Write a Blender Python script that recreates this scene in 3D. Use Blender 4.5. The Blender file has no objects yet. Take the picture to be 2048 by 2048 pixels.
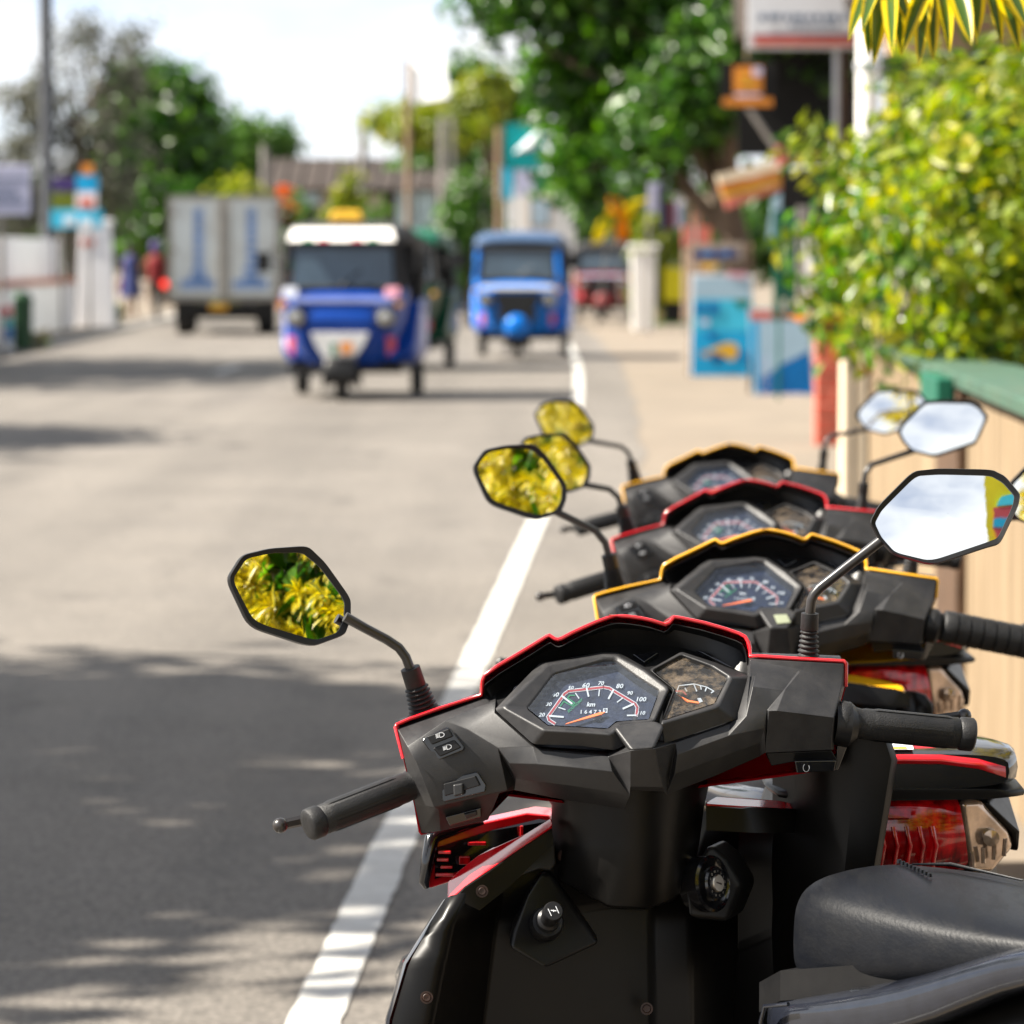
import bpy, bmesh, math, random
import numpy as np
from mathutils import Vector, Matrix
R = math.radians
C = bpy.context.scene.collection
sc = bpy.context.scene

# ------------------------------------------------------------------ camera
FPX = 85.0 / 24.0 * 2048.0            # focal length in photograph pixels (2048 wide)
HOR = 514.0                           # pixel row of the horizon
CAMZ = 1.38
PITCH = math.atan((1024.0 - HOR) / FPX)
cam_d = bpy.data.cameras.new('camera'); cam = bpy.data.objects.new('camera', cam_d); C.objects.link(cam)
cam.location = (0, 0, CAMZ); cam.rotation_euler = (R(90) - PITCH, 0, 0)
cam_d.lens = 85; cam_d.sensor_width = 24; cam_d.sensor_fit = 'HORIZONTAL'
cam_d.clip_start = 0.05; cam_d.clip_end = 2000
cam_d.dof.use_dof = True; cam_d.dof.focus_distance = 3.72; cam_d.dof.aperture_fstop = 5.6
cam_d.dof.aperture_blades = 0
sc.camera = cam

# ------------------------------------------------------------------ light
SUN_EL, SUN_AZ = 45.0, 266.0          # degrees; azimuth clockwise from +Y
world = bpy.data.worlds.new('World'); sc.world = world; world.use_nodes = True
wt = world.node_tree; wt.nodes.clear()
wo = wt.nodes.new('ShaderNodeOutputWorld'); bg = wt.nodes.new('ShaderNodeBackground')
sky = wt.nodes.new('ShaderNodeTexSky'); sky.sky_type = 'NISHITA'; sky.sun_disc = False
sky.sun_elevation = R(SUN_EL); sky.sun_rotation = R(SUN_AZ); sky.air_density = 0.45; sky.dust_density = 0.0; sky.ozone_density = 2.0
tc = wt.nodes.new('ShaderNodeTexCoord'); mp = wt.nodes.new('ShaderNodeMapping')
mp.inputs['Scale'].default_value = (1.0, 1.0, 3.0)
nz = wt.nodes.new('ShaderNodeTexNoise'); nz.inputs['Scale'].default_value = 3.2; nz.inputs['Detail'].default_value = 6; nz.inputs['Roughness'].default_value = 0.55
rp = wt.nodes.new('ShaderNodeValToRGB'); rp.color_ramp.elements[0].position = 0.37; rp.color_ramp.elements[1].position = 0.58
mx = wt.nodes.new('ShaderNodeMix'); mx.data_type = 'RGBA'
mx.inputs[7].default_value = (5.7, 5.8, 5.9, 1)
wt.links.new(tc.outputs['Generated'], mp.inputs['Vector']); wt.links.new(mp.outputs[0], nz.inputs['Vector'])
sx_ = wt.nodes.new('ShaderNodeSeparateXYZ'); wt.links.new(tc.outputs['Generated'], sx_.inputs[0])
zr_ = wt.nodes.new('ShaderNodeMapRange'); zr_.inputs[1].default_value = 0.30; zr_.inputs[2].default_value = 0.95; zr_.inputs[3].default_value = 0.075; zr_.inputs[4].default_value = -0.05
wt.links.new(sx_.outputs['Z'], zr_.inputs[0]); ad_ = wt.nodes.new('ShaderNodeMath'); ad_.operation = 'ADD'
wt.links.new(nz.outputs['Fac'], ad_.inputs[0]); wt.links.new(zr_.outputs[0], ad_.inputs[1])
wt.links.new(ad_.outputs[0], rp.inputs['Fac']); wt.links.new(rp.outputs['Color'], mx.inputs[0])
wt.links.new(sky.outputs['Color'], mx.inputs[6]); wt.links.new(mx.outputs[2], bg.inputs['Color'])
bg.inputs['Strength'].default_value = 0.065
wt.links.new(bg.outputs[0], wo.inputs['Surface'])
sun_d = bpy.data.lights.new('sun', 'SUN'); sun = bpy.data.objects.new('sun', sun_d); C.objects.link(sun)
sun_d.energy = 5.0; sun_d.angle = R(0.53); sun_d.color = (1.0, 0.93, 0.82)
to_sun = Vector((math.sin(R(SUN_AZ)) * math.cos(R(SUN_EL)), math.cos(R(SUN_AZ)) * math.cos(R(SUN_EL)), math.sin(R(SUN_EL))))
sun.rotation_euler = to_sun.to_track_quat('Z', 'Y').to_euler(); sun.location = to_sun * 60
vs = sc.view_settings; vs.view_transform = 'Standard'; vs.look = 'None'; vs.exposure = 1.75; vs.gamma = 1
vs.use_curve_mapping = False
sc.cycles.use_denoising = True
sc.cycles.max_bounces = 8; sc.cycles.transparent_max_bounces = 12
sc.cycles.caustics_reflective = False; sc.cycles.caustics_refractive = False
sc.cycles.sample_clamp_indirect = 6

# ------------------------------------------------------------------ helpers
def P(u, v, Y):
    """the place in the street that the camera sees at photograph pixel (u, v), Y metres down the road"""
    cp, sp = math.cos(PITCH), math.sin(PITCH)
    a, b, c = u - 1024.0, FPX, 1024.0 - v
    d = Vector((a, b * cp + c * sp, -b * sp + c * cp))
    return Vector((0, 0, CAMZ)) + d * (Y / d.y)
def ppm(Y): return FPX / Y
def ray(u, v):
    p = P(u, v, 1.0); o = Vector((0, 0, CAMZ)); return (p - o).normalized()
def hit(u, v, p0, n):
    o = Vector((0, 0, CAMZ)); d = ray(u, v); return o + d * ((p0 - o).dot(n) / d.dot(n))

def mk(name, data, parent=None):
    o = bpy.data.objects.new(name, data); C.objects.link(o)
    if parent is not None: o.parent = parent
    return o
def empty(name, loc=(0, 0, 0), rz=0):
    o = mk(name, None); o.location = loc; o.rotation_euler = (0, 0, rz); o.empty_display_size = 0.1; return o
def tag(o, label, cat, group=None):
    o['label'] = label; o['category'] = cat
    if group: o['group'] = group
    return o
def struct(o, kind='structure'): o['kind'] = kind; return o

class MB:
    def __init__(s): s.v = []; s.f = []; s.m = []
    def add(s, vs_, fs, mi=0):
        b = len(s.v); s.v += [Vector(q) for q in vs_]
        for f in fs: s.f.append([b + i for i in f]); s.m.append(mi)
        return s
    def box(s, c, d, mi=0, rot=None):
        c = Vector(c); d = Vector(d) / 2
        q = [Vector((x * d.x, y * d.y, z * d.z)) for x in (-1, 1) for y in (-1, 1) for z in (-1, 1)]
        if rot is not None: q = [rot @ w for w in q]
        return s.add([c + w for w in q], [(0, 1, 3, 2), (4, 6, 7, 5), (0, 4, 5, 1), (2, 3, 7, 6), (0, 2, 6, 4), (1, 5, 7, 3)], mi)
    def tube(s, pts, r, n=10, mi=0, cap=True):
        pts = [Vector(p) for p in pts]; k = len(pts)
        rs = r if isinstance(r, (list, tuple)) else [r] * k
        t0 = (pts[1] - pts[0]).normalized(); a = t0.orthogonal().normalized(); vs_ = []; fs = []
        for i, p in enumerate(pts):
            t = ((pts[min(i + 1, k - 1)] - pts[i]).normalized() + (pts[i] - pts[max(i - 1, 0)]).normalized())
            t = t.normalized() if t.length > 1e-6 else t0
            a = (a - t * a.dot(t)).normalized(); b = t.cross(a)
            vs_ += [p + (a * math.cos(2 * math.pi * j / n) + b * math.sin(2 * math.pi * j / n)) * rs[i] for j in range(n)]
        for i in range(k - 1):
            for j in range(n):
                j2 = (j + 1) % n; fs.append((i * n + j, i * n + j2, (i + 1) * n + j2, (i + 1) * n + j))
        if cap: fs.append(tuple(range(n - 1, -1, -1))); fs.append(tuple((k - 1) * n + j for j in range(n)))
        return s.add(vs_, fs, mi)
    def slab(s, pts, back, mi=0, mi_side=None):
        pts = [Vector(p) for p in pts]; n = len(pts); back = Vector(back)
        s.add(pts + [p + back for p in pts], [tuple(range(n))], mi)
        b = len(s.v) - 2 * n; ms = mi if mi_side is None else mi_side
        s.f.append([b + n + i for i in range(n - 1, -1, -1)]); s.m.append(ms)
        for i in range(n):
            j = (i + 1) % n; s.f.append([b + j, b + i, b + n + i, b + n + j]); s.m.append(ms)
        return s
    def loft(s, rings, mi=0, closed=True, cap=True):
        n = len(rings[0]); vs_ = [p for r_ in rings for p in r_]; fs = []
        for i in range(len(rings) - 1):
            for j in range(n if closed else n - 1):
                j2 = (j + 1) % n; fs.append((i * n + j, i * n + j2, (i + 1) * n + j2, (i + 1) * n + j))
        if cap and closed: fs.append(tuple(range(n - 1, -1, -1))); fs.append(tuple((len(rings) - 1) * n + j for j in range(n)))
        return s.add(vs_, fs, mi)
    def lathe(s, prof, axis_o=(0, 0, 0), axis=(0, 0, 1), n=16, mi=0):
        o = Vector(axis_o); ax = Vector(axis).normalized(); a = ax.orthogonal().normalized(); b = ax.cross(a)
        rings = [[o + ax * z + (a * math.cos(2 * math.pi * j / n) + b * math.sin(2 * math.pi * j / n)) * max(r, 1e-5) for j in range(n)] for r, z in prof]
        return s.loft(rings, mi)
    def build(s, name, mats, parent=None, bevel=0, seg=2, ang=25, smooth=None, recalc=True, origin=None):
        me = bpy.data.meshes.new(name)
        vs_ = s.v if origin is None else [q - Vector(origin) for q in s.v]
        me.from_pydata([tuple(q) for q in vs_], [], s.f)
        if not isinstance(mats, (list, tuple)): mats = [mats]
        for m_ in mats: me.materials.append(m_)
        me.polygons.foreach_set('material_index', s.m)
        if recalc:
            bm = bmesh.new(); bm.from_mesh(me); bmesh.ops.remove_doubles(bm, verts=bm.verts, dist=1e-6)
            bmesh.ops.recalc_face_normals(bm, faces=bm.faces); bm.to_mesh(me); bm.free()
        if smooth is not None:
            me.polygons.foreach_set('use_smooth', [True] * len(me.polygons)); me.set_sharp_from_angle(angle=R(smooth))
        o = mk(name, me, parent)
        if origin is not None: o.location = origin
        if bevel:
            bv = o.modifiers.new('bevel', 'BEVEL'); bv.width = bevel; bv.segments = seg; bv.limit_method = 'ANGLE'; bv.angle_limit = R(ang)
            if smooth is None:
                me.polygons.foreach_set('use_smooth', [True] * len(me.polygons)); me.set_sharp_from_angle(angle=R(40))
                bv.harden_normals = True
        return o

# ------------------------------------------------------------------ materials
def pm(name, col, rough=0.5, metal=0.0, var=0.12, scale=8.0, bump=0.0, bscale=60.0, coat=0.0, spec=0.5, dust=0.0, dustcol=(0.3, 0.26, 0.2), trans=0.0, stretch=None, emit=0.0):
    m = bpy.data.materials.new(name); m.use_nodes = True; t = m.node_tree; b = t.nodes['Principled BSDF']
    b.inputs['Roughness'].default_value = rough; b.inputs['Metallic'].default_value = metal
    b.inputs['Coat Weight'].default_value = coat; b.inputs['Coat Roughness'].default_value = 0.06
    b.inputs['Specular IOR Level'].default_value = spec; b.inputs['Transmission Weight'].default_value = trans
    c = (col[0], col[1], col[2], 1)
    tcn = t.nodes.new('ShaderNodeTexCoord'); src = tcn.outputs['Object']
    if stretch:
        mpn = t.nodes.new('ShaderNodeMapping'); mpn.inputs['Scale'].default_value = stretch; t.links.new(src, mpn.inputs[0]); src = mpn.outputs[0]
    n = t.nodes.new('ShaderNodeTexNoise'); n.inputs['Scale'].default_value = scale; n.inputs['Detail'].default_value = 6; n.inputs['Roughness'].default_value = 0.6
    t.links.new(src, n.inputs['Vector'])
    r_ = t.nodes.new('ShaderNodeMapRange'); r_.inputs[1].default_value = 0.3; r_.inputs[2].default_value = 0.7
    r_.inputs[3].default_value = 1 - var; r_.inputs[4].default_value = 1 + var
    t.links.new(n.outputs['Fac'], r_.inputs[0])
    mu = t.nodes.new('ShaderNodeMix'); mu.data_type = 'RGBA'; mu.blend_type = 'MULTIPLY'; mu.inputs[0].default_value = 1; mu.inputs[6].default_value = c
    t.links.new(r_.outputs[0], mu.inputs[7]); out = mu.outputs[2]
    if dust:
        n2 = t.nodes.new('ShaderNodeTexNoise'); n2.inputs['Scale'].default_value = scale * 2.3; n2.inputs['Detail'].default_value = 8; n2.inputs['Roughness'].default_value = 0.7
        t.links.new(src, n2.inputs['Vector'])
        r2 = t.nodes.new('ShaderNodeMapRange'); r2.inputs[1].default_value = 0.42; r2.inputs[2].default_value = 0.72; r2.inputs[3].default_value = 0; r2.inputs[4].default_value = dust
        t.links.new(n2.outputs['Fac'], r2.inputs[0])
        m2 = t.nodes.new('ShaderNodeMix'); m2.data_type = 'RGBA'; m2.inputs[7].default_value = (*dustcol, 1)
        t.links.new(r2.outputs[0], m2.inputs[0]); t.links.new(out, m2.inputs[6]); out = m2.outputs[2]
        r3 = t.nodes.new('ShaderNodeMapRange'); r3.inputs[3].default_value = rough; r3.inputs[4].default_value = min(1, rough + 0.35)
        t.links.new(r2.outputs[0], r3.inputs[0]); t.links.new(r3.outputs[0], b.inputs['Roughness'])
    t.links.new(out, b.inputs['Base Color'])
    if bump:
        n3 = t.nodes.new('ShaderNodeTexNoise'); n3.inputs['Scale'].default_value = bscale; n3.inputs['Detail'].default_value = 4
        t.links.new(src, n3.inputs['Vector'])
        bp = t.nodes.new('ShaderNodeBump'); bp.inputs['Strength'].default_value = bump; bp.inputs['Distance'].default_value = 0.002
        t.links.new(n3.outputs['Fac'], bp.inputs['Height']); t.links.new(bp.outputs[0], b.inputs['Normal'])
    if emit:
        b.inputs['Emission Color'].default_value = c; b.inputs['Emission Strength'].default_value = emit
    return m

def leafmat(name, cols, transl=0.35, rough=0.4, spread=1.0):
    m = bpy.data.materials.new(name); m.use_nodes = True; t = m.node_tree; b = t.nodes['Principled BSDF']
    g = t.nodes.new('ShaderNodeNewGeometry'); rp_ = t.nodes.new('ShaderNodeValToRGB'); e = rp_.color_ramp.elements
    e[0].color = (*cols[0], 1); e[-1].color = (*cols[-1], 1)
    for i, c in enumerate(cols[1:-1]): k = e.new((i + 1) / (len(cols) - 1)); k.color = (*c, 1)
    t.links.new(g.outputs['Random Per Island'], rp_.inputs[0]); t.links.new(rp_.outputs[0], b.inputs['Base Color'])
    b.inputs['Roughness'].default_value = rough; b.inputs['Specular IOR Level'].default_value = 0.45
    tr = t.nodes.new('ShaderNodeBsdfTranslucent'); ms = t.nodes.new('ShaderNodeMixShader'); ms.inputs[0].default_value = transl
    hs = t.nodes.new('ShaderNodeHueSaturation'); hs.inputs['Value'].default_value = 1.5; hs.inputs['Saturation'].default_value = 1.1
    t.links.new(rp_.outputs[0], hs.inputs['Color']); t.links.new(hs.outputs[0], tr.inputs['Color'])
    o = t.nodes['Material Output']; t.links.new(b.outputs[0], ms.inputs[1]); t.links.new(tr.outputs[0], ms.inputs[2]); t.links.new(ms.outputs[0], o.inputs[0])
    return m

def glassmat(name, tint=(0.9, 0.95, 1.0), refl=0.08, rough=0.03, dirt=0.0, dirtcol=(0.25, 0.2, 0.13), dscale=40):
    m = bpy.data.materials.new(name); m.use_nodes = True; t = m.node_tree; t.nodes.clear()
    o = t.nodes.new('ShaderNodeOutputMaterial'); tr = t.nodes.new('ShaderNodeBsdfTransparent'); tr.inputs[0].default_value = (*tint, 1)
    gl = t.nodes.new('ShaderNodeBsdfGlossy'); gl.inputs['Roughness'].default_value = rough
    lw = t.nodes.new('ShaderNodeLayerWeight'); lw.inputs[0].default_value = 0.35
    mr = t.nodes.new('ShaderNodeMapRange'); mr.inputs[3].default_value = refl; mr.inputs[4].default_value = 0.9
    t.links.new(lw.outputs['Facing'], mr.inputs[0]); pw = t.nodes.new('ShaderNodeMath'); pw.operation = 'MAXIMUM'; pw.inputs[1].default_value = refl
    m3 = t.nodes.new('ShaderNodeMath'); m3.operation = 'POWER'; m3.inputs[1].default_value = 2.5
    t.links.new(mr.outputs[0], m3.inputs[0]); t.links.new(m3.outputs[0], pw.inputs[0])
    ms = t.nodes.new('ShaderNodeMixShader'); t.links.new(pw.outputs[0], ms.inputs[0]); t.links.new(tr.outputs[0], ms.inputs[1]); t.links.new(gl.outputs[0], ms.inputs[2])
    last = ms
    if dirt:
        df = t.nodes.new('ShaderNodeBsdfDiffuse'); df.inputs[0].default_value = (*dirtcol, 1)
        tcn = t.nodes.new('ShaderNodeTexCoord'); n = t.nodes.new('ShaderNodeTexNoise'); n.inputs['Scale'].default_value = dscale; n.inputs['Detail'].default_value = 10; n.inputs['Roughness'].default_value = 0.75
        t.links.new(tcn.outputs['Object'], n.inputs['Vector'])
        r_ = t.nodes.new('ShaderNodeMapRange'); r_.inputs[1].default_value = 0.45; r_.inputs[2].default_value = 0.75; r_.inputs[3].default_value = 0.02; r_.inputs[4].default_value = dirt
        t.links.new(n.outputs['Fac'], r_.inputs[0]); m2 = t.nodes.new('ShaderNodeMixShader')
        t.links.new(r_.outputs[0], m2.inputs[0]); t.links.new(last.outputs[0], m2.inputs[1]); t.links.new(df.outputs[0], m2.inputs[2]); last = m2
    t.links.new(last.outputs[0], o.inputs[0]); return m

M = {}
M['mirror'] = pm('mirror_silver', (0.9, 0.92, 0.92), 0.015, 1.0, var=0.0)
M['cover'] = pm('dark_grey_plastic', (0.0165, 0.0163, 0.0172), 0.43, var=0.2, scale=14, bump=0.12, bscale=900, dust=0.45, dustcol=(0.042, 0.040, 0.039), spec=0.42)
M['black'] = pm('black_plastic', (0.007, 0.007, 0.0075), 0.38, var=0.25, scale=12, dust=0.18, dustcol=(0.018, 0.016, 0.014), bump=0.04, bscale=500, spec=0.3)
M['gloss'] = pm('black_gloss', (0.005, 0.005, 0.006), 0.14, coat=0.5, var=0.15, dust=0.05, dustcol=(0.02, 0.018, 0.016))
M['shield'] = pm('leg_shield_plastic', (0.0035, 0.0032, 0.003), 0.33, var=0.25, scale=9, dust=0.12, dustcol=(0.006, 0.005, 0.0045), spec=0.2)
M['rubber'] = pm('black_rubber', (0.009, 0.009, 0.0095), 0.5, var=0.25, scale=25, bump=0.35, bscale=700, dust=0.25, dustcol=(0.028, 0.026, 0.024), spec=0.35)
M['stalk'] = pm('black_paint_metal', (0.015, 0.014, 0.014), 0.3, coat=0.2, var=0.3, dust=0.3, dustcol=(0.06, 0.04, 0.03))
M['red'] = pm('red_paint', (0.55, 0.006, 0.012), 0.22, coat=0.8, var=0.06)
M['yellow'] = pm('yellow_paint', (0.80, 0.40, 0.012), 0.22, coat=0.8, var=0.06)
M['dial'] = pm('dial_navy', (0.003, 0.006, 0.017), 0.45, var=0.8, scale=55, dust=0.4, dustcol=(0.010, 0.018, 0.05))
M['white'] = pm('white_print', (0.34, 0.35, 0.36), 0.5, var=0.05)
M['symbol'] = pm('white_symbol', (0.7, 0.72, 0.75), 0.5, var=0.05)
M['redprint'] = pm('red_print', (0.22, 0.02, 0.022), 0.5)
M['greenprint'] = pm('green_print', (0.005, 0.14, 0.05), 0.5)
M['orange'] = pm('needle_orange', (0.85, 0.17, 0.04), 0.45)
M['gauge_glass'] = glassmat('gauge_glass', refl=0.06, dirt=0.09, dirtcol=(0.25, 0.3, 0.4), dscale=180)
M['fuel_glass'] = glassmat('fuel_glass', refl=0.05, dirt=0.75, dirtcol=(0.20, 0.155, 0.11), dscale=60)
M['seat'] = pm('seat_vinyl', (0.0036, 0.0043, 0.0063), 0.40, var=0.3, scale=18, bump=0.16, bscale=300, dust=0.4, dustcol=(0.010, 0.0098, 0.0098), spec=0.18, stretch=(1.0, 0.25, 1.0))
M['panelmetal'] = pm('metallic_black_paint', (0.012, 0.014, 0.021), 0.22, metal=0.2, coat=0.7, var=0.2, scale=60)
M['redlens'] = pm('red_lens', (0.36, 0.002, 0.004), 0.12, coat=0.7, var=0.85, scale=26, stretch=(3, 3, 0.7))
M['clear'] = pm('clear_lens', (0.50, 0.36, 0.26), 0.12, metal=0.5, coat=0.7, var=0.45, scale=40)
M['metal'] = pm('bare_metal', (0.5, 0.46, 0.4), 0.35, metal=1.0, var=0.2)
M['rust'] = pm('rusty_screw', (0.028, 0.011, 0.006), 0.6, var=0.6, scale=60)
M['tyre'] = pm('tyre', (0.02, 0.019, 0.018), 0.8, var=0.3)
M['lcd'] = pm('lcd', (0.22, 0.24, 0.16), 0.25)
# ------------------------------------------------------------------ ground and road
def road_x(Y):                         # the white edge line of the road
    return -0.61 + 0.0393 * Y - (max(0.0, Y - 18.7) ** 2) / 2000.0
def asphalt():
    m = pm('asphalt', (0.138, 0.123, 0.106), 0.85, var=0.16, scale=0.6, bump=0.6, bscale=140, dust=0.35, dustcol=(0.172, 0.151, 0.127))
    t = m.node_tree; b = t.nodes['Principled BSDF']; src = b.inputs['Base Color'].links[0].from_socket
    tcn = t.nodes.new('ShaderNodeTexCoord'); v = t.nodes.new('ShaderNodeTexNoise'); v.inputs['Scale'].default_value = 70; v.inputs['Detail'].default_value = 3
    t.links.new(tcn.outputs['Object'], v.inputs['Vector'])
    r_ = t.nodes.new('ShaderNodeMapRange'); r_.inputs[1].default_value = 0.35; r_.inputs[2].default_value = 0.65; r_.inputs[3].default_value = 0.58; r_.inputs[4].default_value = 1.36
    t.links.new(v.outputs['Fac'], r_.inputs[0])
    mu = t.nodes.new('ShaderNodeMix'); mu.data_type = 'RGBA'; mu.blend_type = 'MULTIPLY'; mu.inputs[0].default_value = 1
    t.links.new(src, mu.inputs[6]); t.links.new(r_.outputs[0], mu.inputs[7])
    last = mu.outputs[2]
    for sc_, sx_, sy_, lo, hi, a_, b_ in ((1.0, 1.5, .06, .40, .62, 1.0, .80), (2.4, 1.0, .5, .60, .72, 1.0, .70), (7.0, 1.0, 1.0, .64, .74, 1.0, .72)):   # worn wheel tracks, patches, oil spots
        mpn = t.nodes.new('ShaderNodeMapping'); mpn.inputs['Scale'].default_value = (sx_, sy_, 1); t.links.new(tcn.outputs['Object'], mpn.inputs[0])
        w = t.nodes.new('ShaderNodeTexNoise'); w.inputs['Scale'].default_value = sc_; w.inputs['Detail'].default_value = 5; t.links.new(mpn.outputs[0], w.inputs['Vector'])
        r2 = t.nodes.new('ShaderNodeMapRange'); r2.inputs[1].default_value = lo; r2.inputs[2].default_value = hi; r2.inputs[3].default_value = a_; r2.inputs[4].default_value = b_
        t.links.new(w.outputs['Fac'], r2.inputs[0]); m2 = t.nodes.new('ShaderNodeMix'); m2.data_type = 'RGBA'; m2.blend_type = 'MULTIPLY'; m2.inputs[0].default_value = 1
        t.links.new(last, m2.inputs[6]); t.links.new(r2.outputs[0], m2.inputs[7]); last = m2.outputs[2]
    t.links.new(last, b.inputs['Base Color'])
    return m
M['asphalt'] = asphalt()
M['sand'] = pm('sandy_shoulder', (0.165, 0.135, 0.102), 0.95, var=0.2, scale=0.9, bump=0.7, bscale=60, dust=0.5, dustcol=(0.21, 0.168, 0.12))
M['roadpaint'] = pm('road_paint', (0.52, 0.51, 0.48), 0.7, var=0.12, scale=5, dust=0.5, dustcol=(0.26, 0.24, 0.21), bump=0.3, bscale=200)
g = MB(); xs = [-260, -60, -14, -4, 0, 4, 14, 60, 260]; ys = [-60, -8, 10, 40, 90, 180, 420]
for i in range(len(xs) - 1):
    for j in range(len(ys) - 1):
        g.add([(xs[i], ys[j], 0), (xs[i + 1], ys[j], 0), (xs[i + 1], ys[j + 1], 0), (xs[i], ys[j + 1], 0)], [(0, 1, 2, 3)])
struct(g.build('ground', M['sand']))
def strip(o0, o1, z, Y0, Y1, n, wob=0.0, seed=0):
    rnd = random.Random(seed); m = MB(); rows = []
    for i in range(n + 1):
        Y = Y0 + (Y1 - Y0) * i / n; x = road_x(Y)
        rows.append((Vector((x + o0 + rnd.uniform(-wob, wob), Y, z)), Vector((x + o1 + rnd.uniform(-wob, wob), Y, z))))
    for i in range(n):
        m.add([rows[i][0], rows[i][1], rows[i + 1][1], rows[i + 1][0]], [(0, 1, 2, 3)])
    return m
struct(strip(-9.0, 0.55, 0.004, -20, 125, 160, 0.05).build('road', M['asphalt']))
struct(strip(-0.048, 0.048, 0.008, -6, 62, 900, 0.004, 3).build('edge_line', M['roadpaint']))
struct(strip(-8.55, -8.43, 0.008, -6, 110, 120, 0.004, 4).build('edge_line', M['roadpaint']))
for k, Y in enumerate((1.0, 22.0, 43.0, 64.0)):
    struct(strip(-4.35, -4.23, 0.008, Y, Y + 3.0, 8, 0.003, 10 + k).build('centre_line', M['roadpaint']))

# ------------------------------------------------------------------ foliage
def leaves(name, pos, dirs, nor, L, W, mat, parent=None, fold=0.25, kind='stuff'):
    pos = np.asarray(pos, float); d = np.asarray(dirs, float); n = np.asarray(nor, float); k = len(pos)
    d /= np.linalg.norm(d, axis=1)[:, None] + 1e-9
    s = np.cross(d, n); s /= np.linalg.norm(s, axis=1)[:, None] + 1e-9; n = np.cross(s, d)
    L = np.broadcast_to(np.asarray(L, float), (k,))[:, None]; W = np.broadcast_to(np.asarray(W, float), (k,))[:, None]
    a = pos; b = pos + d * L * 0.45 + s * W * 0.5 + n * W * fold; c = pos + d * L - n * L * 0.18; e = pos + d * L * 0.45 - s * W * 0.5 + n * W * fold
    v = np.stack([a, b, c, e], 1).reshape(-1, 3)
    me = bpy.data.meshes.new(name); me.vertices.add(4 * k); me.vertices.foreach_set('co', v.ravel())
    i = np.arange(k)[:, None] * 4; tri = np.concatenate([i + np.array([[0, 1, 2]]), i + np.array([[0, 2, 3]])], 1).reshape(-1)
    me.loops.add(6 * k); me.loops.foreach_set('vertex_index', tri.astype(np.int32))
    me.polygons.add(2 * k); me.polygons.foreach_set('loop_start', np.arange(2 * k, dtype=np.int32) * 3)
    me.update(calc_edges=True); me.materials.append(mat); o = mk(name, me, parent)
    if kind: o['kind'] = kind
    return o
def cloud(rng, ells, n, clumps, spread, shell=0.55):
    """leaf positions in clumps spread through the ellipsoids of a crown"""
    vol = np.array([e[1][0] * e[1][1] * e[1][2] for e in ells]) ** 0.67; vol /= vol.sum()
    pick = rng.choice(len(ells), clumps, p=vol); cen = np.array([e[0] for e in ells], float)[pick]; rad = np.array([e[1] for e in ells], float)[pick]
    u = rng.normal(size=(clumps, 3)); u /= np.linalg.norm(u, axis=1)[:, None]
    cc = cen + u * rad * (shell + (1 - shell) * rng.random((clumps, 1)))
    w = rng.integers(0, clumps, n); size = (0.6 + 0.8 * rng.random(clumps))[w][:, None]
    pos = cc[w] + rng.normal(size=(n, 3)) * spread * size
    out = u[w] + rng.normal(size=(n, 3)) * 0.45 + np.array([0, 0, 0.35])
    return pos, out
LM = {
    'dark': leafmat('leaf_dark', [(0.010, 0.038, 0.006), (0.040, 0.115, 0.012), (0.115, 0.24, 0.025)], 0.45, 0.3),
    'mid': leafmat('leaf_mid', [(0.025, 0.065, 0.012), (0.05, 0.13, 0.018), (0.11, 0.20, 0.03)], 0.4),
    'grey': leafmat('leaf_grey', [(0.06, 0.06, 0.045), (0.085, 0.085, 0.06), (0.11, 0.12, 0.075)], 0.2, 0.6),
    'lime': leafmat('leaf_lime', [(0.09, 0.13, 0.012), (0.17, 0.22, 0.018), (0.28, 0.27, 0.03)], 0.4, 0.35),
    'croton': leafmat('leaf_yellow_green', [(0.014, 0.05, 0.005), (0.08, 0.15, 0.005), (0.24, 0.28, 0.006), (0.13, 0.20, 0.007), (0.38, 0.35, 0.010)], 0.45, 0.42),
    'yellow': leafmat('leaf_yellow', [(0.40, 0.30, 0.01), (0.5, 0.42, 0.02)], 0.35),
    'rust': leafmat('leaf_orange', [(0.40, 0.08, 0.02), (0.5, 0.2, 0.03), (0.45, 0.05, 0.04)], 0.35),
    'whitefl': leafmat('blossom_white', [(0.6, 0.6, 0.55), (0.75, 0.74, 0.7)], 0.3),
    'redfl': leafmat('blossom_red', [(0.5, 0.06, 0.03), (0.6, 0.2, 0.03)], 0.3),
}
M['bark'] = pm('bark', (0.14, 0.095, 0.065), 0.9, var=0.4, scale=3, bump=1.0, bscale=18, stretch=(1, 1, 0.25))
M['bark2'] = pm('bark_grey', (0.15, 0.13, 0.11), 0.9, var=0.35, scale=4, bump=0.8, bscale=24, stretch=(1, 1, 0.25))
def limbs(mb, base, top, ells, r0, rng, n=6):
    base = Vector(base); top = Vector(top)
    pts = [base + (top - base) * t + Vector((rng.normal() * .06, rng.normal() * .06, 0)) * (t * 2) for t in (0, .25, .5, .75, 1)]
    mb.tube(pts, [r0 * 1.25, r0, r0 * .9, r0 * .8, r0 * .65], 10)
    for k in range(n):
        e = ells[k % len(ells)]; tgt = Vector(e[0]) + Vector((rng.normal() * e[1][0] * .4, rng.normal() * e[1][1] * .4, rng.normal() * e[1][2] * .35))
        s = pts[2 + k % 3]; mid = s.lerp(tgt, .5) + Vector((0, 0, .12 * (tgt - s).length))
        mb.tube([s, mid, tgt], [r0 * .45, r0 * .25, r0 * .08], 7)
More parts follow.
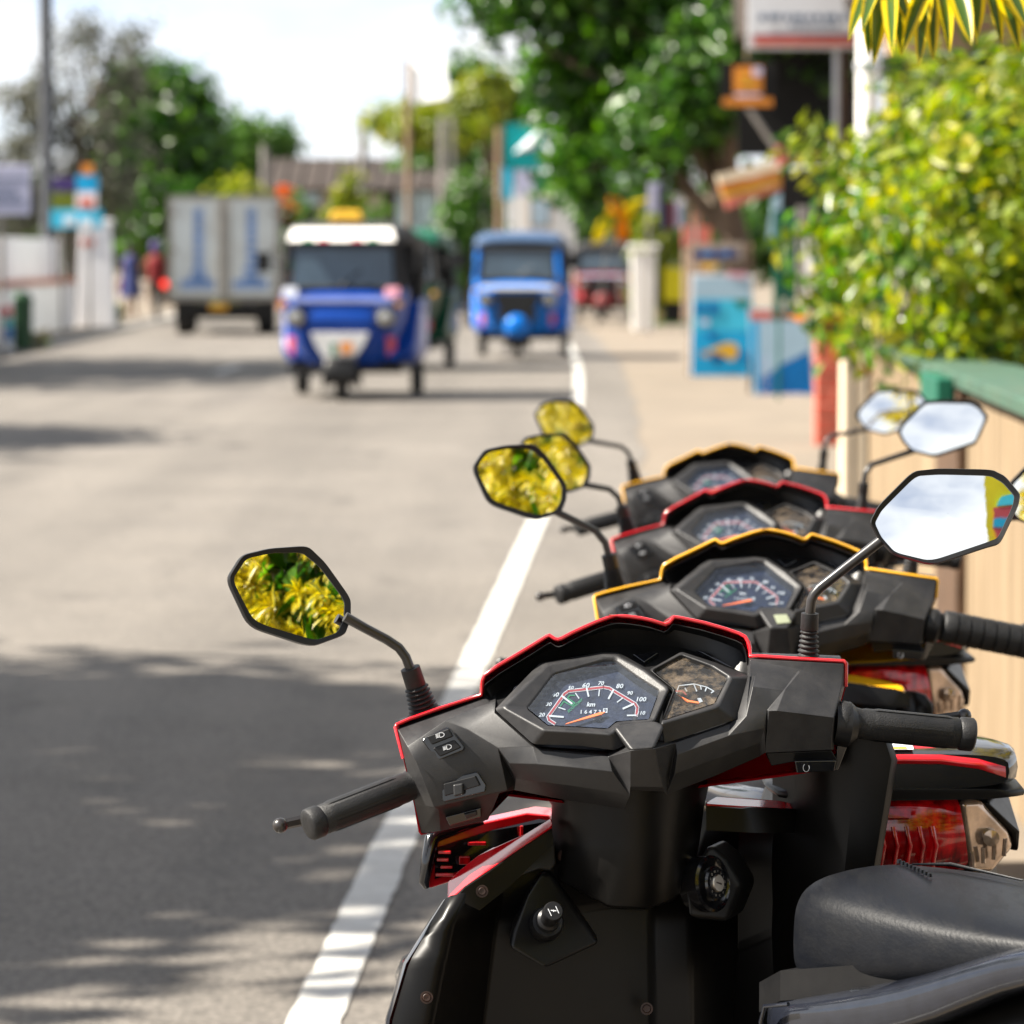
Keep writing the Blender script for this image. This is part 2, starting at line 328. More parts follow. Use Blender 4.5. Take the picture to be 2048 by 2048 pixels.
def tree(name, label, base, top, ells, r0, n, clumps, spread, lsize, mat, bark='bark', seed=1, group=None, shell=0.5, nl=6, extra=None, cat='tree'):
    rng = np.random.default_rng(seed); root = empty(name, base); tag(root, label, cat, group); b = Vector(base)
    mb = MB(); limbs(mb, (0, 0, 0), Vector(top) - b, [(Vector(e[0]) - b, e[1]) for e in ells], r0, rng, nl)
    mb.build('trunk', M[bark], root, smooth=60)
    pos, out = cloud(rng, [(tuple(Vector(e[0]) - b), e[1]) for e in ells], n, clumps, spread, shell)
    k = rng.normal(size=pos.shape); d = np.cross(out, k)
    leaves('crown', pos, d, out, lsize * (0.7 + 0.6 * rng.random(len(pos))), lsize * 0.62 * (0.7 + 0.6 * rng.random(len(pos))), LM[mat], root)
    if extra:
        pos, out = cloud(rng, [(tuple(Vector(e[0]) - b), e[1]) for e in ells], extra[0], max(8, extra[0] // 8), spread * .7, 0.85)
        leaves(extra[2], pos, np.cross(out, rng.normal(size=pos.shape)), out, extra[1], extra[1] * .8, LM[extra[3]], root)
    return root
def bush(name, label, u0, u1, v0, v1, Y, n, lsize, mat, seed, group=None, depth=0.6, extra=None, cat='bush', ground=None):
    a = P(u0, v1, Y); b_ = P(u1, v0, Y); cx = (a.x + b_.x) / 2; w = (b_.x - a.x) / 2; h = (b_.z - a.z) / 2; cz = (a.z + b_.z) / 2
    ells = [((cx - w * .45, Y, cz - h * .1), (w * .5, w * depth, h * .85)), ((cx + w * .4, Y + .2, cz), (w * .55, w * depth, h * .95)), ((cx, Y, cz + h * .15), (w * .6, w * depth, h * .8))]
    return tree(name, label, (cx, Y, 0), (cx, Y, max(.3, cz)), ells, 0.05, n, max(20, n // 25), min(w, h) * .2, lsize, mat, 'bark2', seed, group, 0.45, 5, extra, cat)

# the great tree leaning over the right side
E = lambda u, v, Y, rx, ry, rz: (tuple(P(u, v, Y)), (rx, ry, rz))
tree('shade_tree', 'big dark green tree with a leaning brown trunk behind the blue signboards', tuple(P(1490, 740, 44).xy) + (0,), tuple(P(1440, 250, 44)),
     [E(1130, 215, 46, .55, 1.2, .9), E(1250, 190, 45, .75, 1.2, 1.0), E(1140, 345, 45, .32, .8, .5), E(1330, 230, 44, .7, 1.2, .8), E(1310, 60, 45, 1.3, 1.6, .9),
      E(1100, 5, 45, .95, 1.2, .4), E(1000, -5, 45, .75, 1.0, .28), E(1450, 120, 44, 1.0, 1.3, 1.0), E(1250, -120, 45, 2.2, 2.0, 1.0), E(1560, 20, 43, 1.2, 1.6, 1.3), E(1120, 120, 46, .35, .8, .5)],
     0.19, 17000, 420, 0.17, 0.19, 'dark', seed=5, nl=10)
# left side
tree('dusty_tree', 'thin greyish tree with open twiggy crown behind the white roadside wall', tuple(P(150, 620, 76).xy) + (0,), tuple(P(150, 260, 76)),
     [E(40, 340, 76, 1.1, 1.2, 1.2), E(190, 330, 76, 1.2, 1.2, 1.2), E(110, 220, 76, 1.0, 1.0, .9), E(235, 170, 77, .8, .8, .8), E(180, 90, 76, .8, .7, .5), E(275, 85, 77, .5, .5, .3), E(30, 440, 76, .9, 1, .8), E(150, 430, 77, 1.3, 1, .9), E(40, 200, 76, .6, .8, .6)],
     0.14, 7500, 300, 0.19, 0.15, 'grey', 'bark2', seed=6, shell=.35, nl=16)
tree('rounded_tree', 'tall rounded dark green tree standing left of the lorry', tuple(P(330, 590, 105).xy) + (0,), tuple(P(320, 300, 105)),
     [E(310, 190, 105, 1.1, 1.5, .9), E(360, 240, 105, 1.1, 1.5, 1.2), E(290, 300, 105, 1.3, 1.5, 1.6), E(380, 330, 105, 1.0, 1.5, 1.3), E(320, 420, 104, 1.5, 1.5, 1.3), E(250, 240, 105, .7, 1, .8), E(410, 420, 105, .6, 1, .6)],
     0.25, 9000, 260, 0.28, 0.36, 'dark', seed=7)
tree('distant_tree', 'smaller green tree far behind the lorry', tuple(P(510, 570, 150).xy) + (0,), tuple(P(510, 330, 150)),
     [E(480, 290, 150, 1.3, 1.5, 1.1), E(540, 290, 150, 1.0, 1.5, .9), E(500, 360, 150, 1.8, 1.5, 1.2), E(440, 330, 150, 1, 1.5, 1.4)], 0.2, 4500, 120, 0.3, 0.42, 'mid', seed=8)
for k, (x, y, z, r, lab) in enumerate(((-8.85, 8.9, 6.0, 2.9, 'leafy tree left of the road whose shade reaches the scooters'), (-10.7, 26.9, 5.6, 1.7, 'leafy tree left of the road between two other shade trees'), (-11.0, 43.5, 6.0, 2.9, 'leafy tree shading the road near the green bin'))):
    ee = [((x, y, z), (r, r * (1.4, 1.9, 2.4)[k], 1.1)), ((x + r * .5, y - r * .4, z - .3), (r * .6, r * .6, .8)), ((x - r * .4, y + r * .4, z + .4), (r * .6, r * .6, .8)), ((x + r * .45, y + r * .5, z), (r * .55, r * .5, .7))]
    tree('roadside_tree', lab, (x - 1.0, y + .3, 0), (x, y, z), ee, 0.16, (9500, 9500, 15000)[k], (240, 260, 320)[k], 0.25, 0.29, 'mid', seed=20 + k, group='trees shading the left side of the road', shell=.2)
tree('flat_topped_tree', 'flat topped light green tree behind the posts in the centre', tuple(P(985, 560, 98).xy) + (0,), tuple(P(975, 290, 98)),
     [E(830, 245, 98, 1.1, 1.2, .28), E(930, 225, 98, 1.1, 1.2, .35), E(880, 262, 97, 1.4, 1.2, .22), E(970, 180, 99, .6, 1, .5), E(780, 250, 98, .5, .8, .15)], 0.15, 4500, 130, 0.17, 0.3, 'lime', seed=9)
tree('broad_tree', 'green tree behind the flat topped tree in the centre', tuple(P(930, 550, 112).xy) + (0,), tuple(P(940, 330, 112)),
     [E(890, 340, 112, 1.4, 1.4, 1.1), E(975, 310, 112, 1.2, 1.4, 1.3), E(945, 190, 113, 1.1, 1.2, 1.1), E(840, 370, 112, .9, 1.2, .8), E(1000, 210, 112, .8, 1.2, 1.0), E(880, 240, 112, .8, 1, .7)], 0.2, 8500, 200, 0.25, 0.32, 'mid', seed=10)
bush('clipped_hedge', 'bright lime hedge showing above the lorry box', 400, 565, 355, 640, 82, 3800, 0.22, 'lime', 11, cat='hedge')
bush('flowering_bush', 'dark bush covered in white blossom beside the bright shop wall', 872, 992, 335, 600, 72, 3600, 0.16, 'dark', 12, extra=(260, 0.13, 'blossom', 'whitefl'))
bush('roadside_bush', 'olive bush left of the taxi sign', 560, 640, 385, 640, 92, 1800, 0.2, 'mid', 13)
bush('yellow_shrub', 'yellow leaved shrub against the beige house wall', 650, 735, 320, 640, 96, 1800, 0.2, 'lime', 14)
bush('low_bush', 'dark olive bush below the yellow shrub behind the taxi sign', 690, 790, 395, 640, 90, 1800, 0.18, 'mid', 15)
bush('red_flower_bush', 'tall orange red flowering bush just right of the lorry', 545, 590, 360, 640, 80, 900, 0.16, 'mid', 16, extra=(320, 0.15, 'blossom', 'redfl'))
bush('green_bush', 'green bush between the cloth banners and the clothes stall', 1265, 1345, 400, 640, 70, 1700, 0.16, 'lime', 17)
bush('verge_plant', 'small yellow green plant at the foot of the green bin', 45, 85, 665, 700, 53.6, 300, 0.1, 'lime', 18, cat='plant')
bush('verge_plant', 'small green plant at the foot of the white gate pillar', 212, 240, 610, 650, 74, 300, 0.12, 'mid', 19, cat='plant')
rng = np.random.default_rng(77)
pos, out = cloud(rng, [E(u, 455, 175, 4.0, 4, 2.3) for u in range(-200, 1900, 120)], 15000, 520, 0.5)
leaves('woods', pos, np.cross(out, rng.normal(size=pos.shape)), out, 0.7, 0.5, LM['mid'])
# grass on the far right verge
rng = np.random.default_rng(78); gp = np.array([tuple(P(u, v, 10009.0 / (v - 514.0)).xy) + (0.005,) for u, v in zip(rng.uniform(1290, 1400, 2500), rng.uniform(628, 652, 2500))])
leaves('grass', gp, np.array([0, 0, 1.0]) + rng.normal(size=gp.shape) * .4, rng.normal(size=gp.shape), 0.13, 0.02, LM['mid'])

# ------------------------------------------------------------------ walls, houses, signs
def flat(name, col, rough=.6, **k): k.setdefault('spec', .25); return pm(name, col, rough, **k)
M['whitewall'] = flat('whitewashed_wall', (0.78, 0.78, 0.80), .85, var=.08, scale=.9, dust=.15, dustcol=(0.42, 0.40, 0.38), bump=.4, bscale=20)
M['whiteclean'] = flat('white_plaster', (0.78, 0.76, 0.72), .8, var=.05)
M['terracotta'] = flat('terracotta', (0.42, 0.17, 0.11), .8, var=.2)
M['cream'] = flat('cream_wall', (0.25, 0.185, 0.115), .9, var=.22, scale=3.2, dust=.9, dustcol=(0.10, 0.066, 0.035), stretch=(1.8, 1.8, .16), bump=.5, bscale=30)
M['creamtrim'] = flat('cream_trim', (0.70, 0.58, 0.42), .8, var=.06)
M['brownpaint'] = flat('brown_paint', (0.34, 0.19, 0.125), .7, var=.15, scale=5, stretch=(3, 3, .4))
M['darkbrown'] = flat('dark_brown', (0.085, 0.050, 0.03), .7, var=.3)
M['greenrail'] = flat('green_painted_board', (0.042, 0.095, 0.066), .6, var=.25, scale=4, dust=.45, dustcol=(0.13, 0.12, 0.075))
M['darkgreen'] = flat('dark_green', (0.008, 0.10, 0.06), .5, var=.2)
M['brick'] = flat('red_brick', (0.50, 0.105, 0.065), .8, var=.18, scale=12, bump=.5, bscale=80)
M['mortar'] = flat('mortar', (0.45, 0.22, 0.15), .9)
M['steel'] = flat('galvanised_steel', (0.55, 0.56, 0.58), .45, metal=.35, var=.15)
M['greypost'] = flat('grey_concrete', (0.22, 0.205, 0.19), .85, var=.15)
M['darkpole'] = flat('dark_pole', (0.07, 0.075, 0.085), .8, var=.2)
M['brownpost'] = flat('weathered_wood', (0.25, 0.17, 0.11), .85, var=.3, stretch=(6, 6, .4))
M['tileroof'] = flat('old_roof_tiles', (0.050, 0.040, 0.035), .9, var=.35, scale=1.2)
M['beige'] = flat('beige_plaster', (0.36, 0.30, 0.24), .9, var=.15, scale=.8)
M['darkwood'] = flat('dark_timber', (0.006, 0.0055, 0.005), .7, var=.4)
M['signwhite'] = flat('sign_white', (0.70, 0.72, 0.75), .5, var=.04)
M['signlilac'] = flat('sign_lilac', (0.50, 0.50, 0.66), .5, var=.05)
M['ink'] = flat('sign_ink', (0.10, 0.14, 0.22), .6)
M['signred'] = flat('sign_red', (0.40, 0.06, 0.08), .5)
M['turq'] = flat('turquoise', (0.0, 0.27, 0.28), .5)
M['skyblue'] = flat('print_sky_blue', (0.01, 0.33, 0.62), .45, var=.15, scale=3)
M['paleblue'] = flat('print_pale_blue', (0.34, 0.48, 0.58), .45, var=.1, scale=3)
M['aqua'] = flat('print_aqua', (0.05, 0.46, 0.66), .45, var=.15, scale=4)
M['deepblue'] = flat('print_deep_blue', (0.0, 0.13, 0.38), .45, var=.2, scale=4)
M['navy'] = flat('print_navy', (0.01, 0.015, 0.12), .45)
M['gold'] = flat('print_gold', (0.62, 0.36, 0.03), .45)
M['pinkp'] = flat('print_pink', (0.66, 0.36, 0.42), .5)
M['purple'] = flat('print_purple', (0.05, 0.03, 0.13), .5)
M['orangesign'] = flat('print_orange', (0.62, 0.22, 0.03), .5)
M['tan'] = flat('print_tan', (0.42, 0.26, 0.15), .6, var=.1)
M['coral'] = flat('print_coral', (0.55, 0.15, 0.11), .6)
M['bin'] = flat('bin_green', (0.015, 0.05, 0.02), .5)
M['yellowbox'] = flat('yellow_box', (0.55, 0.48, 0.01), .5)
M['clothY'] = flat('yellow_cloth', (0.80, 0.62, 0.0), .8); M['clothO'] = flat('orange_cloth', (0.80, 0.22, 0.0), .8)
M['clothR'] = flat('red_cloth', (0.14, 0.012, 0.014), .8); M['clothK'] = flat('black_cloth', (0.03, 0.03, 0.05), .8); M['clothL'] = flat('lavender_cloth', (0.42, 0.42, 0.55), .8)
M['clothB'] = flat('blue_dress', (0.035, 0.045, 0.14), .8, var=.4, scale=9); M['skin'] = flat('skin', (0.16, 0.085, 0.05), .6); M['hair'] = flat('hair', (0.01, 0.008, 0.007), .5)
M['window'] = pm('window_glass', (0.35, 0.45, 0.47), .15, spec=.8, var=.3, scale=2)

def xy(u, Y, z=0.0): p = P(u, 514, Y); return Vector((p.x, Y, z))
def zz(v, Y): return P(1024, v, Y).z
def rect(mb, u0, u1, v0, v1, Y, th=.05, mi=0, z0=None):
    """an upright slab facing the street at distance Y"""
    a, b = P(u0, v1, Y), P(u1, v0, Y); lo = a.z if z0 is None else z0
    mb.box(((a.x + b.x) / 2, Y + th / 2, (lo + b.z) / 2), (b.x - a.x, th, b.z - lo), mi)
def post(name, label, u, v0, Y, r, mat, cat='post', group=None, v1=None, n=12):
    mb = MB(); p = xy(u, Y); mb.tube([p, p + Vector((0, 0, zz(v0, Y)))], r, n); o = mb.build(name, M[mat], smooth=40, origin=p); return tag(o, label, cat, group)

# left boundary wall: upper wall, lower wall with terracotta coping
w = empty('boundary_wall', xy(60, 62)); tag(w, 'whitewashed wall with a terracotta ledge along the left of the road', 'wall'); wl = w.location
pa, pb = Vector((-8.55, 71, 0)), Vector((-8.1, 40, 0)); dirw = (pb - pa).normalized(); nrm = Vector((dirw.y, -dirw.x, 0)); nrm = nrm if nrm.x > 0 else -nrm
def along(mb, a, b, th, z0, z1, off=0.0, mi=0):
    q = [a + nrm * off, b + nrm * off, b + nrm * (off - th), a + nrm * (off - th)]
    mb.slab([Vector((p.x, p.y, z0)) - wl for p in q], (0, 0, z1 - z0), mi)
mb = MB(); along(mb, pa, pb, .2, 0, 1.72, -.3); mb.build('upper_wall', M['whitewall'], w, bevel=.02)
mb = MB(); along(mb, pa, pb, .3, 0, .88, 0); mb.build('lower_wall', M['whitewall'], w, bevel=.02)
mb = MB(); along(mb, pa, pb, .36, .883, .98, .05); mb.build('coping', M['terracotta'], w, bevel=.015)
gp_ = empty('gate_pillar', xy(192, 72)); tag(gp_, 'tall whitewashed gate pillar at the end of the left wall', 'pillar')
mb = MB(); a = .34
mb.loft([[Vector((sx * r_, sy * .3, z)) for sx, sy in ((-1, -1), (1, -1), (1, 1), (-1, 1))] for z, r_ in ((0, .36), (1.6, .3), (2.0, .27))]); mb.build('shaft', M['whitewall'], gp_, bevel=.02)
mb = MB(); mb.box((0, 0, 2.06), (.66, .66, .12)); mb.build('cap', M['whitewall'], gp_, bevel=.02)
mb = MB(); mb.box((-.12, -.31, 1.66), (.24, .02, .13)); mb.build('address_plate', M['coral'], gp_)
# green bin
bn = empty('litter_bin', xy(40, 53.5)); tag(bn, 'dark green litter bin standing against the left wall', 'bin')
mb = MB(); mb.lathe([(.14, 0), (.17, .02), (.18, .72), (.16, .72), (.16, .05)], n=16); mb.build('bin_body', M['bin'], bn, smooth=40)
mb = MB(); mb.lathe([(.19, .72), (.2, .76), (.12, .86), (.0, .88)], n=16); mb.build('bin_lid', M['bin'], bn, smooth=40)
bb = empty('notice_board', xy(8, 52)); tag(bb, 'small board of coloured posters left of the green bin', 'board')
mb = MB(); mb.box((0, 0, .45), (.24, .04, .8)); mb.build('board', M['signwhite'], bb)
for k, (z, h, m_) in enumerate(((.28, .2, 'deepblue'), (.45, .12, 'turq'), (.6, .14, 'signred'))):
    mb = MB(); mb.box((.01, -.026, z), (.2, .01, h)); mb.build('poster', M[m_], bb)
# signs on the left
def textlines(parent, x0, x1, zs, y, h, mat, rnd):
    for z, (a, b) in zs:
        x = x0 + (x1 - x0) * a
        while x < x0 + (x1 - x0) * b:
            w_ = rnd.uniform(.05, .14) * (x1 - x0); mb = MB(); mb.box((x + w_ / 2, y, z), (w_, .004, h)); x += w_ + .03 * (x1 - x0); mb.build('lettering', mat, parent)
sg = empty('street_sign', xy(20, 50)); tag(sg, 'pale lilac street sign with rows of lettering at the left edge', 'sign')
a = P(62, 430, 50); b = P(-40, 330, 50); ox = sg.location.x
mb = MB(); mb.box(((a.x + b.x) / 2 - ox, 0, (a.z + b.z) / 2), (a.x - b.x, .03, b.z - a.z)); mb.build('sign_plate', M['signlilac'], sg, bevel=.01)
textlines(sg, b.x - ox + .05, a.x - ox - .08, [(zz(358, 50), (0, .9)), (zz(378, 50), (0, .7)), (zz(390, 50), (0, .85)), (zz(404, 50), (0, .95))], -.019, .03, M['ink'], random.Random(1))
mb = MB(); mb.tube([(-.12, .05, 0), (-.12, .05, b.z)], .035); mb.build('sign_post', M['greypost'], sg)
sp = empty('sign_stack', xy(150, 66)); tag(sp, 'stack of purple, blue and yellow shop signs above the gate pillar', 'sign')
for (u0, u1, v0, v1, m_, nm) in ((104, 152, 355, 382, 'purple', 'sign_panel'), (153, 196, 350, 383, 'skyblue', 'sign_panel'), (104, 150, 386, 418, 'lime', 'sign_panel'), (152, 194, 384, 418, 'signwhite', 'sign_panel'), (160, 188, 396, 416, 'coral', 'sign_mark'), (102, 204, 419, 456, 'aqua', 'sign_panel'), (128, 150, 432, 450, 'signwhite', 'sign_mark'), (160, 186, 438, 455, 'signwhite', 'sign_mark'), (164, 186, 328, 349, 'orangesign', 'sign_mark')):
    mb = MB(); y = -.03 if nm == 'sign_mark' else 0
    A_, B_ = P(u0, v1, 66), P(u1, v0, 66); mb.box(((A_.x + B_.x) / 2 - sp.location.x, y, (A_.z + B_.z) / 2), (B_.x - A_.x, .03, B_.z - A_.z)); mb.build(nm, M.get(m_) or LM[m_], sp)
for dx in (-.25, .25):
    mb = MB(); mb.tube([(dx, .06, 0), (dx, .06, zz(345, 66))], .03); mb.build('sign_post', M['greypost'], sp)
post('utility_pole', 'tall dark utility pole rising above the dusty tree', 96, -180, 70, .13, 'darkpole', 'pole')

# centre background
def house(name, label, u0, u1, vw, vr, Y, wall, roof, depth=7, wins=(), cat='house', ridge=None):
    r_ = empty(name, xy((u0 + u1) / 2, Y)); tag(r_, label, cat); x0, x1 = xy(u0, Y).x - r_.location.x, xy(u1, Y).x - r_.location.x; zw, zr = zz(vw, Y), zz(vr, Y)
    mb = MB(); mb.box(((x0 + x1) / 2, depth / 2, zw / 2), (x1 - x0, depth, zw)); mb.build('wall', M[wall], r_)
    if roof:
        mb = MB(); e = .5; mb.slab([(x0 - e, -e, zw - .1), (x0 - e, depth / 2, zr), (x0 - e, depth + e, zw - .1)], (x1 - x0 + 2 * e, 0, 0)); mb.build('roof', M[roof], r_)
        for k in range(9):
            mb = MB(); xk = x0 - e + (x1 - x0 + 2 * e) * (k + .5) / 9; mb.tube([(xk, -e - .02, zw - .08), (xk, depth / 2, zr + .03)], .06, 6); mb.build('roof_batten', M[roof], r_)
    for (a, b, c, d, m_) in wins:
        A_, B_ = P(a, d, Y), P(b, c, Y); mb = MB(); mb.box(((A_.x + B_.x) / 2 - r_.location.x, -.03, (A_.z + B_.z) / 2), (B_.x - A_.x + .1, .1, B_.z - A_.z + .1)); f = mb.build('window', M['brownpost'], r_)
        mb = MB(); mb.box(((A_.x + B_.x) / 2 - r_.location.x, -.085, (A_.z + B_.z) / 2), (B_.x - A_.x, .03, B_.z - A_.z)); mb.build('pane', M[m_], f)
    return r_
house('low_house', 'low beige house with brown tiled roof behind the blue taxi', 545, 790, 372, 312, 125, 'beige', 'tileroof', wins=((600, 640, 385, 410, 'window'), (690, 730, 385, 410, 'window')))
house('shop_house', 'dark roofed shop with wide pale glass front right of the low house', 770, 985, 372, 335, 104, 'darkwood', 'tileroof', wins=((792, 830, 382, 470, 'window'), (834, 872, 382, 470, 'window')), cat='shop')
house('bright_shop', 'sunlit white shop building behind the second blue taxi', 1012, 1150, 372, 372, 86, 'whiteclean', None, depth=6, wins=((1062, 1096, 400, 450, 'paleblue'),), cat='shop')
post('concrete_post', 'slim grey concrete post behind the lorry', 530, 290, 112, .11, 'greypost', 'pole', 'slim posts in the centre')
post('concrete_post', 'slim grey post rising above the low house roof', 726, 225, 110, .13, 'greypost', 'pole', 'slim posts in the centre')
post('concrete_post', 'left of the two close grey posts under the flat topped tree', 884, 235, 92, .085, 'greypost', 'pole', 'slim posts in the centre')
post('concrete_post', 'right of the two close grey posts under the flat topped tree', 904, 235, 92, .07, 'greypost', 'pole', 'slim posts in the centre')
post('wooden_pole', 'thin brown pole beside the turquoise banner', 998, 255, 71, .06, 'brownpost', 'pole')
bl = empty('billboard', xy(858, 84)); tag(bl, 'blank white billboard on a brown pole against the sky', 'billboard')
mb = MB(); mb.box((0, 0, 0), (1.0, .08, .95)); o = mb.build('panel', M['signwhite'], bl); o.location = (0, 0, zz(160, 84)); o.rotation_euler = (0, R(-7), R(-32))
mb = MB(); mb.tube([(-.48, .1, 0), (-.48, .1, zz(120, 84))], .065); mb.build('pole', M['brownpost'], bl)
bn = empty('banner_sign', xy(1048, 73)); tag(bn, 'turquoise banner sign with a white swoosh above lilac panels', 'sign'); ox = bn.location.x
def pan(parent, u0, u1, v0, v1, Y, m_, nm, y=0, th=.04, rz=0):
    mb = MB(); A_, B_ = P(u0, v1, Y), P(u1, v0, Y); mb.box(((A_.x + B_.x) / 2 - parent.location.x, y, (A_.z + B_.z) / 2), (B_.x - A_.x, th, B_.z - A_.z)); return mb.build(nm, M[m_], parent)
pan(bn, 1010, 1088, 248, 338, 73, 'turq', 'sign_panel')
sw = MB(); sw.tube([P(1030, 305, 73) - bn.location, P(1060, 290, 73) - bn.location, P(1078, 262, 73) - bn.location], [.02, .12, .03], 8); o = sw.build('swoosh', M['signwhite'], bn); o.location.y = -.12
pan(bn, 1000, 1026, 332, 398, 73, 'aqua', 'sign_panel'); pan(bn, 1030, 1066, 340, 392, 73, 'signlilac', 'sign_panel'); pan(bn, 1068, 1100, 345, 385, 73, 'greenprint', 'sign_panel')
mb = MB(); mb.tube([(-.3, .06, 0), (-.3, .06, zz(250, 73))], .04); mb.build('sign_post', M['steel'], bn)
mb = MB(); mb.tube([(.3, .06, 0), (.3, .06, zz(250, 73))], .04); mb.build('sign_post', M['steel'], bn)

# flags, stall, kiosks on the right far side
def cloth(name, label, pts, mat, group):
    """hanging cloth: a wavy double-sided sheet along a centre curve; pts = (u, v, half width px)"""
    Y = 71; mb = MB(); k = len(pts); base = xy(pts[-1][0], Y); rows = []
    for i, (u, v, hw) in enumerate(pts):
        c = P(u, v, Y); s = hw / ppm(Y)
        rows.append([Vector((c.x + s * q, Y + .07 * math.sin(3 * q + i * 1.3), c.z + .05 * q)) - base for q in (-1, -.5, 0, .5, 1)])
    for i in range(k - 1):
        for j in range(4): mb.add([rows[i][j], rows[i][j + 1], rows[i + 1][j + 1], rows[i + 1][j]], [(0, 1, 2, 3)])
    r_ = empty(name, base); tag(r_, label, 'flag', group)
    o = mb.build('flag_cloth', M[mat], r_, smooth=80); sd = o.modifiers.new('thick', 'SOLIDIFY'); sd.thickness = .02
    c = P(pts[0][0], pts[0][1], Y) - base; mb = MB(); mb.tube([(0, .1, 0), (c.x, .1, c.z + .05)], .02); mb.build('flag_pole', M['greypost'], r_)
gF = 'bright cloth flags behind the red three-wheeler'
cloth('cloth_flag', 'yellow flag left of the orange one', [(1222, 415, 8), (1212, 440, 13), (1204, 465, 14), (1196, 485, 10)], 'clothY', gF)
cloth('cloth_flag', 'orange flag between two yellow ones', [(1226, 390, 9), (1238, 425, 12), (1244, 460, 13), (1246, 482, 12)], 'clothO', gF)
cloth('cloth_flag', 'yellow flag blowing right above the white gate pillar', [(1296, 398, 10), (1275, 402, 16), (1256, 420, 15), (1252, 440, 12)], 'clothY', gF)
st = empty('clothes_stall', xy(1335, 65)); tag(st, 'stall with lavender, black and red clothes hung from a rail', 'stall')
mb = MB(); x0, x1 = xy(1298, 65).x - st.location.x, xy(1372, 65).x - st.location.x; zt = zz(352, 65)
mb.tube([(x0, .1, 0), (x0, .1, zt), (x1, .1, zt), (x1, .1, 0)], .025); mb.build('rail', M['greypost'], st)
for (u0, u1, v0, v1, m_) in ((1298, 1320, 354, 425, 'clothL'), (1316, 1338, 370, 460, 'clothK'), (1322, 1350, 400, 455, 'clothR'), (1348, 1366, 385, 455, 'clothL')):
    o = pan(st, u0, u1, v0, v1, 65, m_, 'garment', random.Random(u0).uniform(-.06, .06), .06)
ps = empty('shop_sign', xy(1368, 62)); tag(ps, 'pink and white shop sign above the clothes stall', 'sign')
pan(ps, 1340, 1392, 336, 400, 62, 'signwhite', 'sign_plate'); pan(ps, 1344, 1368, 340, 362, 62, 'pinkp', 'sign_mark', -.03)
textlines(ps, -.2, .18, [(zz(372, 62), (0, .9)), (zz(382, 62), (0, .9)), (zz(392, 62), (0, .7))], -.03, .03, M['pinkp'], random.Random(4))
mb = MB(); mb.tube([(.2, .05, 0), (.2, .05, zz(340, 62))], .03); mb.build('sign_post', M['greypost'], ps)
kk = empty('market_kiosk', xy(1400, 66)); tag(kk, 'small kiosk with cream frame, dark openings and red counter', 'kiosk')
pan(kk, 1368, 1432, 390, 408, 66, 'creamtrim', 'fascia', 0, .3); pan(kk, 1366, 1380, 408, 630, 66, 'darkgreen', 'shutter', .1); pan(kk, 1382, 1400, 408, 450, 66, 'tan', 'post', .05); pan(kk, 1402, 1420, 408, 450, 66, 'darkgreen', 'shutter', .1); pan(kk, 1366, 1420, 452, 492, 66, 'coral', 'counter', -.1, .4); pan(kk, 1366, 1420, 494, 640, 66, 'tan', 'base', .0, .3)
wp = empty('white_pillar', xy(1287, 68)); tag(wp, 'sunlit white pillar right of the red three-wheeler', 'pillar')
mb = MB(); mb.loft([[Vector((s * r_, t * .22, z)) for s, t in ((-1, -1), (1, -1), (1, 1), (-1, 1))] for z, r_ in ((0, .2), (1.46, .23))]); mb.build('shaft', M['whiteclean'], wp, bevel=.02)
mb = MB(); mb.box((0, 0, 1.56), (.56, .52, .1)); mb.build('cap', M['whiteclean'], wp, bevel=.02)
tag(MB().box((0, 0, .7), (.12, .12, 1.4)).build('fence_post', M['tan'], origin=(0, 0, 0)), 'tan timber post beside the sunlit white pillar', 'post').location = xy(1318, 74)
yb = empty('yellow_crate', xy(1348, 70)); tag(yb, 'yellow box on a dark stand near the first blue signboard', 'box')
pan(yb, 1326, 1370, 535, 602, 70, 'yellowbox', 'box_body', 0, .4); pan(yb, 1328, 1368, 603, 645, 70, 'darkwood', 'stand', .02, .36)
pl_ = MB(); pl_.lathe([(.06, -.004), (.05, 0)], axis=(0, -1, 0), n=10); o = pl_.build('box_mark', M['tan'], yb); o.location = (0, -.01, zz(570, 70))
M['glassdk'] = pm('dark_window', (0.02, 0.025, 0.03), .1)
# ------------------------------------------------------------------ signboards on the pavement
def aboard(name, label, u0, u1, v0, v1, Y, lean=.07):
    r_ = empty(name, xy((u0 + u1) / 2, Y)); tag(r_, label, 'signboard'); return r_
def rel(o, u, v, Y, dy=0): p = P(u, v, Y) - o.location; p.y = dy; return p
def patch(o, pts, Y, dy, mat, nm, th=.006):
    mb = MB(); mb.slab([rel(o, u, v, Y, dy) for u, v in pts], (0, th, 0)); return mb.build(nm, mat, o)
def zoom(x0, y0, s): return lambda x, y: (x0 + x * s, y0 + y * s)
Z = zoom(1360, 470, 340 / 1493.0)
Y = 41.5
b1 = aboard('dive_signboard', 'tall blue signboard with a gold and navy fish and a small header board', 1380, 1505, 500, 755, Y)
patch(b1, [Z(95, 335), Z(640, 350), Z(640, 1245), Z(90, 1245)], Y, 0, M['signwhite'], 'board', .05)
patch(b1, [Z(118, 365), Z(625, 375), Z(625, 560), Z(118, 560)], Y, -.008, M['paleblue'], 'top_print')
patch(b1, [Z(118, 562), Z(625, 562), Z(630, 840), Z(112, 840)], Y, -.008, M['aqua'], 'middle_print')
patch(b1, [Z(112, 842), Z(630, 842), Z(634, 1235), Z(104, 1235)], Y, -.008, M['skyblue'], 'lower_print')
patch(b1, [Z(400, 325), Z(585, 325), Z(570, 385), Z(420, 365)], Y, -.016, M['pinkp'], 'print_mark')
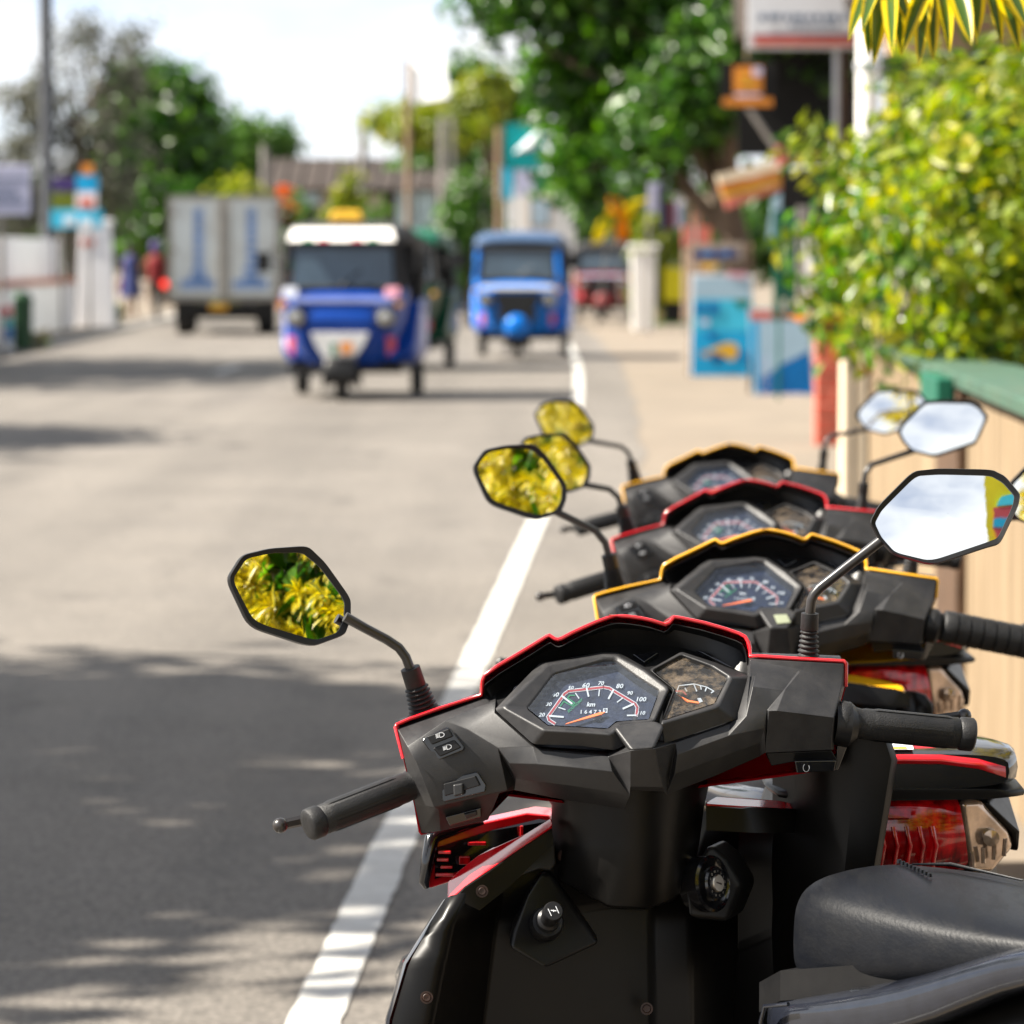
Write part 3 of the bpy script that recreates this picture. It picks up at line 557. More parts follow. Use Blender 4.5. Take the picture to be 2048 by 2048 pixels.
for x in (140, 190, 255, 300):
    patch(b1, [Z(x, 590), Z(x + 36, 590), Z(x + 36, 705), Z(x, 705)], Y, -.016, M['deepblue'], 'lettering')
patch(b1, [Z(170, 740), Z(260, 745), Z(250, 795), Z(175, 790)], Y, -.016, M['signlilac'], 'print_mark')
patch(b1, [Z(470, 575), Z(600, 570), Z(600, 625), Z(520, 640)], Y, -.016, M['greenprint'], 'print_mark')
patch(b1, [Z(240, 1010), Z(330, 975), Z(430, 940), Z(500, 965), Z(515, 1010), Z(490, 1080), Z(440, 1105), Z(400, 1070), Z(330, 1040)], Y, -.016, M['gold'], 'fish_print')
patch(b1, [Z(280, 1060), Z(370, 1060), Z(390, 1100), Z(330, 1125), Z(285, 1100)], Y, -.024, M['navy'], 'fish_print')
patch(b1, [Z(180, 1025), Z(240, 1015), Z(280, 1055), Z(240, 1080), Z(185, 1062)], Y, -.02, M['tan'], 'fish_print')
patch(b1, [Z(515, 1030), Z(575, 1040), Z(580, 1090), Z(530, 1105)], Y, -.016, M['deepblue'], 'print_mark')
patch(b1, [Z(240, 860), Z(330, 870), Z(300, 930), Z(250, 910)], Y, -.016, M['deepblue'], 'print_mark')
patch(b1, [Z(95, 75), Z(560, 65), Z(560, 235), Z(95, 240)], Y, 0, M['beige'], 'header_board', .05)
patch(b1, [Z(112, 140), Z(505, 125), Z(510, 200), Z(112, 205)], Y, -.008, M['navy'], 'header_print')
patch(b1, [Z(180, 142), Z(300, 140), Z(290, 190), Z(190, 190)], Y, -.016, M['deepblue'], 'print_mark')
patch(b1, [Z(360, 138), Z(440, 132), Z(430, 185), Z(365, 190)], Y, -.016, M['deepblue'], 'print_mark')
patch(b1, [Z(185, 240), Z(330, 240), Z(320, 300), Z(200, 300)], Y, -.01, M['gold'], 'print_mark')
for x in (100, 625):
    mb = MB(); mb.tube([rel(b1, *Z(x, 70), Y, .06), rel(b1, *Z(x, 1300), Y, .06) * 1.0], .018); mb.build('leg', M['brownpost'], b1)
    mb = MB(); q = rel(b1, *Z(x, 400), Y, .08); mb.tube([q, (q.x, .55, 0)], .016); mb.build('leg', M['brownpost'], b1)
    mb = MB(); q = rel(b1, *Z(x, 1240), Y, .03); mb.tube([q, (q.x, .03, 0)], .018); mb.build('leg', M['brownpost'], b1)
Y = 36.5
b2 = aboard('dive_signboard', 'shorter blue signboard with deep sea print beside the red brick pillar', 1505, 1625, 610, 800, Y)
patch(b2, [Z(600, 640), Z(1130, 650), Z(1180, 1440), Z(660, 1470)], Y, 0, M['paleblue'], 'board', .05)
patch(b2, [Z(610, 665), Z(1115, 668), Z(1118, 735), Z(615, 745)], Y, -.008, M['coral'], 'header_print')
patch(b2, [Z(690, 760), Z(1125, 755), Z(1135, 1010), Z(1000, 1080), Z(880, 1130), Z(760, 1230), Z(695, 1250)], Y, -.008, M['paleblue'], 'pale_print')
patch(b2, [Z(622, 760), Z(686, 760), Z(690, 1440), Z(662, 1450)], Y, -.008, M['skyblue'], 'side_print')
patch(b2, [Z(1140, 1010), Z(1172, 1430), Z(700, 1450), Z(698, 1255), Z(770, 1235), Z(890, 1135), Z(1010, 1085)], Y, -.0085, M['deepblue'], 'deep_print')
patch(b2, [Z(700, 1400), Z(1080, 1390), Z(1090, 1425), Z(705, 1436)], Y, -.016, M['signlilac'], 'print_mark')
textlines(b2, rel(b2, *Z(700, 0), Y).x, rel(b2, *Z(800, 0), Y).x, [(rel(b2, *Z(0, y_), Y).z, (0, .9)) for y_ in range(1080, 1400, 45)], -.02, .012, M['signlilac'], random.Random(3))
for x in (640, 1150):
    mb = MB(); q = rel(b2, *Z(x, 900), Y, .06); mb.tube([q, (q.x, .45, 0)], .018); mb.build('leg', M['darkbrown'], b2)
    mb = MB(); q = rel(b2, *Z(x, 1420), Y, .03); mb.tube([q, (q.x, .03, 0)], .018); mb.build('leg', M['darkbrown'], b2)

# red brick pillar, each brick a part
bp_ = empty('brick_pillar', xy(1657, 26.5)); tag(bp_, 'red brick pillar with pale joints beside the blue signboards', 'pillar')
x0, x1 = rel(bp_, 1633, 600, 26.5).x, rel(bp_, 1684, 600, 26.5).x; zt = zz(612, 26.5)
mb = MB(); mb.box(((x0 + x1) / 2, .1, zt / 2), (x1 - x0 - .012, .19, zt - .006)); mb.build('mortar_core', M['mortar'], bp_)
rows = 10; hh = zt / rows; rnd = random.Random(9); bme = {}
def brick(w, h, d):
    k = (round(w, 3), round(h, 3))
    if k not in bme:
        o = MB().box((0, 0, 0), (w, d, h)).build('brick', M['brick'], bp_, bevel=.004, seg=1); bme[k] = o.data; return o
    o = mk('brick', bme[k], bp_); bv = o.modifiers.new('bevel', 'BEVEL'); bv.width = .004; bv.segments = 1; return o
for i in range(rows):
    cuts = [x0, x0 + (x1 - x0) * (.62 if i % 2 else .38), x1]
    for a, b in zip(cuts[:-1], cuts[1:]):
        o = brick(b - a - .008, hh - .011, .2); o.location = ((a + b) / 2, .1 + rnd.uniform(-.003, .003), hh * (i + .5))
mb = MB(); mb.box(((x0 + x1) / 2, .1, zt + .025), (x1 - x0 + .03, .24, .05)); mb.build('cap', M['coral'], bp_, bevel=.006)

# big shop sign, posts and the dark pavilion under the tree
bs = empty('shop_signboard', xy(1602, 29)); tag(bs, 'large pale shop signboard with blue lettering and a red band at the top', 'sign'); Y = 29
def pq(o, u0, u1, v0, v1, Y, m_, nm, dy=0, th=.04):
    A_, B_ = rel(o, u0, v1, Y), rel(o, u1, v0, Y); mb = MB(); mb.box(((A_.x + B_.x) / 2, dy + th / 2, (A_.z + B_.z) / 2), (B_.x - A_.x, th, B_.z - A_.z)); return mb.build(nm, M[m_] if isinstance(m_, str) else m_, o)
pq(bs, 1495, 1712, -170, 98, Y, 'steel', 'sign_frame', 0, .08); pq(bs, 1500, 1709, -165, 68, Y, 'signwhite', 'sign_plate', -.012, .01); pq(bs, 1508, 1709, 70, 77, Y, 'signred', 'red_stripe', -.014, .012); pq(bs, 1508, 1709, 78, 91, Y, 'coral', 'red_band', -.014, .012)
textlines(bs, rel(bs, 1518, 0, Y).x, rel(bs, 1706, 0, Y).x, [(rel(bs, 0, 35, Y).z, (0, 1))], -.02, .05, M['ink'], random.Random(8))
textlines(bs, rel(bs, 1580, 0, Y).x, rel(bs, 1672, 0, Y).x, [(rel(bs, 0, 52, Y).z, (0, 1))], -.02, .03, M['ink'], random.Random(12))
for u in (1675, 1690):
    mb = MB(); q = rel(bs, u, 97, Y, .06); mb.tube([(q.x, .06, 0), q], .026); mb.build('sign_post', M['steel' if u < 1680 else 'darkbrown'], bs)
wp2 = empty('steel_pole', xy(1733, 22)); tag(wp2, 'white round steel pole rising through the yellow green bush', 'pole')
mb = MB(); mb.tube([(0, 0, 0), (0, 0, 4.5)], .066, 20); mb.build('shaft', M['whiteclean'], wp2, smooth=50)
for z in (1.9, 2.5):
    mb = MB(); mb.lathe([(.066, z), (.078, z + .004), (.078, z + .05), (.066, z + .055)], n=20); mb.build('band', M['steel'], wp2, smooth=40)
pv = empty('dark_pavilion', xy(1600, 40)); tag(pv, 'dark timber pavilion in deep shade under the great tree', 'pavilion'); Y = 40
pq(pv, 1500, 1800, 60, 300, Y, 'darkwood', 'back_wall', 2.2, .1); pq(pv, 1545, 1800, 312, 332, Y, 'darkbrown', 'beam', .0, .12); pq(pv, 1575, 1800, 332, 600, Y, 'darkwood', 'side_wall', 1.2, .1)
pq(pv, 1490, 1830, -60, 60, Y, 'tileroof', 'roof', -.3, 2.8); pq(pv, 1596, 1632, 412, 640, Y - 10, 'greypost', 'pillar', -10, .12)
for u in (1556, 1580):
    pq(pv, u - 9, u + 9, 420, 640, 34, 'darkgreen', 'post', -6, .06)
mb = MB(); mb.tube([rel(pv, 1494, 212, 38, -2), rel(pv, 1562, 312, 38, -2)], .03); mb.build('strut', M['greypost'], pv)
og = empty('orange_sign', xy(1495, 37)); tag(og, 'dark sign with an orange square emblem and orange bar below', 'sign'); Y = 37
pq(og, 1440, 1552, 122, 218, Y, 'darkwood', 'sign_plate'); pq(og, 1467, 1525, 133, 186, Y, 'orangesign', 'emblem', -.02, .02); pq(og, 1505, 1523, 135, 152, Y, 'signlilac', 'emblem_mark', -.03, .01); pq(og, 1470, 1522, 187, 194, Y, 'signlilac', 'stripe', -.02, .02); pq(og, 1446, 1544, 196, 212, Y, 'orangesign', 'bar', -.02, .02)
pq(og, 1478, 1500, 148, 156, Y, 'gold', 'emblem_mark', -.03, .01); pq(og, 1478, 1512, 164, 172, Y, 'gold', 'emblem_mark', -.03, .01)
mb = MB(); q = rel(og, 1495, 122, Y, .05); mb.tube([q, q + Vector((0, .4, 1.2))], .02); mb.build('hanger', M['darkbrown'], og)
ts = empty('tilted_sign', xy(1500, 37.5)); tag(ts, 'tilted tan and orange signboard with a white top edge', 'sign'); Y = 37.5
Z6 = zoom(1100, 0, 948 / 1932.0)
patch(ts, [Z6(682, 712), Z6(930, 648), Z6(942, 690), Z6(692, 748)], Y, 0, M['creamtrim'], 'top_edge', .3)
patch(ts, [Z6(693, 750), Z6(943, 692), Z6(943, 735), Z6(706, 790)], Y, .02, M['orangesign'], 'upper_band', .26)
patch(ts, [Z6(707, 792), Z6(943, 737), Z6(944, 752), Z6(712, 808)], Y, .02, M['gold'], 'middle_band', .26)
patch(ts, [Z6(713, 810), Z6(944, 754), Z6(944, 772), Z6(725, 850)], Y, .02, M['coral'], 'lower_band', .26)
mb = MB(); q = rel(ts, 1556, 330, Y, .2); mb.tube([(q.x, .2, 0), q], .03); mb.build('sign_post', M['darkgreen'], ts)
patch(ts, [(1552, 292), (1574, 286), (1572, 328), (1556, 334)], Y, -.02, M['coral'], 'finial', .05)
bt = empty('blue_banner', xy(1547, 35)); tag(bt, 'narrow pale blue cloth hanging beside the green posts', 'cloth')
patch(bt, [(1545, 398), (1562, 385), (1560, 440), (1552, 472), (1536, 476)], 35, 0, M['paleblue'], 'cloth', .02)
mb = MB(); q = rel(bt, 1560, 388, 35, .03); mb.tube([(q.x, .03, 0), q], .015); mb.build('banner_pole', M['darkgreen'], bt)
wc = empty('white_panel', xy(1650, 29.5)); tag(wc, 'sunlit white panel leaning above the red brick pillar', 'panel')
patch(wc, [(1612, 470), (1640, 470), (1638, 560), (1634, 640), (1616, 640)], 29.5, 0, M['whiteclean'], 'upright_board', .05)
patch(wc, [(1606, 540), (1694, 528), (1692, 596), (1640, 606)], 29.5, -.07, M['whiteclean'], 'panel_board', .05)
mb = MB(); q = rel(wc, 1660, 590, 29.5, .02); mb.tube([(q.x, .02, 0), q], .03); mb.build('support', M['greypost'], wc)

hs = empty('side_house', xy(1930, 26)); tag(hs, 'pinkish tan house wall with a dark eave half hidden behind the bush', 'house'); Y = 26
pq(hs, 1775, 2300, -40, 620, Y, 'tan', 'wall', .0, .3); pq(hs, 1755, 2320, 118, 150, Y, 'darkwood', 'eave', -.6, .9); pq(hs, 1765, 2310, -160, -42, Y, 'tileroof', 'roof', -.7, 4)
f_ = pq(hs, 1850, 1960, 180, 400, Y, 'darkbrown', 'window', -.04, .05); 
for u_ in (1856, 1909):
    mb = MB(); A_, B_ = rel(hs, u_, 394, Y), rel(hs, u_ + 45, 186, Y); mb.box(((A_.x + B_.x) / 2, -.05, (A_.z + B_.z) / 2), (B_.x - A_.x, .02, B_.z - A_.z)); mb.build('pane', M['glassdk'], f_)
# ------------------------------------------------------------------ cream garden wall on the right with green coping
W0, W1 = 15.6, 2.4
def wx(Y): return 0.9 + 0.0393 * Y
cw = empty('garden_wall', (wx(9), 9, 0)); tag(cw, 'cream plastered garden wall with green board coping on the right', 'wall'); wl = cw.location
nW = Vector((-1, 0.0393, 0)).normalized()
def wall_seg(Ya, Yb, th, z0, z1, off, m_, nm, bevel=.006):
    a, b = Vector((wx(Ya), Ya, 0)), Vector((wx(Yb), Yb, 0))
    q = [a + nW * off, b + nW * off, b + nW * (off - th), a + nW * (off - th)]
    mb = MB(); mb.slab([Vector((p.x, p.y, z0)) - wl for p in q], (0, 0, z1 - z0)); return mb.build(nm, M[m_], cw, bevel=bevel)
def Yat(u): return 0.9 / ((u - 1024) / FPX - 0.0393)      # where the wall face crosses pixel column u
zr = 1.0
edges = [Yat(1778), Yat(1893), Yat(1936), 8.9, 7.6]
wall_seg(15.2, Yat(1893) + .01, .16, 0, zr, 0, 'cream', 'wall_panel'); wall_seg(Yat(1936), 9.35, .16, 0, zr, 0, 'cream', 'wall_panel'); wall_seg(9.335, 7.7, .16, 0, zr, 0.003, 'cream', 'wall_panel')
wall_seg(Yat(1893), Yat(1936), .2, 0, zr - .005, .03, 'darkbrown', 'timber_post')
wall_seg(Yat(1893) - .05, Yat(1936) + .06, .05, zr - .09, zr + .03, .085, 'darkgreen', 'bracket')
wall_seg(14.2, 11.3, .26, zr + .002, zr + .042, .035, 'greenrail', 'coping_board'); wall_seg(11.29, 7.7, .26, zr + .004, zr + .046, .035, 'greenrail', 'coping_board')
wall_seg(15.2, 14.21, .24, zr + .002, zr + .05, .03, 'creamtrim', 'coping_board')
# end pillar of the wall
ep = empty('wall_pillar', xy(1730, 15.7)); tag(ep, 'brown gate pillar with cream edge strips at the end of the garden wall', 'pillar'); Y = 15.7
pq(ep, 1683, 1703, 668, 1500, Y, 'creamtrim', 'edge_strip', .0, .2); pq(ep, 1708, 1734, 666, 1500, Y, 'creamtrim', 'edge_strip', .0, .2); pq(ep, 1735, 1774, 662, 1500, Y, 'brownpaint', 'face_panel', .012, .19); pq(ep, 1775, 1798, 640, 722, Y, 'creamtrim', 'finial', .0, .12); pq(ep, 1690, 1776, 648, 661, Y, 'greypost', 'cap', -.03, .26)
pq(ep, 1775, 1860, 660, 700, Y + .6, 'brownpaint', 'rear_panel', .6, .1)
for o in list(ep.children):
    if o.name.startswith(('edge_strip', 'face_panel')):
        zmin = min(v.co.z for v in o.data.vertices)
        for v in o.data.vertices:
            if abs(v.co.z - zmin) < 1e-4: v.co.z = 0.0

# ------------------------------------------------------------------ bush over the wall
rng = np.random.default_rng(31)
bu = empty('croton_bush', (1.95, 13.2, 0)); tag(bu, 'big sunlit yellow green bush spilling over the garden wall', 'bush'); bl_ = bu.location
def Eb(u, v, Y, rx, ry, rz): p = P(u, v, Y) - bl_; return (tuple(p), (rx, ry, rz))
ells = [Eb(1760, 540, 14, .24, .5, .22), Eb(1860, 500, 13.5, .34, .6, .34), Eb(1980, 480, 12.5, .38, .7, .42), Eb(1770, 420, 14.5, .18, .4, .2), Eb(1850, 350, 14, .26, .5, .22), Eb(1990, 330, 13, .34, .6, .3), Eb(1900, 250, 13.5, .22, .4, .2), Eb(2040, 220, 13, .3, .5, .3), Eb(1800, 450, 14, .24, .5, .24), Eb(2080, 420, 12, .5, .8, .5), Eb(1810, 590, 13.5, .14, .4, .10), Eb(1920, 590, 12.8, .2, .5, .12), Eb(1860, 640, 12.6, .14, .35, .05), Eb(1960, 655, 12, .16, .35, .05), Eb(1710, 500, 14.6, .08, .25, .12), Eb(1700, 365, 14.6, .1, .2, .06), Eb(1850, 190, 15, .12, .25, .12), Eb(1830, 330, 14.5, .14, .3, .12)]
mb = MB(); rr = random.Random(5)
for e in ells[:12]:
    c = Vector(e[0]); s = Vector((rr.uniform(-.3, .4), rr.uniform(-.5, .6), .9)); mid = s.lerp(c, .5) + Vector((rr.uniform(-.1, .1), 0, .06))
    mb.tube([Vector((s.x * .6, s.y, 0)), s, mid, c + Vector((0, 0, .1))], [.03, .022, .014, .006], 7)
for a, b, c in (((1780, 560), (1830, 610), (1985, 690)), ((1920, 600), (1975, 640), (2060, 660)), ((1765, 690), (1790, 640), (1850, 560)), ((1880, 470), (1935, 560), (2020, 640))):
    mb.tube([P(*a, 12.6) - bl_, P(*b, 12.5) - bl_, P(*c, 12.4) - bl_], [.008, .011, .014], 7)
mb.build('stem', M['bark2'], bu, smooth=60)
pos, out = cloud(rng, ells, 7600, 330, 0.055, .5)
k = rng.normal(size=pos.shape); leaves('foliage', pos, np.cross(out, k) + out * .3, out, .085 * (.6 + .8 * rng.random(len(pos))), .036 * (.7 + .6 * rng.random(len(pos))), LM['croton'], bu)
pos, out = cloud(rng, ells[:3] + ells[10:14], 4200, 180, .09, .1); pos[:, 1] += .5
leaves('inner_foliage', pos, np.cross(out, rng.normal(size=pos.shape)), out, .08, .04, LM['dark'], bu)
# loose sprigs standing out of the bush
mb = MB(); sp_p, sp_d, sp_n = [], [], []
for k, (u0, v0, u1, v1) in enumerate(((1650, 400, 1560, 300), (1660, 360, 1590, 255), (1650, 480, 1550, 500), (1700, 330, 1630, 265), (1700, 540, 1640, 520), (1790, 330, 1770, 260), (1800, 250, 1815, 110), (1860, 230, 1890, 95), (1920, 200, 1950, 80), (1680, 590, 1610, 640), (1760, 600, 1700, 690), (1820, 620, 1790, 715), (1880, 640, 1870, 735), (1960, 650, 1975, 745), (1900, 640, 1930, 720), (2000, 640, 2030, 735), (1840, 610, 1815, 700), (1930, 640, 1900, 715), (1700, 600, 1640, 600))):
    Yk = 14.4 if u0 < 1760 else 13.0; a, b = P(u0, v0, Yk) - bl_, P(u1, v1, Yk - .25) - bl_; mid = a.lerp(b, .5) + Vector((0, 0, .03)); mb = MB(); mb.tube([a, mid, b], [.006, .004, .002], 5); mb.build('twig', M['bark2'], bu, smooth=60)
    nn = 13
    for q in range(nn):
        t = q / (nn - 1); p = a.lerp(mid, t * 2) if t < .5 else mid.lerp(b, t * 2 - 1); ax = (b - a).normalized(); sd_ = ax.cross(Vector((0, -1, .2))).normalized() * (1 if q % 2 else -1)
        sp_p.append(tuple(p)); sp_d.append(tuple(ax * .7 + sd_ + Vector(rng.normal(size=3)) * .25)); sp_n.append(tuple(Vector((-.3, -.8, .6)) + Vector(rng.normal(size=3)) * .4))
leaves('sprig_foliage', np.array(sp_p), np.array(sp_d), np.array(sp_n), .085 * (.7 + .6 * rng.random(len(sp_p))), .034, LM['croton'], bu)
# the leaves at the front of the bush that can be told apart
lv_me = []
for s in range(4):
    me = bpy.data.meshes.new('leaf'); L_, W_ = .105, .042
    me.from_pydata([(0, 0, 0), (W_ / 2, L_ * .35, .008), (W_ * .42, L_ * .65, .004), (0, L_, -.012 - .005 * s), (-W_ * .42, L_ * .65, .004), (-W_ / 2, L_ * .35, .008), (0, L_ * .4, 0), (0, L_ * .68, -.004)], [], [(0, 1, 6), (1, 2, 7, 6), (2, 3, 7), (0, 6, 5), (6, 7, 4, 5), (7, 3, 4)])
    me.materials.append((leafmat('leaf_bush_%d' % s, [[(0.10, 0.13, 0.008)], [(0.20, 0.20, 0.01)], [(0.28, 0.25, 0.015)], [(0.05, 0.08, 0.008)]][s] * 2, .4, .28))); lv_me.append(me)
pos, out = cloud(rng, ells, 270, 200, .06, .95)
for i in range(270):
    o = mk('leaf', lv_me[i % 4], bu); p = Vector(pos[i]); n = Vector(out[i]) + Vector((-.5, -.9, .3)); d = n.cross(Vector(rng.normal(size=3))).normalized()
    n.normalize(); q = Matrix((d.cross(n), d, n)).transposed(); o.matrix_local = Matrix.Translation(p + n * .03) @ q.to_4x4() @ Matrix.Scale(rng.uniform(.7, 1.25), 4)
# sprig of rusty leaves at the pillar
rs = empty('rusty_shrub', xy(1735, 15.0)); tag(rs, 'low shrub with orange and red leaves over the brick pillar', 'shrub'); e2 = [(tuple(P(1690, 640, 15) - rs.location), (.12, .12, .06)), (tuple(P(1740, 620, 15) - rs.location), (.12, .12, .05)), (tuple(P(1790, 600, 14.6) - rs.location), (.1, .1, .05))]
mb = MB()
for e in e2: mb.tube([(.15, .25, 0), (.1, .2, .9), e[0]], [.015, .011, .004], 6)
mb.build('stem', M['bark2'], rs)
pos, out = cloud(rng, e2, 170, 30, .045, .4); leaves('foliage', pos, np.cross(out, rng.normal(size=pos.shape)), out, .11, .05, LM['rust'], rs)
pos, out = cloud(rng, e2, 130, 30, .05, .4); leaves('green_foliage', pos, np.cross(out, rng.normal(size=pos.shape)), out, .11, .045, LM['croton'], rs)
pos = np.array([tuple(P(1673, 640, 14.5) - rs.location)] * 3); leaves('hanging_leaf', pos, np.array([(0, 0, -1.), (.1, 0, -1), (-.12, 0, -1)]), np.array([(0, -1., .1)] * 3), .13, .045, LM['croton'], rs, kind=None)

# ------------------------------------------------------------------ variegated dracaena: hedge behind the scooters, one sprig hangs into the picture
M['leafgreen'] = leafmat('variegated_green', [(0.035, 0.075, 0.012), (0.06, 0.11, 0.016)], .3, .25)
M['leafgold'] = leafmat('variegated_yellow', [(0.55, 0.42, 0.008), (0.68, 0.54, 0.012)], .4, .28)
def dleaf(mb, base, d, up, L, W, droop=.6, twist=0.0, n=7, w=(.40,)):
    """one arching strap leaf, green middle with yellow margins"""
    d = Vector(d).normalized(); s = d.cross(Vector(up)).normalized(); p = Vector(base); vs_ = []; g = Vector((0, 0, -1))
    for i in range(n + 1):
        t = i / n; wd = W * .5 * min(1.0, .42 + 2.2 * t) * (1 - max(0, t - .45) ** 2 * 3.25); wd = max(wd, W * .01)
        nn = s.cross(d).normalized(); f = nn * wd * .45
        vs_ += [p - s * wd + f, p - s * wd * w[0] + f * .12, p + s * wd * w[0] + f * .12, p + s * wd + f]
        d = (d + g * droop * 1.6 / n).normalized(); s = (s - d * s.dot(d)).normalized(); p = p + d * (L / n)
    fs = []; ms = []
    b = len(mb.v); mb.v += vs_
    for i in range(n):
        for j in range(3):
            mb.f.append([b + i * 4 + j, b + i * 4 + j + 1, b + i * 4 + 5 + j, b + i * 4 + 4 + j]); mb.m.append(1 if j != 1 else 0)
def rosette(mb, c, ax, rnd, n=22, L=.115, W=.019):
    ax = Vector(ax).normalized(); a = ax.orthogonal().normalized(); b = ax.cross(a)
    for i in range(n):
        ph = i * 2.399; el = (1 - i / n) * 1.25 + .12
        d = (a * math.cos(ph) + b * math.sin(ph)) * math.sin(el) + ax * math.cos(el)
        dleaf(mb, Vector(c) - ax * (i / n - 1) * -.05, d + Vector((rnd.uniform(-.12, .12),) * 3), ax + d * .01, L * rnd.uniform(.75, 1.2), W * rnd.uniform(.8, 1.15), rnd.uniform(.5, 1.0), w=(rnd.uniform(.25, .5),))
dh = empty('dracaena_hedge', (1.75, 1.0, 0)); tag(dh, 'dense yellow striped strap leaf hedge seen in the left mirrors', 'hedge'); rnd = random.Random(12)
mb = MB(); hl = dh.location
for i in range(820):
    y = rnd.uniform(-1.8, 1.8); z = rnd.uniform(.7, 2.9); x = -.12 + .5 * rnd.random() ** 1.5 + .1 * math.sin(5 * y)
    ax = Vector((-1 + rnd.uniform(-.3, .3), rnd.uniform(-.2, .6), rnd.uniform(.15, .8)))
    rosette(mb, (x, y, z), ax, rnd, 18)
struct(mb.build('foliage', [M['leafgreen'], M['leafgold']], dh, recalc=False, smooth=70), 'stuff')
mb = MB()
for i in range(16):
    y = -1 + 2 * i / 15; mb.tube([(.35, y, 0), (.3, y + .05, 1.2), (.2, y, 2.2)], .018, 6)
mb.build('stem', M['bark2'], dh)
mb = MB(); mb.box((.75, 0, 1.1), (.5, 2.2, 2.1)); 
pos, out = cloud(np.random.default_rng(3), [((.5, 0, 1.7), (.2, 2.0, 1.3))], 15000, 600, .12, .0)
leaves('inner_foliage', pos, np.cross(out, np.random.default_rng(4).normal(size=pos.shape)), out, .2, .1, LM['dark'], dh)

ds = empty('dracaena_plant', (1.25, 5.6, 0)); tag(ds, 'green and yellow striped strap leaves hanging in at the top right', 'plant'); rnd = random.Random(3)
n0 = [P(1765, -55, 5.4), P(1870, -75, 5.3), P(1950, -95, 5.25)]; o0 = ds.location
mb = MB(); mb.tube([(0, 0, 0), (0, 0, 1.5), (-.2, -.1, 2.0), (-.38, -.2, 2.02), n0[1] - o0 + Vector((.05, 0, .02)), n0[0] - o0], [.02, .018, .014, .01, .008, .006], 8); mb.build('stem', M['bark2'], ds, smooth=60)
mb = MB()
for k in range(5):
    e_ = Vector((rnd.uniform(-.25, .45), rnd.uniform(-.5, .5), rnd.uniform(2.0, 2.5))); mb = MB(); mb.tube([(.04 * k - .08, .03 * k, 0), (e_.x * .4, e_.y * .4, 1.3), e_], [.02, .016, .008], 7); mb.build('stem', M['bark2'], ds, smooth=60)
mb = MB()
for k in range(95):
    y_ = rnd.uniform(-.6, .6); x_ = rnd.uniform(-.28, .6); z_ = rnd.uniform(1.98, 2.65) if x_ < -.1 else rnd.uniform(1.5, 2.65)
    rosette(mb, (x_, y_, z_), Vector((x_ - .1 + rnd.uniform(-.2, .2), y_ * .5, rnd.uniform(.1, .8))), rnd, 16, .14, .024)
struct(mb.build('foliage', [M['leafgreen'], M['leafgold']], ds, recalc=False, smooth=70), 'stuff')
tips = [(1722, 70, 0), (1735, 108, 0), (1742, 60, 0), (1762, 112, 0), (1775, 90, 0), (1788, 118, 0), (1800, 96, 0), (1812, 60, 0), (1830, 100, 1), (1838, 122, 1), (1852, 70, 1), (1862, 108, 1), (1880, 92, 1), (1895, 118, 1), (1905, 60, 1), (1932, 92, 1), (1950, 62, 2), (1990, 84, 2), (2010, 92, 2), (2025, 50, 2), (1970, 40, 2), (2040, 70, 2)]
for (u, v, k) in tips:
    p0 = n0[k] + Vector((rnd.uniform(-.015, .015), rnd.uniform(-.05, .05), rnd.uniform(-.01, .02))); tip = P(u, v, 5.25 + rnd.uniform(-.12, .2)); dv = tip - p0; L_ = dv.length
    d = (dv.normalized() + Vector((dv.x * 2.2, rnd.uniform(-.35, .1), .25))).normalized()
    mb = MB(); dleaf(mb, p0 - o0, d, Vector((rnd.uniform(-.4, .4), -1, .5)), L_ * 1.06, .030 * rnd.uniform(.85, 1.15), .35, w=(rnd.uniform(.42, .62),))
    mb.build('leaf', [M['leafgreen'], M['leafgold']], ds, recalc=False, smooth=70)
# ------------------------------------------------------------------ vehicles on the road
M['glassdark'] = pm('windscreen_glass', (0.045, 0.07, 0.095), .08, spec=.6, coat=.3, var=.35, scale=1.3)
M['lamp'] = pm('lamp_lens', (0.30, 0.30, 0.29), .1, metal=.5, coat=1)
M['plate'] = pm('plate_yellow', (0.6, 0.30, 0.02), .5)
M['fabric'] = pm('hood_fabric', (0.012, 0.012, 0.013), .7, var=.2)
M['chrome'] = pm('chrome', (0.7, 0.7, 0.7), .15, metal=1)
M['inner'] = pm('dark_interior', (0.015, 0.014, 0.013), .8)
M['roofgrey'] = pm('roof_blue_grey', (0.05, 0.09, 0.17), .5, spec=.2); M['cornerw'] = pm('corner_sticker_white', (0.34, 0.36, 0.42), .5, spec=.2); M['cornerp'] = pm('corner_sticker_pink', (0.38, 0.17, 0.22), .5, spec=.2)
M['stripe'] = pm('stripe_lilac', (0.20, 0.24, 0.46), .4); M['nose'] = pm('grey_nose', (0.30, 0.30, 0.30), .5, var=.2)
def wheel(root, c, r, w, nm='wheel', ax=(1, 0, 0)):
    mb = MB(); a = Vector(ax)
    mb.lathe([(r * .62, -w * .5), (r * .93, -w * .5), (r, -w * .25), (r, w * .25), (r * .93, w * .5), (r * .62, w * .5)], c, a, 20)
    o = mb.build(nm, M['tyre'], root, smooth=40)
    mb = MB(); mb.lathe([(.01, -w * .3), (r * .63, -w * .42), (r * .63, w * .42), (.01, w * .3)], c, a, 16); mb.build('rim', M['metal'], o, smooth=40)
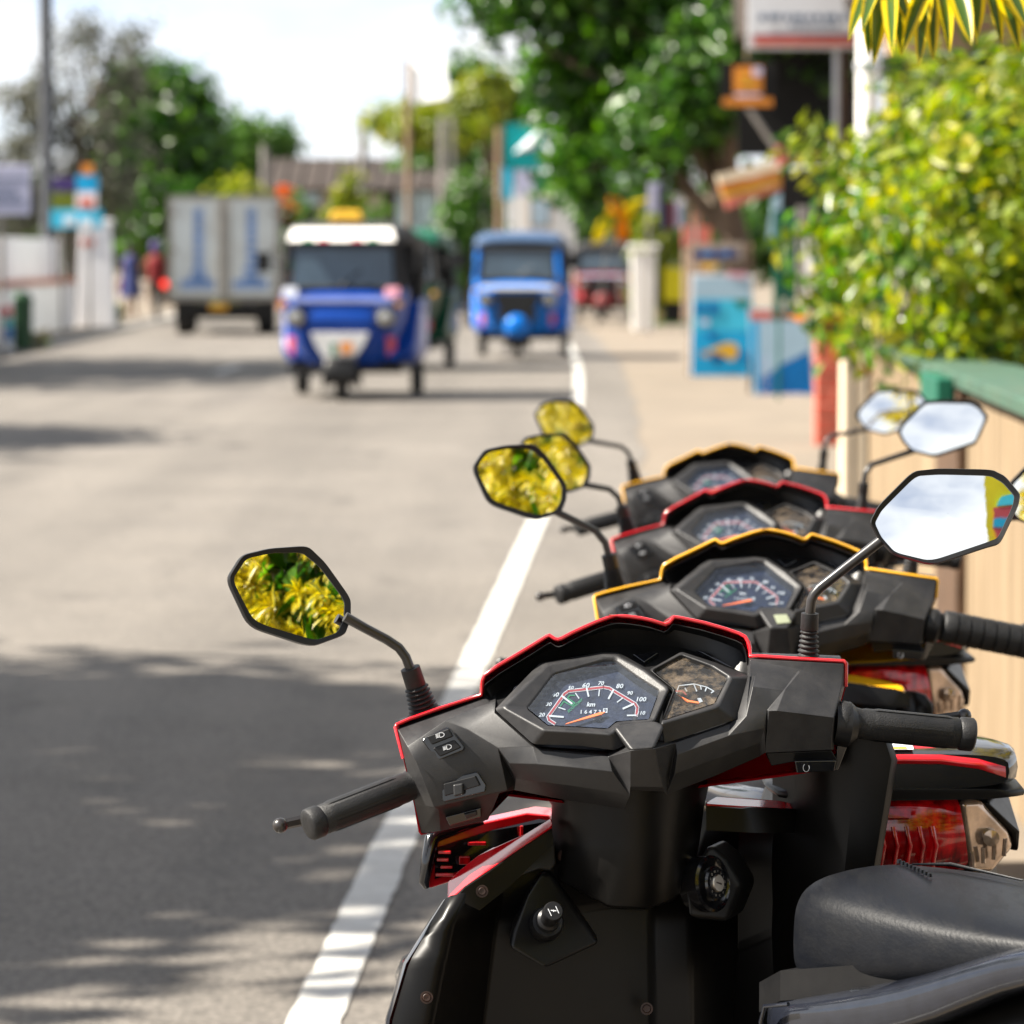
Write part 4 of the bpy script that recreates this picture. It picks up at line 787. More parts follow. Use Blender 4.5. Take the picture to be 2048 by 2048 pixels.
def tuktuk(u, Y, colour, label, rz=0.0, taxi=False, band='signwhite', fender='black', roofcol='fabric', roofpaint=False, visor=None, brightness=None, frontlow='black'):
    r_ = empty('three_wheeler', xy(u, Y), rz); tag(r_, label, 'three-wheeler', 'three-wheelers driving towards the camera')
    col = pm('paint_%s_%d' % (colour[0], int(Y)), colour[1], .32, coat=.1, spec=.22, var=.1, scale=2, dust=.08, dustcol=(.12, .11, .09))
    # front cowl
    rings = []
    for z, hw, yf, ys in ((.34, .34, -1.06, -.55), (.5, .47, -1.16, -.5), (.78, .56, -1.22, -.5), (.98, .6, -1.15, -.5), (1.08, .61, -1.0, -.52)):
        rings.append([Vector((hw * a, yf + (1 - b) * (ys - yf), z)) for a, b in ((-1, 0), (-1, .62), (-.82, .9), (-.4, 1), (.4, 1), (.82, .9), (1, .62), (1, 0))])
    mb = MB(); mb.loft(rings); mb.build('front_cowl', col, r_, bevel=.03, seg=3, ang=30)
    # rear body
    rings = []
    for y, hw, z0, z1 in ((-.42, .62, .36, .46), (-.3, .66, .34, .62), (-.05, .68, .32, .94), (.9, .68, .32, .98), (1.3, .62, .40, .95)):
        rings.append([Vector((sx * hw * k, y, z)) for sx, k, z in ((-1, .9, z0), (1, .9, z0), (1, 1, z0 + .1), (1, 1, z1), (-1, 1, z1), (-1, 1, z0 + .1))])
    mb = MB(); mb.loft(rings); mb.build('rear_body', col, r_, bevel=.03, seg=3, ang=30)
    mb = MB(); mb.box((0, .2, .30), (1.1, 1.9, .08)); mb.build('floor', M['black'], r_)
    mb = MB(); mb.box((0, .75, 1.0), (1.1, .5, .3)); mb.box((0, 1.05, 1.2), (1.1, .12, .55)); mb.build('rear_seat', M['inner'], r_, bevel=.03)
    # canopy
    rings = []
    for y, zt, zb, hw in ((-1.0, 1.60, 1.48, .56), (-.8, 1.69, 1.52, .60), (-.3, 1.73, 1.52, .63), (.5, 1.74, 1.3, .65), (1.1, 1.70, .99, .65), (1.32, 1.58, .97, .60)):
        rings.append([Vector((hw * math.copysign(abs(math.cos(a)) ** .55, math.cos(a)), y, zb + (zt - zb) * max(0, math.sin(a)) ** .5)) for a in [math.pi * k / 14 for k in range(15)]] )
    mb = MB(); mb.loft(rings, closed=False); o = mb.build('canopy', M['roofgrey'] if roofpaint else M[roofcol], r_, smooth=50); sd = o.modifiers.new('t', 'SOLIDIFY'); sd.thickness = .02
    mb = MB(); mb.box((0, 1.27, 1.28), (1.2, .03, .62)); mb.box((-.63, .9, 1.28), (.02, .7, .6)); mb.box((.63, .9, 1.28), (.02, .7, .6)); mb.build('rear_curtain', M['fabric'], r_)
    # windscreen
    mb = MB(); mb.slab([(-.50, -1.03, 1.10), (.50, -1.03, 1.10), (.47, -.97, 1.47), (-.47, -.97, 1.47)], (0, .015, 0)); ws = mb.build('windscreen', M['glassdark'], r_)
    mb = MB()
    for sx in (-1, 1): mb = MB(); mb.tube([(sx * .57, -1.02, 1.06), (sx * .53, -.96, 1.52)], .035, 8); mb.build('windscreen_pillar', col if roofpaint else M['fabric'], r_)
    mb = MB()
    mb.tube([(-.56, -.97, 1.50), (.56, -.97, 1.50)], .035, 8); mb.tube([(-.57, -1.03, 1.085), (.57, -1.03, 1.085)], .022, 8); mb.build('windscreen_frame', M['fabric'], r_)
    mb = MB(); mb.tube([(0, -1.045, 1.11), (.18, -1.035, 1.26)], .008, 6); mb.build('wiper', M['black'], ws)
    for sx in (-1, 1): mb = MB(); mb.tube([(sx * .6, -.5, 1.0), (sx * .61, -.45, 1.55)], .025, 8); mb.build('door_frame', M['fabric'], r_)
    # lights, plates, trim
    for sx in (-1, 1):
        mb = MB(); mb.lathe([(.105, -.02), (.105, .03), (.085, .045)], (sx * .43, -1.17, .80), (0, -1, 0), 18); h = mb.build('headlight', M['black'], r_, smooth=40)
        mb = MB(); mb.lathe([(.085, .03), (.07, .05), (.0, .062)], (sx * .43, -1.17, .80), (0, -1, 0), 16); mb.build('lens', M['lamp'], h, smooth=60)
        mb = MB(); mb.lathe([(.035, 0), (.035, .03), (.0, .04)], (sx * .55, -1.06, .93), (0, -1, 0), 12); mb.build('indicator', M['plate'], r_, smooth=60)
        mb = MB(); mb.tube([(sx * .56, -.98, 1.3), (sx * .72, -1.02, 1.34)], .01, 6); mb.box((sx * .76, -1.02, 1.33), (.13, .04, .19)); mb.build('mirror', M['black'], r_)
        mb = MB(); mb.slab([(sx * .45, -1.215, .44), (sx * .52, -1.16, .5), (sx * .52, -1.175, .62), (sx * .44, -1.225, .62)], (0, .02, 0)); mb.build('reflector', M['signred'], r_)
    mb = MB(); mb.slab([(-.5, -1.195, .95), (.5, -1.195, .95), (.5, -1.185, 1.0), (-.5, -1.185, 1.0)], (0, .03, 0)); mb.build('front_stripe', M[band], r_)
    # front mudguard and wheel
    mb = MB(); rings = []
    for a in [R(q) for q in range(-20, 201, 20)]:
        c = Vector((0, -1.08 - .30 * math.cos(a), .24 + .27 * math.sin(a))); rings.append([c + Vector((sx, 0, dz)) for sx, dz in ((-.16, -.03), (-.12, .02), (.12, .02), (.16, -.03))])
    mb.loft(rings, closed=False); o = mb.build('mudguard', M[frontlow], r_, smooth=60); sd = o.modifiers.new('t', 'SOLIDIFY'); sd.thickness = .015
    mb = MB(); mb.slab([(-.28, -1.26, .66), (.28, -1.26, .66), (.24, -1.30, .56), (.15, -1.33, .42), (-.15, -1.33, .42), (-.24, -1.30, .56)], (0, .06, 0)); fp = mb.build('fender_plate', M[fender], r_, bevel=.015)
    wheel(r_, (0, -1.08, .2), .2, .1); wheel(r_, (-.58, .75, .2), .2, .11); wheel(r_, (.58, .75, .2), .2, .11)
    mb = MB(); mb.tube([(-.06, -1.05, .2), (-.07, -.98, .5)], .02, 6); mb.tube([(.06, -1.05, .2), (.07, -.98, .5)], .02, 6); mb.build('fork', M['black'], r_)
    if not taxi:
        mb = MB(); mb.slab([(-.33, -1.235, .90), (.33, -1.235, .90), (.25, -1.255, .70), (.14, -1.285, .60), (-.14, -1.285, .60), (-.25, -1.255, .70)], (0, .05, 0)); mb.build('front_grille', M['black'], r_, bevel=.01)
    if visor:
        mb = MB(); mb.slab([(-.52, -1.10, 1.53), (.52, -1.10, 1.53), (.48, -.98, 1.65), (-.48, -.98, 1.65)], (0, .03, .01)); vz = mb.build('visor', M['whiteclean'], r_, bevel=.012)
        for k, (x, m_) in enumerate(((-.32, 'greenprint'), (-.17, 'signred'), (.15, 'signred'), (.3, 'greenprint'))):
            mb = MB(); mb.slab([(x - .06, -1.108, 1.533), (x + .06, -1.108, 1.533), (x + .03, -1.09, 1.562), (x - .03, -1.09, 1.562)], (0, .01, 0)); mb.build('visor_mark', M[m_], vz)
    if taxi:
        mb = MB(); mb.loft([[Vector((x, y, 0)) for x, y in ((-.17, -.07), (.17, -.07), (.17, .07), (-.17, .07))], [Vector((x, y, .11)) for x, y in ((-.14, -.05), (.14, -.05), (.14, .05), (-.14, .05))]]); o = mb.build('taxi_sign', M['gold'], r_, bevel=.025); o.location = (0, -.55, 1.72)
        mb = MB(); mb.slab([(-.09, -1.338, .56), (-.03, -1.338, .56), (-.03, -1.342, .44), (-.07, -1.342, .44)], (0, .006, 0)); mb.build('flag_sticker', M['greenprint'], fp)
        mb = MB(); mb.slab([(.0, -1.338, .57), (.13, -1.338, .57), (.13, -1.342, .48), (.02, -1.342, .46)], (0, .006, 0)); mb.build('flag_sticker', M['orangesign'], fp)
        for x0_, x1_ in ((-.56, -.42), (.42, .56)):
            mb = MB(); mb.slab([(x0_, -1.19, 1.0), (x1_, -1.19, 1.0), (x1_, -1.11, 1.09), (x0_, -1.11, 1.09)], (0, .03, 0)); mb.build('corner_sticker', M['cornerw' if x0_ < 0 else 'cornerp'], r_, bevel=.01)
        for sx in (-1, 1):
            mb = MB(); mb.slab([(sx * .683, -.0, .55), (sx * .683, .6, .5), (sx * .683, .6, .8), (sx * .683, .0, .85)], (sx * .004, 0, 0)); mb.build('side_sticker', M['signlilac'], r_)
    # driver behind the windscreen
    return r_
tuktuk(705, 35.9, ('blue', (0.001, 0.042, 0.27)), 'nearest blue three-wheeler with a white visor and gold roof sign', R(-3), True, 'stripe', 'nose', 'fabric', visor=True)
tuktuk(796, 45.2, ('green', (0.0, 0.05, 0.025)), 'dark green three-wheeler half hidden behind the nearest blue one', R(-4), False, 'darkgreen', 'black', 'darkgreen')
tuktuk(1043, 50.2, ('blue', (0.0, 0.15, 0.58)), 'bright blue three-wheeler with a white stripe near the road edge', R(-3), False, 'signwhite', 'black', roofpaint=True)
o = [x for x in bpy.data.objects if x.name.startswith('three_wheeler') and x.parent is None][-1]
mb = MB(); mb.lathe([(.17, 0), (.16, .05), (.1, .09), (0, .1)], (0, -1.31, .44), (0, -1, 0), 16); mb.build('mudguard_nose', [m for m in bpy.data.materials if m.name == 'paint_blue_50'][0], o, smooth=60)
tuktuk(952, 74, ('blue', (0.0, 0.11, 0.40)), 'far blue three-wheeler seen left of the bright blue one', R(-4), False, 'deepblue', 'black')
tuktuk(1208, 79.5, ('red', (0.15, 0.002, 0.003)), 'dark red three-wheeler parked beside the sunlit white pillar', R(-3), False, 'signlilac', 'black')
o = [x for x in bpy.data.objects if x.name.startswith('three_wheeler') and x.parent is None][-1]
mb = MB(); mb.lathe([(.17, 0), (.16, .05), (.1, .09), (0, .1)], (0, -1.31, .44), (0, -1, 0), 16); mb.build('mudguard_nose', M['redprint'], o, smooth=60)

# box lorry seen from behind
lr = empty('box_lorry', xy(448, 64), R(3)); tag(lr, 'pale grey box lorry seen from behind with blue lettering on its doors', 'lorry')
M['lorry'] = pm('lorry_panel', (0.58, 0.62, 0.61), .6, var=.15, scale=1.5, dust=.45, dustcol=(0.27, 0.235, 0.19), stretch=(1, 1, .5))
M['lorryframe'] = pm('lorry_frame', (0.26, 0.235, 0.20), .6, var=.25)
M['lorryblue'] = pm('lorry_blue_print', (0.14, 0.24, 0.46), .6, var=.3, scale=6)
H0, H1, HW = .62, 2.45, .95
mb = MB(); mb.box((0, 2.0, (H0 + H1) / 2), (2 * HW, 3.9, H1 - H0)); mb.build('box_body', M['lorry'], lr, bevel=.02)
for sx in (-1, 1):
    mb = MB(); mb.box((sx * HW * .49, .02, (H0 + H1) / 2 + .02), (HW * .93, .05, H1 - H0 - .12)); d = mb.build('rear_door', M['lorry'], lr, bevel=.01)
    mb = MB(); rnd = random.Random(3 + sx); z = .95
    while z < 2.2:
        h = rnd.uniform(.1, .2); mb.box((sx * HW * .49 + .02, -.009, z + h / 2), (.16 if z > 1.15 else .28, .006, h)); z += h + .025
    mb.build('door_lettering', M['lorryblue'], d)
    mb = MB(); mb.box((sx * HW * .49, -.009, .9), (.6, .006, .16)); mb.build('door_stripe', M['lorryblue'], d)
    mb = MB(); mb.tube([(sx * .09, -.03, H0 + .1), (sx * .09, -.03, H1 - .08)], .02, 8); mb.build('lock_rod', M['lorryframe'], d)
    for z in (.85, 1.5, 2.15):
        mb = MB(); mb.box((sx * (HW - .05), -.015, z), (.14, .03, .07)); mb.build('hinge', M['lorryframe'], d)
    mb = MB(); mb.box((sx * .62, .1, .47), (.16, .06, .1)); mb.build('tail_light', M['signred'], lr, bevel=.01)
    wheel(lr, (sx * .72, 1.0, .36), .36, .30); wheel(lr, (sx * .74, 4.6, .36), .36, .22)
mb = MB()
for z in (H0 + .02, H1 - .02): mb.box((0, -.005, z), (2 * HW + .02, .05, .07))
for x in (-HW, 0, HW): mb.box((x, -.012, (H0 + H1) / 2), (.07, .05, H1 - H0))
mb.build('door_frame', M['lorryframe'], lr)
mb = MB(); mb.box((-.4, 2.2, .5), (.1, 4.6, .16)); mb.box((.4, 2.2, .5), (.1, 4.6, .16)); mb.box((0, .06, .48), (1.5, .1, .14)); mb.box((0, 1.0, .36), (1.3, .14, .14)); mb.build('chassis', M['black'], lr)
mb = MB(); mb.box((-.1, .0, .5), (.32, .02, .12)); mb.build('number_plate', M['plate'], lr)
mb = MB(); mb.box((0, 4.9, 1.2), (1.7, 1.3, 1.3)); mb.build('cab', M['lorryframe'], lr, bevel=.08)
mb = MB()
for sx in (-1, 1): mb.box((sx * .72, .62, .42), (.34, .015, .4))
mb.build('mud_flap', M['black'], lr)

# people in the distance
def figure(name, loc, label, joints, rad, edges, cloths, rz=0, group=None):
    r_ = empty(name, loc, rz); tag(r_, label, 'person', group)
    me = bpy.data.meshes.new('body'); me.from_pydata(joints, edges, []); o = mk('body', me, r_); me.materials.append(M['skin'])
    sk = o.modifiers.new('skin', 'SKIN'); sl = me.skin_vertices[0].data
    for i, q in enumerate(rad): sl[i].radius = (q, q)
    sl[0].use_root = True; ss = o.modifiers.new('sub', 'SUBSURF'); ss.levels = 1; ss.render_levels = 1
    for p in me.polygons: p.use_smooth = True
    for nm, mb, m_ in cloths: mb.build(nm, M[m_], r_, smooth=60)
    return r_
J = [(0, 0, .92), (0, 0, 1.15), (0, 0, 1.36), (0, -.01, 1.46), (0, -.02, 1.58), (-.1, 0, .88), (-.11, .03, .48), (-.1, .0, .08), (-.1, -.12, .04), (.1, 0, .88), (.12, -.1, .48), (.1, -.02, .08), (.1, -.14, .04), (-.19, 0, 1.34), (-.25, .02, 1.08), (-.24, -.08, .86), (.19, 0, 1.34), (.26, -.02, 1.08), (.22, -.12, .88)]
Ed = [(0, 1), (1, 2), (2, 3), (3, 4), (0, 5), (5, 6), (6, 7), (7, 8), (0, 9), (9, 10), (10, 11), (11, 12), (2, 13), (13, 14), (14, 15), (2, 16), (16, 17), (17, 18)]
Ra = [.13, .12, .12, .05, .1, .08, .055, .038, .035, .08, .055, .038, .035, .05, .038, .03, .05, .038, .03]
dr = MB(); dr.lathe([(.26, .48), (.22, .75), (.16, 1.0), (.155, 1.1), (.19, 1.28), (.15, 1.4), (.06, 1.44)], n=16)
hr = MB(); hr.lathe([(.07, -.1), (.115, -.04), (.12, .04), (.08, .11), (0, .125)], (0, .03, 1.60), n=14)
bg_ = MB(); bg_.box((.27, -.05, .72), (.1, .26, .3))
pr = figure('person', xy(262, 82), 'person in a blue dress walking near the lorry carrying a red bag', J, Ra, Ed, [('dress', dr, 'clothB'), ('hair', hr, 'hair'), ], R(160))
tag(bg_.build('shoulder_bag', M['clothR'], None, bevel=.03), 'red bag held by the person in the blue dress', 'bag').location = xy(262, 82) + Vector((-.5, .05, 0))
# motorbike and rider
mbk = empty('motorbike', xy(311, 80), R(4)); tag(mbk, 'dark motorbike with a lit red tail light beside the lorry', 'motorbike')
wheel(mbk, (0, .1, .28), .28, .1); wheel(mbk, (0, 1.3, .28), .28, .09)
mb = MB(); mb.loft([[Vector((sx * w_, y, z)) for sx, z in ((-1, z0), (1, z0), (1, z1), (-1, z1))] for y, w_, z0, z1 in ((-.05, .08, .6, .76), (.4, .13, .5, .74), (.8, .12, .4, .8), (1.1, .08, .45, .86))]); mb.build('bike_body', M['gloss'], mbk, bevel=.03)
mb = MB(); mb.box((0, .35, .80), (.24, .75, .08)); mb.build('seat', M['black'], mbk, bevel=.03)
mb = MB(); mb.tube([(-.35, 1.0, 1.02), (0, 1.1, .98), (.35, 1.0, 1.02)], .016, 8); mb.tube([(0, 1.1, .98), (0, 1.3, .28)], .03, 8); mb.build('handlebar', M['black'], mbk)
M['taillit'] = pm('lit_tail_light', (0.8, 0.03, 0.02), .3, emit=.6)
mb = MB(); mb.lathe([(.09, 0), (.08, .04), (0, .06)], (.2, -.08, .78), (0, -1, 0), 14); mb.build('tail_light', M['taillit'], mbk, smooth=60)
mb = MB(); mb.tube([(.14, .1, .3), (.15, -.1, .36), (.15, -.25, .38)], .04, 8); mb.build('exhaust', M['metal'], mbk)
J2 = [(0, .3, .92), (0, .33, 1.15), (0, .38, 1.36), (0, .39, 1.45), (0, .4, 1.56), (-.1, .34, .88), (-.17, .75, .75), (-.15, .68, .36), (-.15, .84, .33), (.1, .34, .88), (.17, .75, .75), (.15, .68, .36), (.15, .84, .33), (-.19, .38, 1.33), (-.3, .6, 1.14), (-.33, .95, 1.04), (.19, .38, 1.33), (.3, .6, 1.14), (.33, .95, 1.04)]
sh = MB(); sh.lathe([(.17, .86), (.18, 1.0), (.2, 1.2), (.19, 1.32), (.1, 1.42), (.05, 1.44)], (0, .34, 0), n=16)
hm = MB(); hm.lathe([(.1, -.12), (.135, -.03), (.13, .06), (.08, .13), (0, .15)], (0, .4, 1.60), n=14)
figure('person', xy(311, 80), 'rider in a dark red shirt and helmet seated on the motorbike', J2, Ra, Ed, [('shirt', sh, 'clothR'), ('helmet', hm, 'purple')], R(4))
# ------------------------------------------------------------------ the motor scooters
D1 = 3.74
def zf(x0, y0, s):
    return (lambda x, y, d=0.0: P(x0 + x * s, y0 + y * s, D1 + d)), (lambda x, y: (x0 + x * s, y0 + y * s))
A, A2 = zf(780, 1220, 480 / 1932); B, B2 = zf(1220, 1220, 520 / 1932); Cc, C2 = zf(1020, 1300, 460 / 1932)
Dd, D2 = zf(780, 1580, 480 / 1932); Ee, E2 = zf(1240, 1580, 480 / 1932); Ff, F2 = zf(520, 1400, 380 / 1932); G6, G2 = zf(1640, 1320, 408 / 1714)
O = P(1261, 1600, D1 + .04)
PSI = R(50.0)
root = empty('motor_scooter', (O.x, O.y, 0)); rl = root.location
BAR, BODY = [], []
def bar(o): BAR.append(o); return o
def body(o): BODY.append(o); return o
def bb(mb, name, mats, parent=None, **k):
    """build with its origin at the steering head (children share their parent's origin)"""
    o = mb.build(name, mats, parent or root, origin=O, **k)
    o.location = O - rl if parent is None else (0, 0, 0)
    return o
LF = lambda a, b, k: a.lerp(b, k)

# ---- rear handlebar cover (dark grey, faceted)
pts = {}
def V(k, p): pts[k] = p
V('a1', A(65, 965, .012)); V('a2', A(440, 838, .022)); V('a3', A(770, 712, .037)); V('b3', A(806, 742, .03)); V('b2', A(445, 888, .0)); V('b1', A(140, 1098, -.012))
V('s1', A(852, 735, .025)); V('s2', A(845, 830, -.012)); V('s3', A(1150, 1098, -.034)); V('s4', A(870, 1112, -.02)); V('s5', A(630, 965, -.008))
V('p1', A(945, 1450, -.016)); V('p2', A(355, 1588, -.022)); V('p3', A(215, 1230, -.03)); V('e1', A(115, 1195, .0)); V('e2', A(200, 1560, .008))
V('l1', A(250, 1803, .014)); V('l2', A(410, 1778, .004)); V('l3', A(395, 1598, -.012)); V('l4', A(880, 1475, -.006)); V('l5', A(790, 1690, .006))
V('c1', A(1222, 1130, -.036)); V('c2', A(1760, 1180, -.052)); V('c3', A(1930, 1500, -.052)); V('c4', A(1885, 1603, -.034)); V('c5', A(1440, 1535, -.012)); V('c6', A(1000, 1450, .008)); V('c7', A(1010, 1400, .006))
V('d1', A(960, 1235, -.026)); V('d2', A(1190, 1240, -.043)); V('d3', A(1460, 1265, -.051)); V('d4', A(1790, 1300, -.057)); V('f1', A(1010, 1360, -.012)); V('f2', A(1220, 1385, -.034)); V('f3', A(1470, 1415, -.042)); V('f4', A(1830, 1470, -.052))
V('k1', Cc(1012, 845, -.086)); V('k2', Cc(1215, 827, -.086)); V('k3', B(400, 1350, -.05)); V('k4', B(140, 1340, -.05)); V('k5', B(150, 1312, -.066)); V('k6', B(392, 1318, -.066))
V('n1', B(488, 985, -.042)); V('n2', B(420, 1372, -.03)); V('n3', B(790, 1230, -.008)); V('n4', B(1110, 1090, .004)); V('n5', B(1160, 1060, -.012)); V('n6', B(1170, 742, -.022)); V('n7', B(1012, 790, -.026)); V('n8', B(935, 812, -.018)); V('n9', B(890, 850, -.022)); V('na', B(500, 1075, -.046)); V('nb', B(880, 935, -.034)); V('nc', B(1145, 880, -.026)); V('nd', B(480, 1220, -.043)); V('ne', B(830, 1090, -.03)); V('nf', B(1120, 985, -.018))
V('t1', B(1040, 500, .004)); V('t2', B(1082, 478, .014)); V('t3', B(1400, 445, .02)); V('t4', B(1290, 600, -.002)); V('t5', B(1060, 570, -.012))
V('u1', B(1412, 462, .018)); V('u2', B(1725, 556, .026)); V('u3', B(1662, 800, -.018)); V('u4', B(1240, 750, -.028)); V('u5', B(1300, 590, -.004)); V('u6', B(1642, 1040, -.008)); V('u7', B(1152, 1062, -.016)); V('u0', B(1178, 748, -.026))
V('v1', B(1038, 368, .037)); V('v2', B(1738, 402, .026)); V('v3', B(1745, 560, .032)); V('v4', B(1682, 800, .01)); V('v5', B(1664, 1040, .012)); V('v6', B(930, 465, .035))
polys = ['a1 a2 a3 b3 b2 b1', 'b2 b3 s1 s2 s3 s4 s5', 'b1 b2 s5 s4 p1 p2 p3', 'a1 b1 p3 e1', 'e1 p3 p2 e2', 'e2 p2 l3 l2 l1', 'l3 p2 p1 l4 l5 l2', 's4 c7 p1', 'c7 c6 l4 p1',
         's4 s3 d2 d1', 's3 c1 d2', 'c1 d3 d2', 'c1 c2 d4 d3', 'c2 c3 d4', 's4 d1 c7', 'c7 d1 f1 c6', 'd1 d2 f2 f1', 'd2 d3 f3 f2', 'd3 d4 f4 f3', 'd4 c3 c4 f4', 'c6 f1 c5', 'f1 f2 c5', 'f2 f3 c4 c5', 'f3 f4 c4', 'c2 k1 k5 c3', 'c3 k5 k4', 'k1 k2 k6 k5', 'k5 k6 k3 k4', 'k2 n1 n2 k6', 'k6 n2 k3', 'c3 k4 c4',
         'n1 n9 nb na', 'n9 n8 n7 nb', 'n7 n6 nc nb', 'n6 n5 nc', 'na nb ne nd', 'nb nc nf ne', 'nc n5 n4 nf', 'n1 na nd n2', 'nd ne n3 n2', 'ne nf n4 n3', 't1 t2 t5 n7 n8', 't2 t3 t4 t5', 't5 t4 n6 n7', 't3 u1 u5 t4', 't4 u5 u4 u0 n6', 'u1 u2 u3 u4 u5', 'u4 u3 u6 u7 u0', 'n6 u0 u7 n5',
         'v1 v2 u2 u1 t3 t2 t1', 'v2 v3 u2', 'u2 v3 v4 u3', 'u3 v4 v5 u6']
mb = MB(); ks = list(pts); ix = {k: i for i, k in enumerate(ks)}; mb.v = [pts[k] for k in ks]
for s in polys: mb.f.append([ix[k] for k in s.split()]); mb.m.append(0)
# the open rim of the cover returns forward into the front cover
cnt = {}
for f in mb.f:
    for i in range(len(f)):
        e = (f[i], f[(i + 1) % len(f)]); cnt[tuple(sorted(e))] = cnt.get(tuple(sorted(e)), []) + [e]
off = {}
for es in list(cnt.values()):
    if len(es) == 1:
        a, b = es[0]
        for q in (a, b):
            if q not in off: off[q] = len(mb.v); mb.v.append(mb.v[q] + Vector((0, max(.02, O.y + .03 - mb.v[q].y), .004)))
        mb.f.append([b, a, off[a], off[b]]); mb.m.append(0)
bar(bb(mb, 'rear_cover', M['cover'], bevel=.0042, seg=4, ang=24, smooth=62))

# ---- visor: inner dark wall under the lip, and the lip itself
rim = [A(250, 1812, .012), A(232, 1790, .012), A(195, 1570, .01), A(108, 1200, .004), A(44, 950, .016), A(56, 925, .018), A(160, 880, .022), A(400, 795, .03), A(735, 690, .04), A(741, 600, .048), A(744, 572, .050), A(760, 545, .052), A(870, 466, .058), A(1000, 390, .064), A(1140, 306, .069), A(1262, 230, .074), A(1284, 222, .074), A(1325, 250, .074), A(1350, 256, .074), A(1378, 248, .074), A(1470, 200, .077), A(1560, 158, .08), A(1660, 114, .082), A(1750, 82, .084), A(1830, 68, .085), B(0, 61, .085), B(80, 61, .085), B(150, 66, .085), B(230, 77, .085), B(310, 94, .084), B(380, 116, .084), B(410, 126, .084), B(440, 112, .084), B(478, 68, .084), B(520, 74, .084), B(700, 112, .08), B(860, 158, .078), B(960, 192, .074), B(1005, 215, .069), B(1030, 245, .064), B(1040, 290, .06), B(1042, 348, .046), B(1100, 346, .042), B(1400, 366, .036), B(1735, 382, .03), B(1755, 400, .03), B(1752, 570, .034), B(1690, 810, .02), B(1675, 1180, .03), B(1200, 1250, .05), B(600, 1330, .045), A(1900, 1600, .03), A(1440, 1560, .03), A(950, 1500, .03), A(760, 1700, .02)]
i0 = min(range(len(rim)), key=lambda i: (rim[i] - A(735, 690, .04)).length); i1 = min(range(len(rim)), key=lambda i: (rim[i] - B(1042, 348, .046)).length)
rc_ = A(1650, 620, .05)
for i in range(i0, i1 + 1):          # the hood leans back over the gauges
    w_ = math.sin(math.pi * (i - i0) / (i1 - i0)) ** .5; q = rim[i]; o_ = Vector((0, 0, CAMZ)); rim[i] = o_ + (q - o_) * ((q.y - .024 * w_) / q.y) + Vector((0, 0, .0018 if 2 < i - i0 < i1 - i0 - 2 else 0))
lip = [q + Vector(((rc_.x - q.x) * .022, -.004, -.0070 + (.003 if i < 3 else 0))) for i, q in enumerate(rim[i0:i1 + 1])]
low = [A(800, 735, .04), A(835, 690, .06), A(900, 640, .07), A(1040, 560, .082), A(1250, 470, .09), A(1345, 430, .09), A(1500, 370, .09), A(1700, 310, .09), A(1800, 285, .09), B(60, 262, .09), B(220, 258, .09), B(380, 262, .09), B(450, 268, .09), B(520, 278, .088), B(680, 320, .082), B(820, 372, .075), B(930, 440, .062), B(980, 462, .05), B(1035, 470, .038)]
def resample(pl, ts):
    acc = [0.0]
    for a, b in zip(pl[:-1], pl[1:]): acc.append(acc[-1] + (b - a).length)
    out_ = []
    for t in ts:
        w = t * acc[-1]; k = max(0, min(len(pl) - 2, next((i for i in range(len(acc) - 1) if acc[i + 1] >= w), len(pl) - 2))); out_.append(pl[k].lerp(pl[k + 1], (w - acc[k]) / max(1e-9, acc[k + 1] - acc[k])))
    return out_
acc = [0.0]
for a, b in zip(lip[:-1], lip[1:]): acc.append(acc[-1] + (b - a).length)
low = resample(low, [q / acc[-1] for q in acc])
mb = MB()
mid = [a.lerp(b, .3) + Vector((0, .016, 0)) for a, b in zip(lip, low)]
top = [a + Vector((0, .004, .0006)) for a in lip]
mb.loft([top, lip], closed=False, mi=1); mb.loft([lip, mid, low], closed=False)
bar(bb(mb, 'visor_liner', [M['black'], M['cover']], smooth=35))
# ---- instrument cluster plate
c0, c1_, c2_ = Cc(320, 628, -.034), Cc(1165, 580, -.034), Cc(880, 95, .046)
PN = (c1_ - c0).cross(c2_ - c0).normalized(); PN = -PN if PN.y > 0 else PN
def QP(x, y, lift=0.0): u, v = C2(x, y); return hit(u, v, c0 + PN * lift, PN)
def plane_of(pp, back=0.014): return [q - PN * back for q in pp]
edge = low + [B(1040, 500, .02), B(935, 812, -.0), B(490, 980, -.03), Cc(1100, 760, -.05), A(1700, 1130, -.04), A(1200, 1100, -.025), A(845, 830, .0)]
mb = MB(); ctr = sum(edge, Vector()) / len(edge)
cen = [hit(*C2(x, y), c0 - PN * .0135, PN) for x, y in ((60, 400), (600, 330), (1000, 350), (1500, 330))]
mb.v = [q.copy() for q in edge] + cen; ne = len(edge)
for i in range(ne):
    j = (i + 1) % ne; m_ = (edge[i] + edge[j]) / 2; k = min(range(4), key=lambda q: (cen[q] - m_).length); mb.f.append([i, j, ne + k]); mb.m.append(0)
    k2 = min(range(4), key=lambda q: (cen[q] - (edge[j] + edge[(j + 1) % ne]) / 2).length)
    if k2 != k: mb.f.append([j, ne + k2, ne + k]); mb.m.append(0)
clus = bar(bb(mb, 'instrument_cluster', M['black']))
def bezel(I, Mm, F, liftM, dF):
    i3 = [QP(x, y, 0) for x, y in I]; m3 = [QP(x, y, liftM) for x, y in Mm]; f3 = [QP(x, y, z) for (x, y), z in zip(F, dF)]
    i0 = [q - PN * .012 for q in i3]
    mb = MB(); mb.loft([i0, i3, m3, f3], cap=False); return mb
I1 = [(150, 490), (320, 630), (615, 645), (820, 657), (890, 598), (1165, 580), (1250, 345), (1060, 225), (880, 95), (790, 92), (370, 205)]
